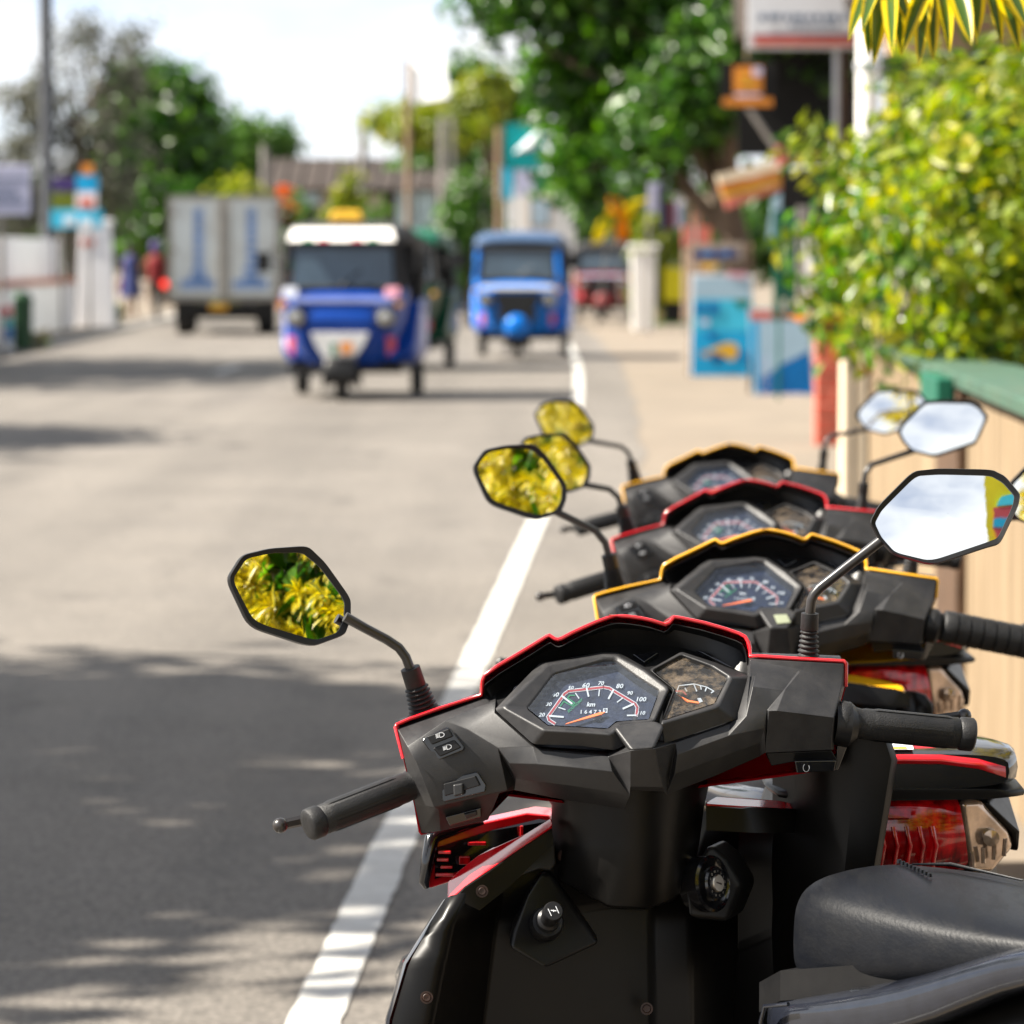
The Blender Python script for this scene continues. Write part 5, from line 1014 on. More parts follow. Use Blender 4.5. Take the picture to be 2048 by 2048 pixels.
M1 = [(-60, 480), (290, 670), (610, 690), (850, 706), (935, 615), (1212, 594), (1335, 320), (1130, 165), (905, 45), (780, 40), (320, 115)]
F1 = [(-128, 500), (195, 790), (600, 805), (880, 842), (1000, 780), (1236, 640), (1350, 330), (1150, 155), (915, 22), (770, 18), (250, 110)]
bb(bezel(I1, M1, F1, .005, [-.004, -.012, -.014, -.014, -.008, -.006, -.005, -.004, -.004, -.004, -.004]), 'speedometer_bezel', M['cover'], clus, bevel=.003, seg=3, ang=18)
I2 = [(1392, 330), (1285, 588), (1715, 448), (1825, 235), (1690, 150), (1440, 52), (1205, 175)]
M2 = [(1378, 330), (1262, 612), (1742, 472), (1856, 225), (1705, 128), (1440, 32), (1180, 172)]
F2_ = [(1368, 332), (1285, 790), (1893, 585), (2020, 225), (1725, 105), (1440, 14), (1165, 168)]
bb(bezel(I2, M2, F2_, .004, [-.008, -.014, -.014, -.006, -.004, -.004, -.004]), 'fuel_gauge_bezel', M['cover'], clus, bevel=.003, seg=3, ang=18)
# flat beak plate below the gauges
mb = MB(); bk = [Cc(868, 655, -.056), Cc(935, 622, -.052), Cc(1225, 596, -.05), Cc(1300, 640, -.056), Cc(1217, 826, -.088), Cc(1012, 846, -.088)]
mb.slab(bk, (0, .03, -.006)); bar(bb(mb, 'beak', M['cover'], bevel=.004, seg=3, ang=20))
# warning lamps
for nm, q in (('warning_lamp', [A(950, 745, .02), A(1000, 640, .035), A(1110, 590, .045), A(1050, 700, .03)]), ('warning_lamp', [B(165, 345, .07), B(365, 335, .07), B(255, 410, .06)]), ('warning_lamp', [B(640, 315, .075), B(740, 345, .068), B(930, 455, .052), B(860, 430, .055)])):
    mb = MB(); mb.slab([p - PN * -.004 for p in q], PN * -.006); bb(mb, nm, M['gloss'], clus, bevel=.001)

# ---- dials with print
def poly(mb, P2, mi, lift): mb.add([QP(x, y, lift) for x, y in P2], [tuple(range(len(P2)))], mi)
def stroke(mb, P2, w, mi, lift, fn=QP):
    for (x0, y0), (x1, y1) in zip(P2[:-1], P2[1:]):
        dx, dy = x1 - x0, y1 - y0; l = math.hypot(dx, dy) or 1; ux, uy = dx / l, dy / l; nx, ny = -uy * w / 2, ux * w / 2; e = w * .25
        q = [(x0 - ux * e + nx, y0 - uy * e + ny), (x1 + ux * e + nx, y1 + uy * e + ny), (x1 + ux * e - nx, y1 + uy * e - ny), (x0 - ux * e - nx, y0 - uy * e - ny)]
        mb.add([fn(x, y, lift) for x, y in q], [(0, 1, 2, 3)], mi)
def glyphs(s, size, shear=0.25, bold=0.012):
    cu = bpy.data.curves.new('t', 'FONT'); cu.body = s; cu.size = 1; cu.align_x = 'CENTER'; cu.align_y = 'CENTER'; cu.offset = bold; cu.resolution_u = 2
    ob = bpy.data.objects.new('t', cu); me = ob.to_mesh(); vs_ = [((v.co.x + shear * v.co.y) * size, -v.co.y * size) for v in me.vertices]; fs = [tuple(p.vertices) for p in me.polygons]
    ob.to_mesh_clear(); bpy.data.objects.remove(ob); bpy.data.curves.remove(cu); return vs_, fs
def text(mb, s, x, y, size, mi, lift, fn=QP, rot=0.0, shear=.25, sx=1.15, bold=.02):
    vs_, fs = glyphs(s, size, shear, bold); c, k = math.cos(rot), math.sin(rot)
    mb.add([fn(x + (a * sx) * c - b * k, y + (a * sx) * k + b * c, lift) for a, b in vs_], fs, mi)
dl = -.0105
mb = MB(); poly(mb, I1, 0, -.0112); dial = bb(mb, 'speedometer_dial', M['dial'], clus)
mb = MB(); L0, L1, L2, L3 = dl, dl + .0002, dl + .0004, dl + .0006
arc = [(375, 618), (328, 588), (320, 560), (458, 368), (490, 345), (785, 312), (832, 320), (1052, 452), (1070, 482), (1060, 552)]
stroke(mb, arc, 29, 0, L0); stroke(mb, arc, 18, 1, L1)
for a, b, w in (((330, 553), (448, 562), 15), ((436, 386), (520, 450), 15), ((643, 316), (660, 388), 14), ((868, 336), (828, 408), 15), ((1040, 452), (950, 492), 15), ((1060, 548), (985, 549), 12), ((408, 482), (464, 500), 9), ((550, 362), (579, 405), 9), ((751, 335), (745, 385), 9), ((948, 402), (900, 438), 9)):
    stroke(mb, [a, b], w, 0, L2)
stroke(mb, [(422, 472), (452, 430), (488, 452), (522, 466), (545, 445), (482, 402), (502, 380), (545, 380)], 9, 2, L1)
for s, x, y, h in (('20', 268, 545, 44), ('30', 326, 456, 42), ('40', 382, 376, 50), ('50', 512, 318, 40), ('60', 638, 298, 54), ('70', 765, 280, 44), ('80', 922, 304, 52), ('90', 1008, 362, 42), ('100', 1100, 415, 52), ('110', 1100, 530, 42)):
    text(mb, s, x, y, h, 0, L3 + .0004)
text(mb, 'km', 682, 458, 50, 0, L2, bold=.03); text(mb, 'ECONOMY', 548, 466, 28, 2, L2, rot=-.72)
text(mb, '1 6 4 7 3', 676, 521, 44, 0, L2, shear=.05); poly(mb, [(783, 490), (820, 488), (818, 528), (780, 528)], 0, L1); text(mb, '9', 800, 509, 40, 3, L2, shear=0)
bb(mb, 'dial_print', [M['white'], M['redprint'], M['greenprint'], M['dial']], clus, recalc=False)
mb = MB()
top_ = [(800, 520), (770, 540), (462, 624), (476, 614), (755, 522)]
mb.slab([QP(x, y, -.0062) for x, y in top_], PN * -.0016); bb(mb, 'needle', M['orange'], clus)
mb = MB(); mb.lathe([(.0048, 0), (.0048, .002), (.003, .003), (0, .003)], QP(735, 578, -.0105), PN, 20); bb(mb, 'needle_hub', M['gloss'], clus, smooth=40)
mb = MB(); poly(mb, [(x, y) for x, y in I1], 0, -.0008); bb(mb, 'gauge_glass', M['gauge_glass'], clus)
mb = MB(); poly(mb, I2, 0, -.0112); bb(mb, 'fuel_dial', M['black'], clus)
mb = MB(); fa = [(1395, 372), (1418, 300), (1545, 285), (1650, 310), (1712, 345)]
stroke(mb, fa, 8, 0, L1); stroke(mb, [(1395, 345), (1450, 345), (1480, 375)], 12, 1, L1)
for a, b in (((1470, 320), (1485, 345)), ((1545, 288), (1568, 345)), ((1600, 300), (1606, 330)), ((1650, 315), (1640, 345)), ((1712, 345), (1690, 360))): stroke(mb, [a, b], 10, 0, L2)
poly(mb, [(1572, 405), (1602, 402), (1620, 432), (1590, 444)], 0, L2)
bb(mb, 'fuel_print', [M['white'], M['redprint']], clus, recalc=False)
mb = MB(); mb.slab([QP(x, y, -.0062) for x, y in [(1405, 372), (1500, 420), (1590, 436), (1585, 448), (1495, 434)]], PN * -.0016); bb(mb, 'needle', M['orange'], clus)
mb = MB(); poly(mb, I2, 0, -.0008); bb(mb, 'gauge_glass', M['fuel_glass'], clus)

# ---- front cover (painted) showing as a thin edge all round
cr = sum(rim, Vector()) / len(rim)
def ring(k, dy, dz=0.0): return [Vector((cr.x + (p.x - cr.x) * k, p.y + dy, cr.z + (p.z - cr.z) * k + dz)) for p in rim]
mb = MB(); mb.loft([ring(.985, .004), ring(1.0, .0), ring(1.003, .006), ring(.99, .03), ring(.9, .075, -.004), ring(.72, .105, -.01), ring(.4, .12, -.015), ring(.01, .125, -.015)], cap=False)
PAINT = []
o = bar(bb(mb, 'front_cover', M['red'], smooth=50)); PAINT.append(o)

# painted bead that edges the cover
e0 = min(range(len(rim)), key=lambda i: (rim[i] - A(108, 1200, .004)).length); e1 = min(range(len(rim)), key=lambda i: (rim[i] - B(1752, 570, .034)).length)
mb = MB(); mb.tube([rim[i] + Vector((0, -.001, .0006)) for i in range(e0, e1 + 1)], .0021, 8)
o = bar(bb(mb, 'cover_trim', M['red'], smooth=70)); PAINT.append(o)
# ---- switches
def slab_on(ptsv, back, nm, mat, parent=None, bevel=.0012, **k):
    mb = MB(); mb.slab(ptsv, back); return bb(mb, nm, mat, parent, bevel=bevel, seg=2, **k)
nsw = (pts['s4'] - pts['b1']).cross(pts['p2'] - pts['b1']).normalized(); nsw = -nsw if nsw.y > 0 else nsw
def SP(x, y, lift=0.0): return hit(*A2(x, y), pts['b1'].lerp(pts['s4'], .5) + nsw * (lift + .004), nsw)
bs_ = bar(slab_on([SP(x, y, .004) for x, y in ((255, 1050), (290, 1020), (455, 942), (480, 950), (600, 1105), (590, 1130), (395, 1208), (365, 1195))], nsw * -.012, 'beam_switch', M['gloss']))
slab_on([SP(x, y, .010) for x, y in ((298, 1018), (472, 955), (505, 1018), (335, 1085))], nsw * -.008, 'switch_key', M['black'], bs_)
slab_on([SP(x, y, .008) for x, y in ((345, 1112), (515, 1045), (572, 1108), (402, 1182))], nsw * -.006, 'switch_key', M['black'], bs_)
for (cx_, cy_, lf) in ((400, 1008, .0103), (458, 1105, .0083)):
    mb = MB(); ca, sa = math.cos(-.22), math.sin(-.22)
    rt = lambda x, y: (cx_ + x * ca - y * sa, cy_ + x * sa + y * ca)
    D_ = [(-2, -18), (10, -18)] + [(10 + 27 * math.sin(t_), -18 * math.cos(t_)) for t_ in [math.pi * q / 8 for q in range(1, 8)]] + [(10, 18), (-2, 18), (-2, -18)]
    stroke(mb, [rt(*q) for q in D_], 4.5, 0, lf, SP)
    for yy in (-14, -5, 4, 13): stroke(mb, [rt(-32, yy + 3), rt(-9, yy)], 4.2, 0, lf, SP)
    bb(mb, 'switch_symbol', M['symbol'], bs_, recalc=False)
is_ = bar(slab_on([SP(x, y, -.001) for x, y in ((415, 1385), (440, 1362), (690, 1305), (712, 1312), (775, 1410), (765, 1465), (430, 1548), (418, 1520))], nsw * -.008, 'indicator_switch', M['gloss']))
slab_on([SP(x, y, .006) for x, y in ((430, 1400), (685, 1335), (725, 1412), (440, 1500))], nsw * -.006, 'switch_recess', M['black'], is_, bevel=.001)
slab_on([SP(x, y, .014) for x, y in ((505, 1405), (588, 1392), (592, 1485), (512, 1505))], nsw * -.012, 'switch_knob', M['cover'], is_, bevel=.002)
hs_ = bar(slab_on([A(445, 1668, -.012), A(735, 1592, -.008), A(738, 1668, -.004), A(480, 1740, -.006)], (0, .012, 0), 'horn_switch', M['gloss']))
slab_on([A(598, 1648, -.016), A(700, 1618, -.013), A(704, 1655, -.011), A(612, 1685, -.013)], (0, .008, 0), 'switch_key', M['cover'], hs_)
ks_ = bar(slab_on([B(1372, 1122, -.02), B(1682, 1118, -.014), B(1668, 1200, -.012), B(1390, 1212, -.018)], (0, .05, 0), 'starter_switch', M['gloss']))
mb = MB(); cS = B(1458, 1172, -.0215)
mb.tube([cS + Vector((math.cos(t_) * .0032, 0, math.sin(t_) * .0042)) for t_ in [R(q) for q in range(120, 420, 25)]], .0003, 5); bb(mb, 'switch_symbol', M['steel'], ks_)
slab_on([B(1160, 1064, .0), B(1645, 1042, .0), B(1690, 1115, .0), B(1380, 1125, .004), B(1200, 1160, .012)], (0, .05, 0), 'pod_underside', M['black'], ks_)
mb = MB(); mb.slab([B(1688, 1000, .012), B(1745, 960, .016), B(1770, 1010, .02), B(1700, 1190, .014), B(1672, 1205, .01)], (0, .04, 0)); bb(mb, 'throttle_guard', M['gloss'], ks_, bevel=.003)
# ---- grips and levers
def grip(a, b, r, left):
    ax = (b - a); L_ = ax.length; ax.normalize(); gm = MB()
    prof = [(.006, -.016), (r * 1.28, -.014), (r * 1.36, -.010), (r * 1.30, -.004), (r * 1.02, .004), (r * .95, .010), (r * 1.0, .014), (r * 1.0, L_ - .018), (r * .94, L_ - .0165), (r * 1.07, L_ - .014), (r * 1.07, L_ - .002), (r * .96, L_), (r * .5, L_ + .001), (0, L_ + .001)]
    gm.lathe(prof, a, ax, 28); o = bar(bb(gm, 'grip', M['rubber'], smooth=42))
    # moulded pads between the grooves
    up = Vector((0, 0, 1)); s = ax.cross(up).normalized(); w_ = s.cross(ax)
    for q in range(6):
        mbq = MB(); a0 = R(q * 60 + 8); rows = []
        for zt in (.022, .027, L_ - .030, L_ - .025):
            k = 1.0 if zt in (.022, L_ - .025) else 1.055
            rows.append([a + ax * zt + (s * math.cos(t_) + w_ * math.sin(t_)) * r * k for t_ in [a0 + R(44) * i / 5 for i in range(6)]])
        mbq.loft(rows, closed=False); bb(mbq, 'grip_pad', M['rubber'], o, smooth=50)
    return o
GL = grip(Ff(1580, 850, .012), Ff(485, 1275, -.05), .0158, True)
GR = grip(G6(262, 528, .015), G6(1290, 628, .03), .0165, False)
def lever(a, b, c, r):
    lm = MB(); d = (b - a).normalized(); up = Vector((0, 0, 1)); s = d.cross(up).normalized()
    rows = []
    for q, w in ((c, .008), (a.lerp(c, .4), .0078), (a, .0065), (b, .0055)):
        rows.append([q + up * w, q + s * .004 + up * w * .5, q + s * .004 - up * w * .5, q - up * w, q - s * .004 - up * w * .5, q - s * .004 + up * w * .5])
    lm.loft(rows); o = bar(bb(lm, 'brake_lever', M['stalk'], smooth=45))
    lm = MB(); lm.lathe([(0, -r), (r * .5, -r * .87), (r * .87, -r * .5), (r, 0), (r * .87, r * .5), (r * .5, r * .87), (0, r)], b, (0, 0, 1), 18); bb(lm, 'lever_ball', M['stalk'], o, smooth=70)
lever(Ff(900, 1120, .03), Ff(205, 1275, .0), Ff(1700, 820, .05), .0082)
lever(G6(1000, 505, .06), G6(1212, 468, .062), G6(100, 560, .06), .0078)
mb = MB(); mb.lathe([(.022, -.012), (.024, .004), (.018, .012)], G6(205, 540, .015), (G6(1290, 628, .03) - G6(262, 528, .015)), 20); bar(bb(mb, 'throttle_collar', M['black'], smooth=40))
# ---- mirror boots
def boot(a, b, c, rb, rc, left):
    """bellows from a (base) to b, collar from b to c"""
    ax = (c - a).normalized(); L_ = (b - a).dot(ax); T_ = (c - a).dot(ax); pr = [(rb * 1.35, -.004), (rb * 1.35, .0), (rb * 1.05, .003)]
    n_ = 6
    for i in range(n_):
        z0 = .003 + (L_ - .003) * i / n_; k = 1 - .22 * i / n_; dz = (L_ - .003) / n_
        pr += [(rb * .80 * k, z0 + dz * .1), (rb * 1.02 * k, z0 + dz * .45), (rb * 1.02 * k, z0 + dz * .65), (rb * .80 * k, z0 + dz * .98)]
    pr += [(rc * .96, L_), (rc, L_ + .001), (rc * .97, T_), (rc * .4, T_ + .0005)]
    m_ = MB(); m_.lathe(pr, a, ax, 24); o = bar(bb(m_, 'mirror_boot', M['rubber'], smooth=35))
    return o
Z7 = lambda x, y, d: P(450 + .44 * x, 850 + .44 * y, D1 + d)
Z8 = lambda x, y, d: P(1560 + .3313 * x, 760 + .3313 * y, D1 + d)
boot(Z7(908, 1310, .055), Z7(862, 1190, .05), Z7(842, 1105, .047), .0155, .0108, True); boot(Z8(170, 1695, .055), Z8(178, 1508, .053), Z8(181, 1408, .051), .0115, .0095, False)
STALK_L = [Z7(842, 1108, .047), Z7(822, 1055, .046), Z7(790, 1012, .045), Z7(735, 975, .042), Z7(640, 925, .035), Z7(545, 872, .03)]
STALK_R = [Z8(181, 1412, .051), Z8(189, 1335, .05), Z8(205, 1295, .05), Z8(240, 1255, .05), Z8(400, 1130, .05), Z8(615, 965, .05)]

# ---- steering column, leg shield, wings
dep = lambda u: -.07 + (u - 780) * (.13 / 450) if u < 1230 else .06 + (u - 1230) * (.10 / 390)
def S(u, v, d=0.0): return P(u, v, D1 + d)
cols = [[1070, 1092, 1140, 1210, 1290, 1360, 1400, 1420], [1103, 1108, 1150, 1215, 1290, 1355, 1398, 1409], [1103, 1106, 1140, 1215, 1290, 1350, 1385, 1398], [1100, 1106, 1130, 1215, 1290, 1345, 1375, 1388]]
vs4 = [[1560] * 8, [1610] * 8, [1690] * 8, [1738, 1745, 1762, 1808, 1814, 1796, 1765, 1735]]
dp = [.075, .05, .012, -.018, -.022, .006, .05, .085]
mb = MB(); mb.loft([[S(u, v, d) for u, v, d in zip(cu, vv, dp)] for cu, vv in zip(cols, vs4)], closed=False)
mb.loft([[S(u, v, d) for u, v, d in zip(cols[3], vs4[3], dp)], [S(u, v + 5, d + .004) for u, v, d in zip(cols[3], vs4[3], dp)], [S(u, v + 6, d + .05) for u, v, d in zip(cols[3], vs4[3], dp)]], closed=False)
body(bb(mb, 'steering_cover', M['shield'], smooth=60))
for (x, y) in ((1400, 530),):
    mb = MB(); mb.lathe([(.007, 0), (.0065, .002), (.004, .003), (0, .0025)], Dd(x, y, .03), (-.5, -1, .1), 14); body(bb(mb, 'screw', M['rust'], smooth=40))
rows = [
    [(897, 1804, 0), (917, 1787, -.012), (1000, 1738, .01), (1105, 1672, .05), (1260, 1660, .06), (1404, 1625, .06), (1480, 1620, .06), (1585, 1617, .0), (1607, 1624, .0)],
    [(855, 1866, 0), (897, 1846, -.016), (985, 1838, .05), (1222, 1806, .012), (1300, 1812, .0), (1370, 1782, .012), (1470, 1752, .06), (1592, 1698, .01), (1627, 1652, .0)],
    [(817, 1928, 0), (880, 1920, -.016), (975, 1918, .06), (1233, 1920, -.0), (1300, 1925, -.012), (1373, 1915, .0), (1470, 1895, .07), (1578, 1850, .012), (1614, 1745, .0)],
    [(784, 2040, 0), (855, 2045, -.016), (960, 2050, .07), (1233, 2050, -.008), (1302, 2050, -.02), (1376, 2050, -.008), (1462, 2030, .08), (1566, 1970, .012), (1592, 1930, .0)],
    [(770, 2260, 0), (842, 2262, -.016), (955, 2270, .07), (1235, 2270, -.01), (1304, 2270, -.022), (1378, 2270, -.01), (1455, 2250, .08), (1560, 2190, .012), (1594, 2080, .0)],
    [(800, 2600, .02), (870, 2600, .01), (970, 2600, .06), (1240, 2600, -.02), (1306, 2600, -.03), (1380, 2600, -.02), (1450, 2560, .06), (1556, 2480, .02), (1590, 2400, .02)]]
mb = MB(); g3 = [[S(u, v, dep(u) + d) for u, v, d in r_] for r_ in rows]; mb.loft(g3, closed=False)
o = body(bb(mb, 'leg_shield', M['shield'], bevel=.006, seg=3, ang=12)); sd = o.modifiers.new('t', 'SOLIDIFY'); sd.thickness = .006; sd.offset = 1
# outer apron edge that shows along the left of the shield
mb = MB(); outer = [(894, 1800), (852, 1864), (812, 1928), (779, 2040), (765, 2260), (796, 2600)]
mb.loft([[S(u, v, dep(u) - .004) for u, v in outer], [S(u - 5, v - 2, dep(u) + .004) for u, v in outer], [S(u - 9, v, dep(u) + .03) for u, v in outer], [S(u + 60, v, dep(u) + .10) for u, v in outer], [S(u + 260, v - 10, dep(u) + .16) for u, v in outer]], closed=False)
body(bb(mb, 'front_apron', M['panelmetal'], smooth=50))
# painted wing tops
mb = MB(); wl_ = [Dd(1300, 222, dep(1103) + .02), Dd(1306, 262, dep(1103)), Dd(1306, 298, dep(1103) - .005), Dd(1000, 500, dep(1028) - .012), Dd(800, 640, dep(980) - .014), Dd(600, 770, dep(930) - .012), Dd(485, 888, dep(897) - .004), Dd(462, 870, dep(895) + .0), Dd(465, 735, dep(895) + .03), Dd(545, 655, dep(915) + .035), Dd(700, 530, dep(955) + .04), Dd(830, 455, dep(985) + .045), Dd(945, 448, dep(1015) + .04), Dd(1100, 350, dep(1055) + .035)]
mb.slab(wl_, (.0, .004, -.006)); o = body(bb(mb, 'wing_trim', M['red'], bevel=.002, seg=2, ang=20)); PAINT.append(o)
mb = MB(); mb.loft([[Dd(1306, 302, dep(1103) - .006), Dd(1000, 505, dep(1028) - .013), Dd(800, 648, dep(980) - .015), Dd(600, 778, dep(930) - .013), Dd(490, 895, dep(900) - .005)], [Dd(1306, 312, dep(1103) - .008), Dd(1000, 517, dep(1028) - .016), Dd(800, 660, dep(980) - .018), Dd(600, 792, dep(930) - .016), Dd(498, 905, dep(900) - .008)], [Dd(1316, 430, dep(1105) - .02), Dd(1060, 680, dep(1045) - .022), Dd(950, 790, dep(1015) - .022), Dd(720, 970, dep(960) - .022), Dd(580, 900, dep(925) - .014)]], closed=False)
body(bb(mb, 'wing_face', M['shield'], smooth=45))
mb = MB(); mb.slab([Dd(1322, 425, .02), Dd(1335, 600, .015), Dd(1290, 655, .01), Dd(1200, 640, .0), Dd(1060, 690, -.01), Dd(955, 780, -.02), Dd(1040, 650, -.01), Dd(1180, 520, .005)], (0, .02, 0)); body(bb(mb, 'shield_shoulder', M['cover'], bevel=.004, seg=3))
mb = MB(); wr = [Ee(692, 92, .05), Ee(770, 52, .09), Ee(1080, 66, .105), Ee(1290, 84, .115), Ee(1420, 112, .12), Ee(1478, 162, .115), Ee(1440, 150, .105), Ee(1100, 126, .07), Ee(980, 140, .06), Ee(692, 120, .045)]
mb.slab(wr, (0, .004, -.006)); o = body(bb(mb, 'wing_trim', M['red'], bevel=.002, seg=2, ang=20)); PAINT.append(o)
mb = MB(); mb.loft([[Ee(692, 124, .046), Ee(980, 142, .058), Ee(1040, 134, .066), Ee(1440, 152, .104), Ee(1490, 170, .112), Ee(1540, 215, .12)], [Ee(692, 132, .044), Ee(980, 150, .054), Ee(1040, 142, .062), Ee(1435, 162, .10), Ee(1480, 182, .108), Ee(1525, 230, .118)], [Ee(695, 325, .04), Ee(980, 340, .05), Ee(1100, 345, .056), Ee(1330, 345, .09), Ee(1420, 345, .1), Ee(1545, 320, .116)]], closed=False)
body(bb(mb, 'wing_face', M['shield'], smooth=45))
for p, n_ in ((Dd(740, 815, dep(964) - .02), (.2, -1, .2)), (Dd(295, 1670, dep(853) - .02), (.1, -1, .1)), (Ee(1145, 240, .09), (-.3, -1, .2)), (Ee(1415, 905, .115), (-.8, -1, .2)), (Ee(215, 1760, .02), (0, -1, .1))):
    mb = MB(); mb.lathe([(.0066, 0), (.0066, .0008), (.0048, .0008), (.0045, .0002), (.0036, .0014), (0, .001)], p, n_, 16); body(bb(mb, 'screw', M['rust'], smooth=40))
# choke panel and knob, ignition panel and lock
mb = MB(); mb.slab([Dd(1215, 660, dep(1080) + .0), Dd(1300, 670, dep(1100) - .0), Dd(1690, 1240, dep(1200) - .02), Dd(1255, 1442, dep(1090) - .04), Dd(955, 1272, dep(1015) - .02), Dd(985, 1130, dep(1020) - .015), Dd(1110, 850, dep(1055) - .01)], (0, .05, 0)); body(bb(mb, 'choke_panel', M['black'], bevel=.008, seg=3))
kax = Vector((.12, -1, .42)).normalized(); kp = Dd(1260, 1075, dep(1095) - .03)
mb = MB(); mb.lathe([(.0175, -.01), (.0175, .006), (.0155, .010), (.012, .010), (.012, .022), (.0092, .024), (.0092, .046), (.0105, .047), (.0105, .058), (.0092, .0605), (0, .0608)], kp, kax, 28); kn = body(bb(mb, 'choke_knob', M['black'], smooth=38))
kc = kp + kax * .0611; kx = kax.cross(Vector((0, 0, 1))).normalized(); kx = kx if kx.x > 0 else -kx; ky = kx.cross(kax); ky = ky if ky.z > 0 else -ky
KP = lambda x, y, l=0: kc + kx * x * .001 + ky * y * .001 + kax * l
mb = MB(); stroke(mb, [(-5.6, 2.2), (-2.6, -5)], .8, 0, 0, KP); stroke(mb, [(2.4, 4.6), (5.2, -2.4)], .8, 0, 0, KP); stroke(mb, [(-2.6, .6), (2.6, .0)], 1.0, 0, 0, KP); poly_ = [(-1.1, 0), (0, 1.3), (1.1, 0), (0, -1.3)]
mb.add([KP(x, y, .0001) for x, y in poly_], [(0, 1, 2, 3)]); bb(mb, 'choke_symbol', M['symbol'], kn, recalc=False)
mb = MB(); mb.slab([Ee(590, 610, .04), Ee(700, 430, .055), Ee(860, 560, .06), Ee(985, 780, .07), Ee(860, 1080, .06), Ee(545, 1050, .02), Ee(525, 830, .02)], (0.02, .05, 0)); body(bb(mb, 'ignition_panel', M['black'], bevel=.008, seg=3))
iax = Vector((math.sin(PSI), -math.cos(PSI), .18)).normalized(); ip = Ee(735, 755, .042)
mb = MB(); mb.lathe([(.030, -.02), (.030, .002), (.027, .004), (.024, .001), (.0185, .0), (.0185, .006), (.0165, .008), (.0, .008)], ip, iax, 30); il = body(bb(mb, 'ignition_lock', M['gloss'], smooth=38))
mb = MB(); mb.lathe([(.0095, .007), (.0095, .0095), (.0085, .0105), (0, .0105)], ip, iax, 24); bb(mb, 'lock_face', M['metal'], il, smooth=40)
ix_ = Vector((0, 0, 1)).cross(iax).normalized(); iy_ = iax.cross(ix_); IP = lambda x, y, l=0: ip + iax * (.0107 + l) + ix_ * x * .001 + iy_ * y * .001
mb = MB(); mb.slab([IP(-4.5, 2.2), IP(4.2, -.6), IP(3.6, -2.4), IP(-4.5, .6)], iax * -.0002); bb(mb, 'keyhole', M['rust'], il)
mb = MB(); IP2 = lambda x, y, l=0: ip + iax * (.0083 + l) + ix_ * x * .001 + iy_ * y * .001
for k, ch in enumerate('IGNITION'):
    a_ = R(150 - k * 25); text(mb, ch, 12.8 * math.cos(a_), -12.8 * math.sin(a_) * -1, 3.6, 0, 0, lambda x, y, l: IP2(x, y, l), rot=0, shear=0, sx=1)
for k, ch in enumerate('LOCK'):
    a_ = R(215 + k * 30); text(mb, ch, 12.8 * math.cos(a_), 12.8 * math.sin(a_), 3.2, 0, 0, lambda x, y, l: IP2(x, y, l), shear=0, sx=1)
bb(mb, 'lock_lettering', M['metal'], il, recalc=False)
# front cowl seen behind the handlebar on the left (its red inside and black rim)
mb = MB(); fo = [Dd(330, 372, .10), Dd(400, 335, .11), Dd(760, 258, .13), Dd(1100, 185, .15), Dd(1290, 205, .16), Dd(1300, 260, .15), Dd(900, 560, .13), Dd(470, 745, .10), Dd(315, 795, .09), Dd(285, 770, .09), Dd(290, 600, .092)]
mb.slab(fo, (.01, .05, .0)); o = body(bb(mb, 'front_cowl', M['red'], bevel=.003, seg=2)); PAINT.append(o)
fi = [fo[0], fo[1], fo[2], fo[3], fo[4]]
mb = MB(); mb.tube([Dd(300, 790, .085), Dd(278, 740, .085), Dd(305, 560, .088), Dd(335, 400, .092), Dd(365, 365, .096), Dd(430, 345, .10), Dd(600, 300, .112), Dd(750, 265, .122)], [.003, .006, .0075, .008, .008, .007, .0045, .002], 10); body(bb(mb, 'cowl_rim', M['gloss'], smooth=60))
for x, y, dz_, sz in ((440, 500, .088, (.014, .006, .0035)), (425, 560, .088, (.013, .006, .0035)), (455, 620, .088, (.013, .006, .003)), (440, 680, .088, (.02, .006, .0035)), (600, 565, .10, (.012, .006, .009)), (1060, 330, .13, (.004, .006, .012)), (700, 430, .105, (.02, .006, .004))):
    mb = MB(); mb.box(Dd(x, y, dz_), sz); o = body(bb(mb, 'cowl_rib', M['redlens'], bevel=.001))
mb = MB(); mb.slab([Dd(360, 470, .094), Dd(800, 330, .12), Dd(1200, 235, .145), Dd(1290, 250, .145), Dd(880, 540, .12), Dd(360, 720, .09)], (0, .004, 0)); body(bb(mb, 'cowl_liner', M['gloss']))
mb = MB(); mb.loft([[Dd(190, 1295, .0), Dd(110, 1360, .0), Dd(70, 1480, .0), Dd(60, 1560, .0)], [Dd(230, 1280, .04), Dd(100, 1340, .05), Dd(40, 1480, .05), Dd(50, 1600, .04)], [Dd(330, 1280, .07), Dd(220, 1380, .08), Dd(180, 1520, .08), Dd(200, 1640, .07)]], closed=False); body(bb(mb, 'front_indicator', M['lamp'], smooth=60))

mb = MB(); vv_ = (1470, 1520, 1620, 1735, 1830, 1960); e_r = (1779, 1795, 1779, 1760, 1738, 1690); e_l = (1540, 1545, 1545, 1540, 1540, 1540)
mb.loft([[S(u, v, .17) for u, v in zip(e_l, vv_)], [S(u + 45, v, .10) for u, v in zip(e_l, vv_)], [S(u + 100, v, .06) for u, v in zip(e_l, vv_)], [S((u + w_) / 2 + 40, v, .04) for u, w_, v in zip(e_l, e_r, vv_)], [S(u - 12, v, .042) for u, v in zip(e_r, vv_)], [S(u, v, .05) for u, v in zip(e_r, vv_)], [S(u, v, .075) for u, v in zip(e_r, vv_)]], closed=False)
body(bb(mb, 'cowl_side', M['shield'], smooth=40))
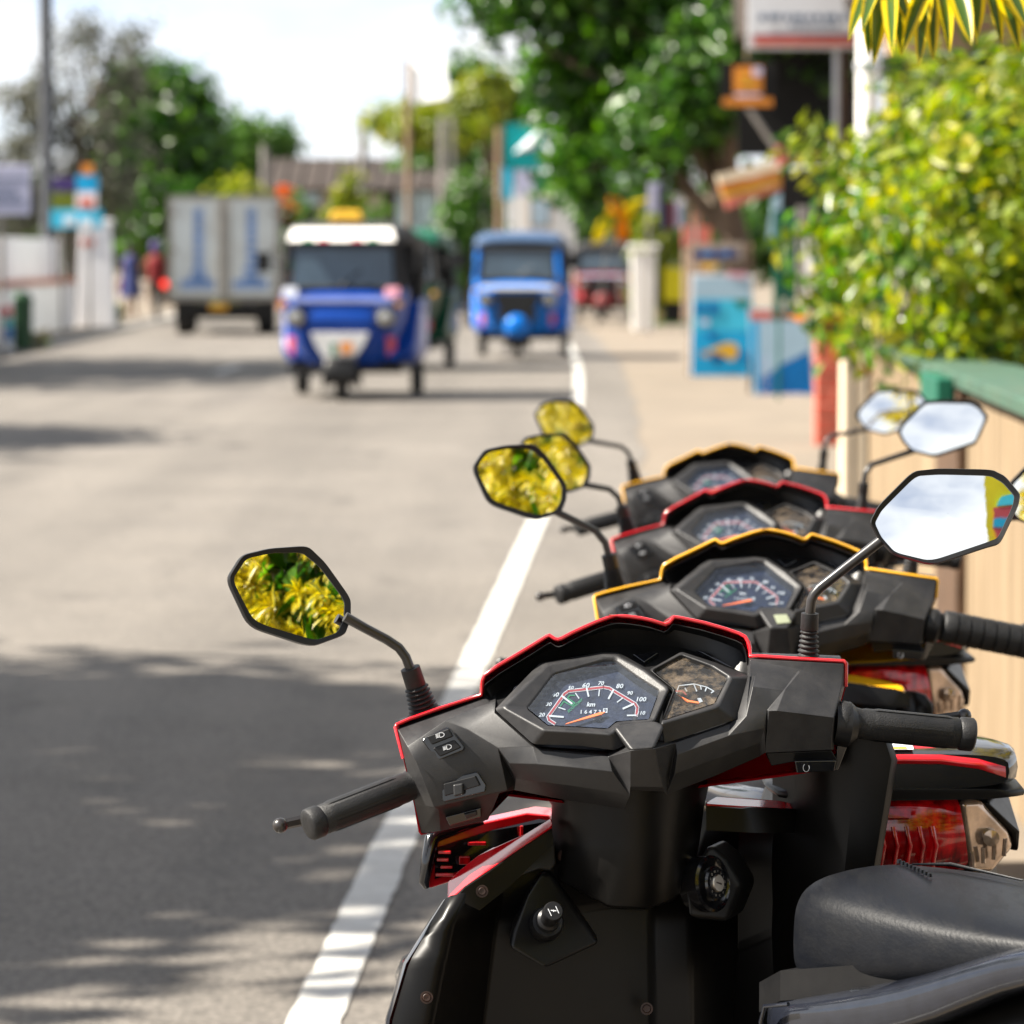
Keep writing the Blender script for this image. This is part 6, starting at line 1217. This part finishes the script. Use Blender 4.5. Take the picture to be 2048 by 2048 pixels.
# ---- body behind: seat, side panels, tail, wheels (measured along the scooter)
fw = Vector((-math.sin(PSI), math.cos(PSI), 0)); rt_ = Vector((math.cos(PSI), math.sin(PSI), 0))
def Lb(t, s, z):
    if t > .6: t = .6 + (t - .6) * .78
    return Vector((O.x, O.y, 0)) - fw * t + rt_ * s + Vector((0, 0, z))
def section(t, hw, z0, z1, n=18, e=.62, tuck=.0):
    out_ = []
    for k in range(n):
        a = 2 * math.pi * k / n; cx_, sz = math.cos(a), math.sin(a)
        x = math.copysign(abs(cx_) ** e, cx_) * hw; z = (z0 + z1) / 2 + math.copysign(abs(sz) ** e, sz) * (z1 - z0) / 2
        if tuck: x *= 1 - tuck * max(0, (z1 - z) / (z1 - z0) - .45)
        out_.append(Lb(t, x, z))
    return out_
def loftL(secs, **k): m_ = MB(); m_.loft([section(*s_, **k) for s_ in secs]); return m_
SDZ = -.022
SEAT = [(t_ + .012, hw_, a_ + (-.004), b_ + SDZ * min(1, max(.15, (1.0 - t_) / .3))) for t_, hw_, a_, b_ in [(.225, .01, .70, .74), (.232, .045, .672, .768), (.248, .072, .658, .784), (.285, .095, .652, .796), (.35, .112, .665, .795), (.45, .13, .685, .79), (.58, .145, .725, .787), (.72, .152, .74, .79), (.85, .152, .745, .80), (1.0, .148, .755, .825), (1.12, .13, .77, .84), (1.19, .095, .785, .84), (1.21, .02, .80, .825)]]
st_ = body(bb(loftL(SEAT, n=28, e=.66, tuck=-.12), 'seat', M['seat'], smooth=70)); sb = st_.modifiers.new('s', 'SUBSURF'); sb.levels = 1; sb.render_levels = 2
mb = MB(); mb.tube([Lb(t_, -(hw * 1.02), z0 + .012) for t_, hw, z0, z1 in SEAT[4:-3]], .0035, 8); bb(mb, 'seat_piping', M['gloss'], st_, smooth=60)
# raised emblem and button on the seat
mb = MB(); mb.tube([Lb(.34, .02, .777), Lb(.37, .045, .777), Lb(.46, .035, .772)], [.001, .0022, .001], 6)
for k in range(9): mb.lathe([(.0028, -.002), (.0022, .0015), (0, .002)], Lb(.315 + .0085 * k, .035 - .006 * k, .7755), (0, 0, 1), 8)
bb(mb, 'seat_emblem', M['seat'], st_, smooth=60)
mb = MB(); mb.lathe([(.022, -.003), (.020, .002), (.016, .001), (.014, .003), (0, .0035)], Lb(.57, .02, .7665), (0, 0, 1), 22); bb(mb, 'seat_button', M['gloss'], st_, smooth=50)
PAN = [(.235, .085, .605, .645), (.26, .115, .605, .650), (.33, .132, .615, .668), (.41, .147, .632, .690), (.48, .158, .655, .716), (.56, .168, .70, .748), (.65, .175, .725, .764), (.8, .178, .73, .772), (.95, .17, .73, .782), (1.1, .146, .735, .80), (1.22, .115, .75, .80)]
LOW = [(.24, .075, .29, .62), (.28, .10, .29, .63), (.4, .13, .28, .65), (.56, .152, .30, .715), (.8, .16, .36, .74), (1.0, .15, .46, .745), (1.2, .10, .60, .76)]
body(bb(loftL(LOW, n=24, e=.42), 'lower_body', M['shield'], smooth=60))
o = body(bb(loftL(PAN, n=30, e=.42), 'side_panel', M['panelmetal'], smooth=60)); sb = o.modifiers.new('s', 'SUBSURF'); sb.levels = 1; sb.render_levels = 1
mb = MB(); mb.slab([Lb(.23, -.085, .66), Lb(.23, .085, .66), Lb(.27, .105, .68), Lb(.5, .12, .725), Lb(.9, .13, .76), Lb(.9, -.13, .76), Lb(.5, -.12, .725), Lb(.27, -.105, .68)], (0, 0, -.03)); body(bb(mb, 'seat_base', M['black']))
mb = MB(); mb.tube([Lb(.262, -.118, .60), Lb(.258, -.121, .63), Lb(.268, -.128, .648), Lb(.30, -.133, .655)], .0022, 8); mb.tube([Lb(.262, -.118, .60), Lb(.262, -.112, .56), Lb(.28, -.118, .50)], .0022, 8); body(bb(mb, 'panel_seam', M['panelmetal'], smooth=60))
mb = MB(); mb.loft([[Lb(t_, s_ * sg, z) for sg in (-1, 1) for z in ((z0, z1) if sg < 0 else (z1, z0))] for t_, s_, z0, z1 in ((-.02, .17, .24, .30), (.1, .19, .22, .29), (.3, .17, .22, .30), (.4, .14, .24, .32))]); body(bb(mb, 'floorboard', M['black'], bevel=.01))
# tail: painted cowl, dark band, lamp cluster
cow = [(1.02, .11, .81, .838), (1.12, .13, .806, .852), (1.22, .134, .806, .857), (1.275, .128, .807, .853), (1.30, .115, .810, .847)]
o = body(bb(loftL(cow, n=26, e=.5), 'rear_cowl', M['gloss'], smooth=55))
mb = MB(); mb.loft([[Lb(t_, s_ * hw, z1 + .0015 - .014 * abs(s_) ** 3 + (-.006 if t_ > 1.295 else 0)) for s_ in (-.96, -.7, -.35, 0, .35, .7, .96)] for t_, hw, z0, z1 in cow], closed=False)
mb.loft([[Lb(1.302, s_ * .115, .8475 - .016 * abs(s_) ** 3) for s_ in (-.96, -.7, -.35, 0, .35, .7, .96)], [Lb(1.306, s_ * .115, .838 - .018 * abs(s_) ** 3) for s_ in (-.96, -.7, -.35, 0, .35, .7, .96)]], closed=False)
oc = bb(mb, 'cowl_paint', M['red'], o, smooth=50); sd = oc.modifiers.new('t', 'SOLIDIFY'); sd.thickness = .003; PAINT.append(oc)
for m_, sa, sb, ta, tb in (('white', -.62, .1, 1.262, 1.292), ('deepblue', -.6, -.38, 1.275, 1.288), ('yellow', -.12, .04, 1.285, 1.291)):
    mb = MB(); rws = []
    for k in range(4):
        t_ = ta + (tb - ta) * k / 3; f = (t_ - 1.22) / .055 if t_ < 1.275 else 1 + (t_ - 1.275) / .025
        hw = .134 - .006 * f if f < 1 else .128 - .013 * (f - 1); z1 = .857 - .004 * f if f < 1 else .853 - .006 * (f - 1)
        rws.append([Lb(t_, s_ * hw, z1 + .0028 + (.0006 if m_ != 'white' else 0) - .014 * abs(s_) ** 3) for s_ in [sa + (sb - sa) * q / 5 for q in range(6)]])
    mb.loft(rws, closed=False); bb(mb, 'cowl_decal', M[m_ if m_ != 'white' else 'symbol'], o, smooth=60)
body(bb(loftL([(1.1, .135, .795, .811), (1.2, .14, .796, .812), (1.285, .135, .797, .811), (1.305, .115, .798, .810)], n=24, e=.5), 'grab_rail', M['black'], smooth=55))
mb = MB(); rowsT = []
for z, hw, t_ in ((.800, .062, 1.285), (.788, .064, 1.306), (.758, .069, 1.312), (.728, .074, 1.30), (.716, .072, 1.28)):
    rowsT.append([Lb(t_ - .02 * (s_ * 1.0) ** 2, s_ * hw, z) for s_ in (-1, -.7, -.35, 0, .35, .7, 1)])
mb.loft(rowsT, closed=False); tl = body(bb(mb, 'tail_light', M['redlens'], smooth=50))
mb = MB(); mb.slab([Lb(1.309, -.05, .790), Lb(1.309, .008, .790), Lb(1.314, .006, .780), Lb(1.313, -.05, .780)], fw * .004); bb(mb, 'reflector_strip', M['redlens'], tl)
for k in range(6):
    mb = MB(); x = -.04 + .014 * k; mb.tube([Lb(1.309, x, .77), Lb(1.315, x + .004, .75), Lb(1.306, x + .001, .726)], .0026, 6); bb(mb, 'lens_rib', M['redlens'], tl, smooth=60)
for sg in (-1, 1):
    mb = MB(); q = [(1.272, .064, .795), (1.266, .090, .793), (1.24, .124, .756), (1.24, .131, .738), (1.255, .104, .711), (1.276, .078, .713)]
    mb.slab([Lb(t_, sg * s_, z) for t_, s_, z in q], fw * .03); il_ = body(bb(mb, 'rear_indicator', M['clear'], bevel=.008, seg=3))
    mb = MB(); mb.lathe([(.010, -.02), (.009, .001), (0, .003)], Lb(1.272, sg * .10, .752), -fw, 16); bb(mb, 'bulb', M['clear'], il_, smooth=50)
    for k in range(4):
        mb = MB(); mb.tube([Lb(1.278 - k * .006, sg * (.080 + .012 * k), .722 + .003 * k), Lb(1.28 - k * .006, sg * (.078 + .013 * k), .738 + .004 * k)], .0025, 6); bb(mb, 'lens_facet', M['clear'], il_)
    body(bb(MB().slab([Lb(1.262, sg * .096, .79), Lb(1.236, sg * .131, .752), Lb(1.22, sg * .14, .728), Lb(1.12, sg * .15, .74), Lb(1.15, sg * .135, .80)], fw * .02 + rt_ * sg * -.01), 'tail_panel', M['black'], bevel=.006))
body(bb(MB().slab([Lb(1.28, -.075, .705), Lb(1.28, .075, .705), Lb(1.36, .07, .42), Lb(1.36, -.07, .42)], fw * .02), 'mud_flap', M['black'], bevel=.004))
body(bb(MB().slab([Lb(1.345, -.09, .56), Lb(1.345, .09, .56), Lb(1.365, .09, .46), Lb(1.365, -.09, .46)], fw * .003), 'number_plate', M['plate'], bevel=.002))
fwB, rtB = Vector((0, 1, 0)), Vector((1, 0, 0))
def Lf(t, s, z): return Vector((O.x, O.y, 0)) - fwB * t + rtB * s + Vector((0, 0, z))
for t_, r_, w_ in ((.93, .215, .10), (-.36, .215, .095)):
    LL, ax_, grp = (Lb, rt_, body) if t_ > 0 else (Lf, rtB, bar)
    mb = MB(); mb.lathe([(r_ * .6, -w_ * .45), (r_ * .92, -w_ * .5), (r_, -w_ * .2), (r_, w_ * .2), (r_ * .92, w_ * .5), (r_ * .6, w_ * .45)], LL(t_, 0, r_), ax_, 26); wo_ = grp(bb(mb, 'wheel', M['tyre'], smooth=40))
    mb = MB(); mb.lathe([(.012, -w_ * .5), (.05, -w_ * .35), (r_ * .6, -w_ * .42), (r_ * .6, w_ * .42), (.05, w_ * .35), (.012, w_ * .5)], LL(t_, 0, r_), ax_, 20); bb(mb, 'rim', M['metal'], wo_, smooth=40)
mb = MB(); rr_ = []
for a in [R(q) for q in range(-10, 191, 20)]:
    rr_.append([Lf(-.36 - .245 * math.cos(a), s_, .215 + .245 * math.sin(a) - .012 * (abs(s_) > .05)) for s_ in (-.07, -.04, .04, .07)])
mb.loft(rr_, closed=False); o = bar(bb(mb, 'front_mudguard', M['red'], smooth=60)); PAINT.append(o); sd = o.modifiers.new('t', 'SOLIDIFY'); sd.thickness = .004
mb = MB()
for s_ in (-.07, .07): mb.tube([Lf(-.36, s_, .215), Lf(-.16, s_ * .8, .62)], .018, 10)
bar(bb(mb, 'fork', M['black'], smooth=50))
mb = MB(); mb.loft([[Lf(t_, s_ + (.02 - .3 * (-t_ - .19)), z) for s_, z in ((-hw, z0), (hw, z0), (hw * .8, z1), (-hw * .8, z1))] for t_, hw, z0, z1 in ((-.19, .15, .30, .70), (-.24, .13, .32, .72), (-.29, .08, .42, .70), (-.31, .03, .5, .64))]); o = body(bb(mb, 'apron_nose', M['red'], bevel=.02, seg=3)); PAINT.append(o)
mb = MB(); mb.tube([Lb(.55, -.12, .28), Lb(.5, -.25, .05), Lb(.49, -.27, .012)], .012, 8); body(bb(mb, 'side_stand', M['black']))
mb = MB(); mb.tube([Lb(.55, .12, .28), Lb(.8, .17, .30), Lb(1.05, .18, .36), Lb(1.2, .18, .42)], [.03, .05, .055, .045], 12); body(bb(mb, 'exhaust', M['black'], smooth=50))

# ---- mirror heads: traced once in the plane of the first mirror, then turned for every scooter
CAMP = Vector((0, 0, CAMZ))
def basis(m, target):
    d = (m - CAMP).normalized(); r_ = (target - m).normalized(); n_ = (r_ - d).normalized(); x_ = Vector((0, 0, 1)).cross(n_).normalized(); y_ = n_.cross(x_); return x_, y_, n_
HEDGE = Vector((1.68, 1.0, 1.75))
cL, cR = Z7(292, 780, .03), P(1891, 1034, D1 + .05)
SKYT = cR + Vector((.6, -8.0, 3.0))
def outline(c, tgt, pts2):
    x_, y_, n_ = basis(c, tgt); q = []
    for u, v in pts2:
        p = hit(u, v, c, n_) - c; q.append((p.dot(x_), p.dot(y_)))
    return q
def rounded(q, r=.22, n=4):
    out_ = []; k = len(q)
    for i in range(k):
        a, b, c = Vector(q[i - 1]), Vector(q[i]), Vector(q[(i + 1) % k]); p0 = b.lerp(a, r); p1 = b.lerp(c, r)
        for j in range(n + 1):
            t_ = j / n; out_.append(tuple(p0 * (1 - t_) ** 2 + b * 2 * t_ * (1 - t_) + p1 * t_ ** 2))
    return out_
oL = rounded(outline(cL, HEDGE, [(450 + .44 * x, 850 + .44 * y) for x, y in ((6, 700), (75, 590), (200, 560), (375, 548), (455, 625), (572, 790), (572, 880), (545, 955), (390, 1012), (110, 920))]))
gL = rounded(outline(cL, HEDGE, [(450 + .44 * x, 850 + .44 * y) for x, y in ((32, 705), (95, 608), (210, 582), (350, 580), (430, 645), (544, 800), (540, 885), (510, 945), (408, 980), (130, 895))]))
oR = rounded(outline(cR, SKYT, [(1560 + .3313 * x, 760 + .3313 * y) for x, y in ((538, 860), (590, 760), (800, 550), (960, 533), (1280, 540), (1360, 580), (1452, 690), (1440, 760), (1330, 990), (1240, 1015), (920, 1122), (680, 1055), (590, 960))]))
gR = rounded(outline(cR, SKYT, [(1560 + .3313 * x, 760 + .3313 * y) for x, y in ((572, 865), (615, 785), (820, 580), (960, 571), (1270, 578), (1345, 620), (1415, 700), (1405, 760), (1315, 955), (1235, 985), (910, 1094), (695, 1042), (612, 950))]))
RCONV = 2.6
def head_mesh(o2, g2, side):
    cx_ = sum(p[0] for p in o2) / len(o2); cy_ = sum(p[1] for p in o2) / len(o2)
    sc_ = lambda q, k, z: [Vector((cx_ + (x - cx_) * k, cy_ + (y - cy_) * k, z)) for x, y in q]
    m_ = MB(); m_.loft([[Vector((x, y, -.001)) for x, y in g2], [Vector((x, y, .0015)) for x, y in g2], sc_(o2, .985, .003), sc_(o2, 1.0, .0), sc_(o2, .99, -.008), sc_(o2, .85, -.020), sc_(o2, .5, -.028), sc_(o2, .02, -.030)], cap=False)
    fr = m_.build('mirror', M['black'], None, smooth=50); f_me = fr.data; bpy.data.objects.remove(fr)
    m_ = MB(); gx = sum(p[0] for p in g2) / len(g2); gy = sum(p[1] for p in g2) / len(g2)
    m_.loft([[Vector((gx + (x - gx) * k, gy + (y - gy) * k, .0007 - ((x - gx) ** 2 + (y - gy) ** 2) * k * k / (2 * RCONV))) for x, y in g2] for k in (1, .88, .76, .64, .52, .4, .28, .16, .06, .004)], cap=False); gl = m_.build('mirror_glass', M['mirror'], None, smooth=89); g_me = gl.data; bpy.data.objects.remove(gl)
    return f_me, g_me
HL, HR_ = head_mesh(oL, gL, 'L'), head_mesh(oR, gR, 'R')
def attach_mirror(rt, c, tgt, meshes, stalk, k=1.0, roll=0.0):
    x_, y_, n_ = basis(c, tgt); mat = Matrix((x_, y_, n_)).transposed().to_4x4(); mat.translation = c
    o_ = mk('mirror', meshes[0], rt); o_.matrix_local = Matrix.Translation(-rt.location) @ mat @ Matrix.Rotation(roll, 4, 'Z') @ Matrix.Scale(k, 4)
    g_ = mk('mirror_glass', meshes[1], o_)
    m_ = MB(); m_.tube(stalk, [.0052] * (len(stalk) - 1) + [.0056], 12); s_ = m_.build('mirror_stalk', M['stalk'], rt, smooth=60, origin=O); s_.location = O - rt.location
    return o_

attach_mirror(root, cL, HEDGE, HL, STALK_L); attach_mirror(root, cR, SKYT, HR_, STALK_R)
COL = {'red': M['red'], 'yellow': M['yellow']}
tag(root, 'nearest motor scooter with red trim and worn seat at the front of the row', 'scooter', 'scooters parked in a row on the shoulder')

# ---- the other three scooters
crest = P(1240, 1238, D1 + .08) - O
spec = [  # peak pixel, distance, bar yaw, bar roll, body heading, body pitch, paint, label, left mirror centre, right mirror centre, right target
    ((1540, 1065), 5.05, -2.4, 5.0, 3.4, 0, 'yellow', 'yellow trimmed motor scooter second from the front with fuzzy right grip', (1039, 964), (2116, 985), 'hedge'),
    ((1498, 965), 6.33, -2.1, 2.2, 5.8, 0, 'red', 'red trimmed motor scooter third in the row behind the fuzzy gripped one', (1106, 926), (1886, 857), 'sky'),
    ((1466, 892), 7.96, -1.8, 4.6, 6.5, 0, 'yellow', 'yellow trimmed motor scooter farthest in the row', (1128, 847), (1784, 824), 'sky')]
for (pk, d_, yaw, roll, head, pitch, paint, label, lm, rm, rk) in spec:
    Rb = Matrix.Rotation(R(yaw), 4, 'Z') @ Matrix.Rotation(R(roll), 4, 'Y')
    Oi = P(pk[0], pk[1], d_) - (Rb @ crest)
    rt = empty('motor_scooter', (Oi.x, Oi.y, 0)); tag(rt, label, 'scooter', 'scooters parked in a row on the shoulder')
    yawb = Matrix.Rotation(R(head) - PSI, 4, 'Z'); axp = (yawb.to_3x3() @ rt_); Rbody = Matrix.Rotation(R(pitch), 4, axp) @ yawb if pitch else yawb
    for lst, mat, z in ((BAR, Rb, Oi.z), (BODY, Rbody, O.z)):
        for src in lst:
            if src.name.startswith('cowl_side'): continue
            c = src.copy(); C.objects.link(c); c.parent = rt; c.matrix_local = Matrix.Translation((0, 0, z)) @ mat
            for ch in src.children:
                c2 = ch.copy(); C.objects.link(c2); c2.parent = c
                if ch in PAINT and paint != 'red' and not ch.name.startswith('cowl_paint'): c2.material_slots[0].link = 'OBJECT'; c2.material_slots[0].material = COL[paint]
            if src in PAINT and paint != 'red' : c.material_slots[0].link = 'OBJECT'; c.material_slots[0].material = COL[paint]
    W = lambda p: Oi + (Rb @ (p - O))
    c_l, c_r = P(lm[0], lm[1], d_ - .05), P(rm[0], rm[1], d_ + .0)
    for c_, base, tgt, me_, sgn in ((c_l, STALK_L, HEDGE + Vector((0, .22 * (d_ - 5), -.12 * (d_ - 5))), HL, 1), (c_r, STALK_R, (HEDGE if rk == 'hedge' else c_r + Vector((.4, -8, 3.1))), HR_, -1)):
        b0, b1 = W(base[0]), W(base[1]); up = (b1 - b0).normalized(); e_ = c_ + Vector((.035 * sgn, .02, -.035)); k0 = b0 + up * max(.03, (e_.z - b0.z) * .35)
        attach_mirror(rt, c_, tgt, me_, [b0, k0 - up * .012, k0 + (e_ - k0).normalized() * .012, e_])
    if rk == 'hedge':    # rubber sleeve with bristles over the right grip
        a, b = W(G6(300, 530, .015)), W(G6(1330, 632, .03)); ax = (b - a).normalized(); mb = MB(); L_ = (b - a).length
        prof = [(.015, 0), (.021, .002)] + [q for k in range(7) for q in ((.0225, .004 + (L_ - .006) * k / 7), (.0225, .004 + (L_ - .006) * (k + .82) / 7), (.020, .004 + (L_ - .006) * (k + .86) / 7), (.020, .004 + (L_ - .006) * (k + .97) / 7))] + [(.02, L_), (0, L_ + .001)]
        mb.lathe(prof, a, ax, 24); gs = mb.build('grip_sleeve', M['rubber'], rt, smooth=40, origin=O); gs.location = O - rt.location
        mb = MB(); rq = random.Random(2); s_ = ax.orthogonal().normalized(); w_ = ax.cross(s_)
        for k in range(420):
            z = rq.uniform(.006, L_); an = rq.uniform(0, 6.283); dv = s_ * math.cos(an) + w_ * math.sin(an); p = a + ax * z + dv * .022
            mb.add([p - ax * .0012, p + ax * .0012, p + dv * rq.uniform(.0015, .0045) + ax * rq.uniform(-.002, .002)], [(0, 1, 2)])
        bs2 = mb.build('bristles', M['rubber'], gs, recalc=False, origin=O); bs2['kind'] = 'stuff'
        q = [W(Cc(1040, 690, -.062)), W(Cc(1190, 670, -.06)), W(Cc(1240, 760, -.074)), W(Cc(1090, 790, -.078))]
        mb = MB(); mb.slab([p + Vector((0, -.004, .001)) for p in q], (0, .006, 0)); o = mb.build('clock', M['lcd'], rt, origin=O, bevel=.001); o.location = O - rt.location

# ---- yellow signboard behind the camera that the nearest right mirror shows at its edge
xr, yr, nr = basis(cR, SKYT)
def bounce(u, v):
    p = hit(u, v, cR, nr); n_ = (nr + (p - cR) / RCONV).normalized(); d = ray(u, v); return p, (d - n_ * 2 * d.dot(n_)).normalized()
p_, rr = bounce(2003, 1040); q0 = p_ + rr * 4.2
sb_ = empty('yellow_signboard', (q0.x, q0.y, 0)); tag(sb_, 'yellow signboard with a red and blue bus picture reflected in the nearest right mirror', 'signboard')
fx = Vector((rr.y, -rr.x, 0)).normalized()
p_, rl2 = bounce(1970, 1040); ql = p_ + rl2 * 4.2; ex = (ql - q0).dot(fx); sgn = 1 if ex > 0 else -1
nb = fx.cross(Vector((0, 0, 1))); nb = nb if nb.dot(rr) < 0 else -nb
def sbp(x, z, l=0.0): return Vector((0, 0, q0.z + z)) + fx * sgn * x + nb * l
for nm, m_, qq, l in (('board', 'yellowbox', [(abs(ex), -.42), (abs(ex), .42), (-.9, .42), (-.9, -.42)], 0), ('bus_print', 'signred', [(.05, -.12), (.05, .06), (-.5, .10), (-.5, -.12)], .01), ('bus_print', 'aqua', [(.03, .07), (.0, .13), (-.5, .18), (-.5, .11)], .012), ('bus_print', 'skyblue', [(.05, -.05), (.05, -.01), (-.5, .01), (-.5, -.04)], .014), ('bus_print', 'navy', [(.02, -.17), (.02, -.12), (-.5, -.12), (-.5, -.17)], .012)):
    mb = MB(); mb.slab([sbp(x, z, l) for x, z in qq], nb * -.01); mb.build(nm, M[m_], sb_)
mb = MB(); mb.tube([sbp(-.4, 0, -.03) * 1.0 - Vector((0, 0, q0.z)), sbp(-.4, .3, -.03)], .03); mb.build('sign_post', M['greypost'], sb_)
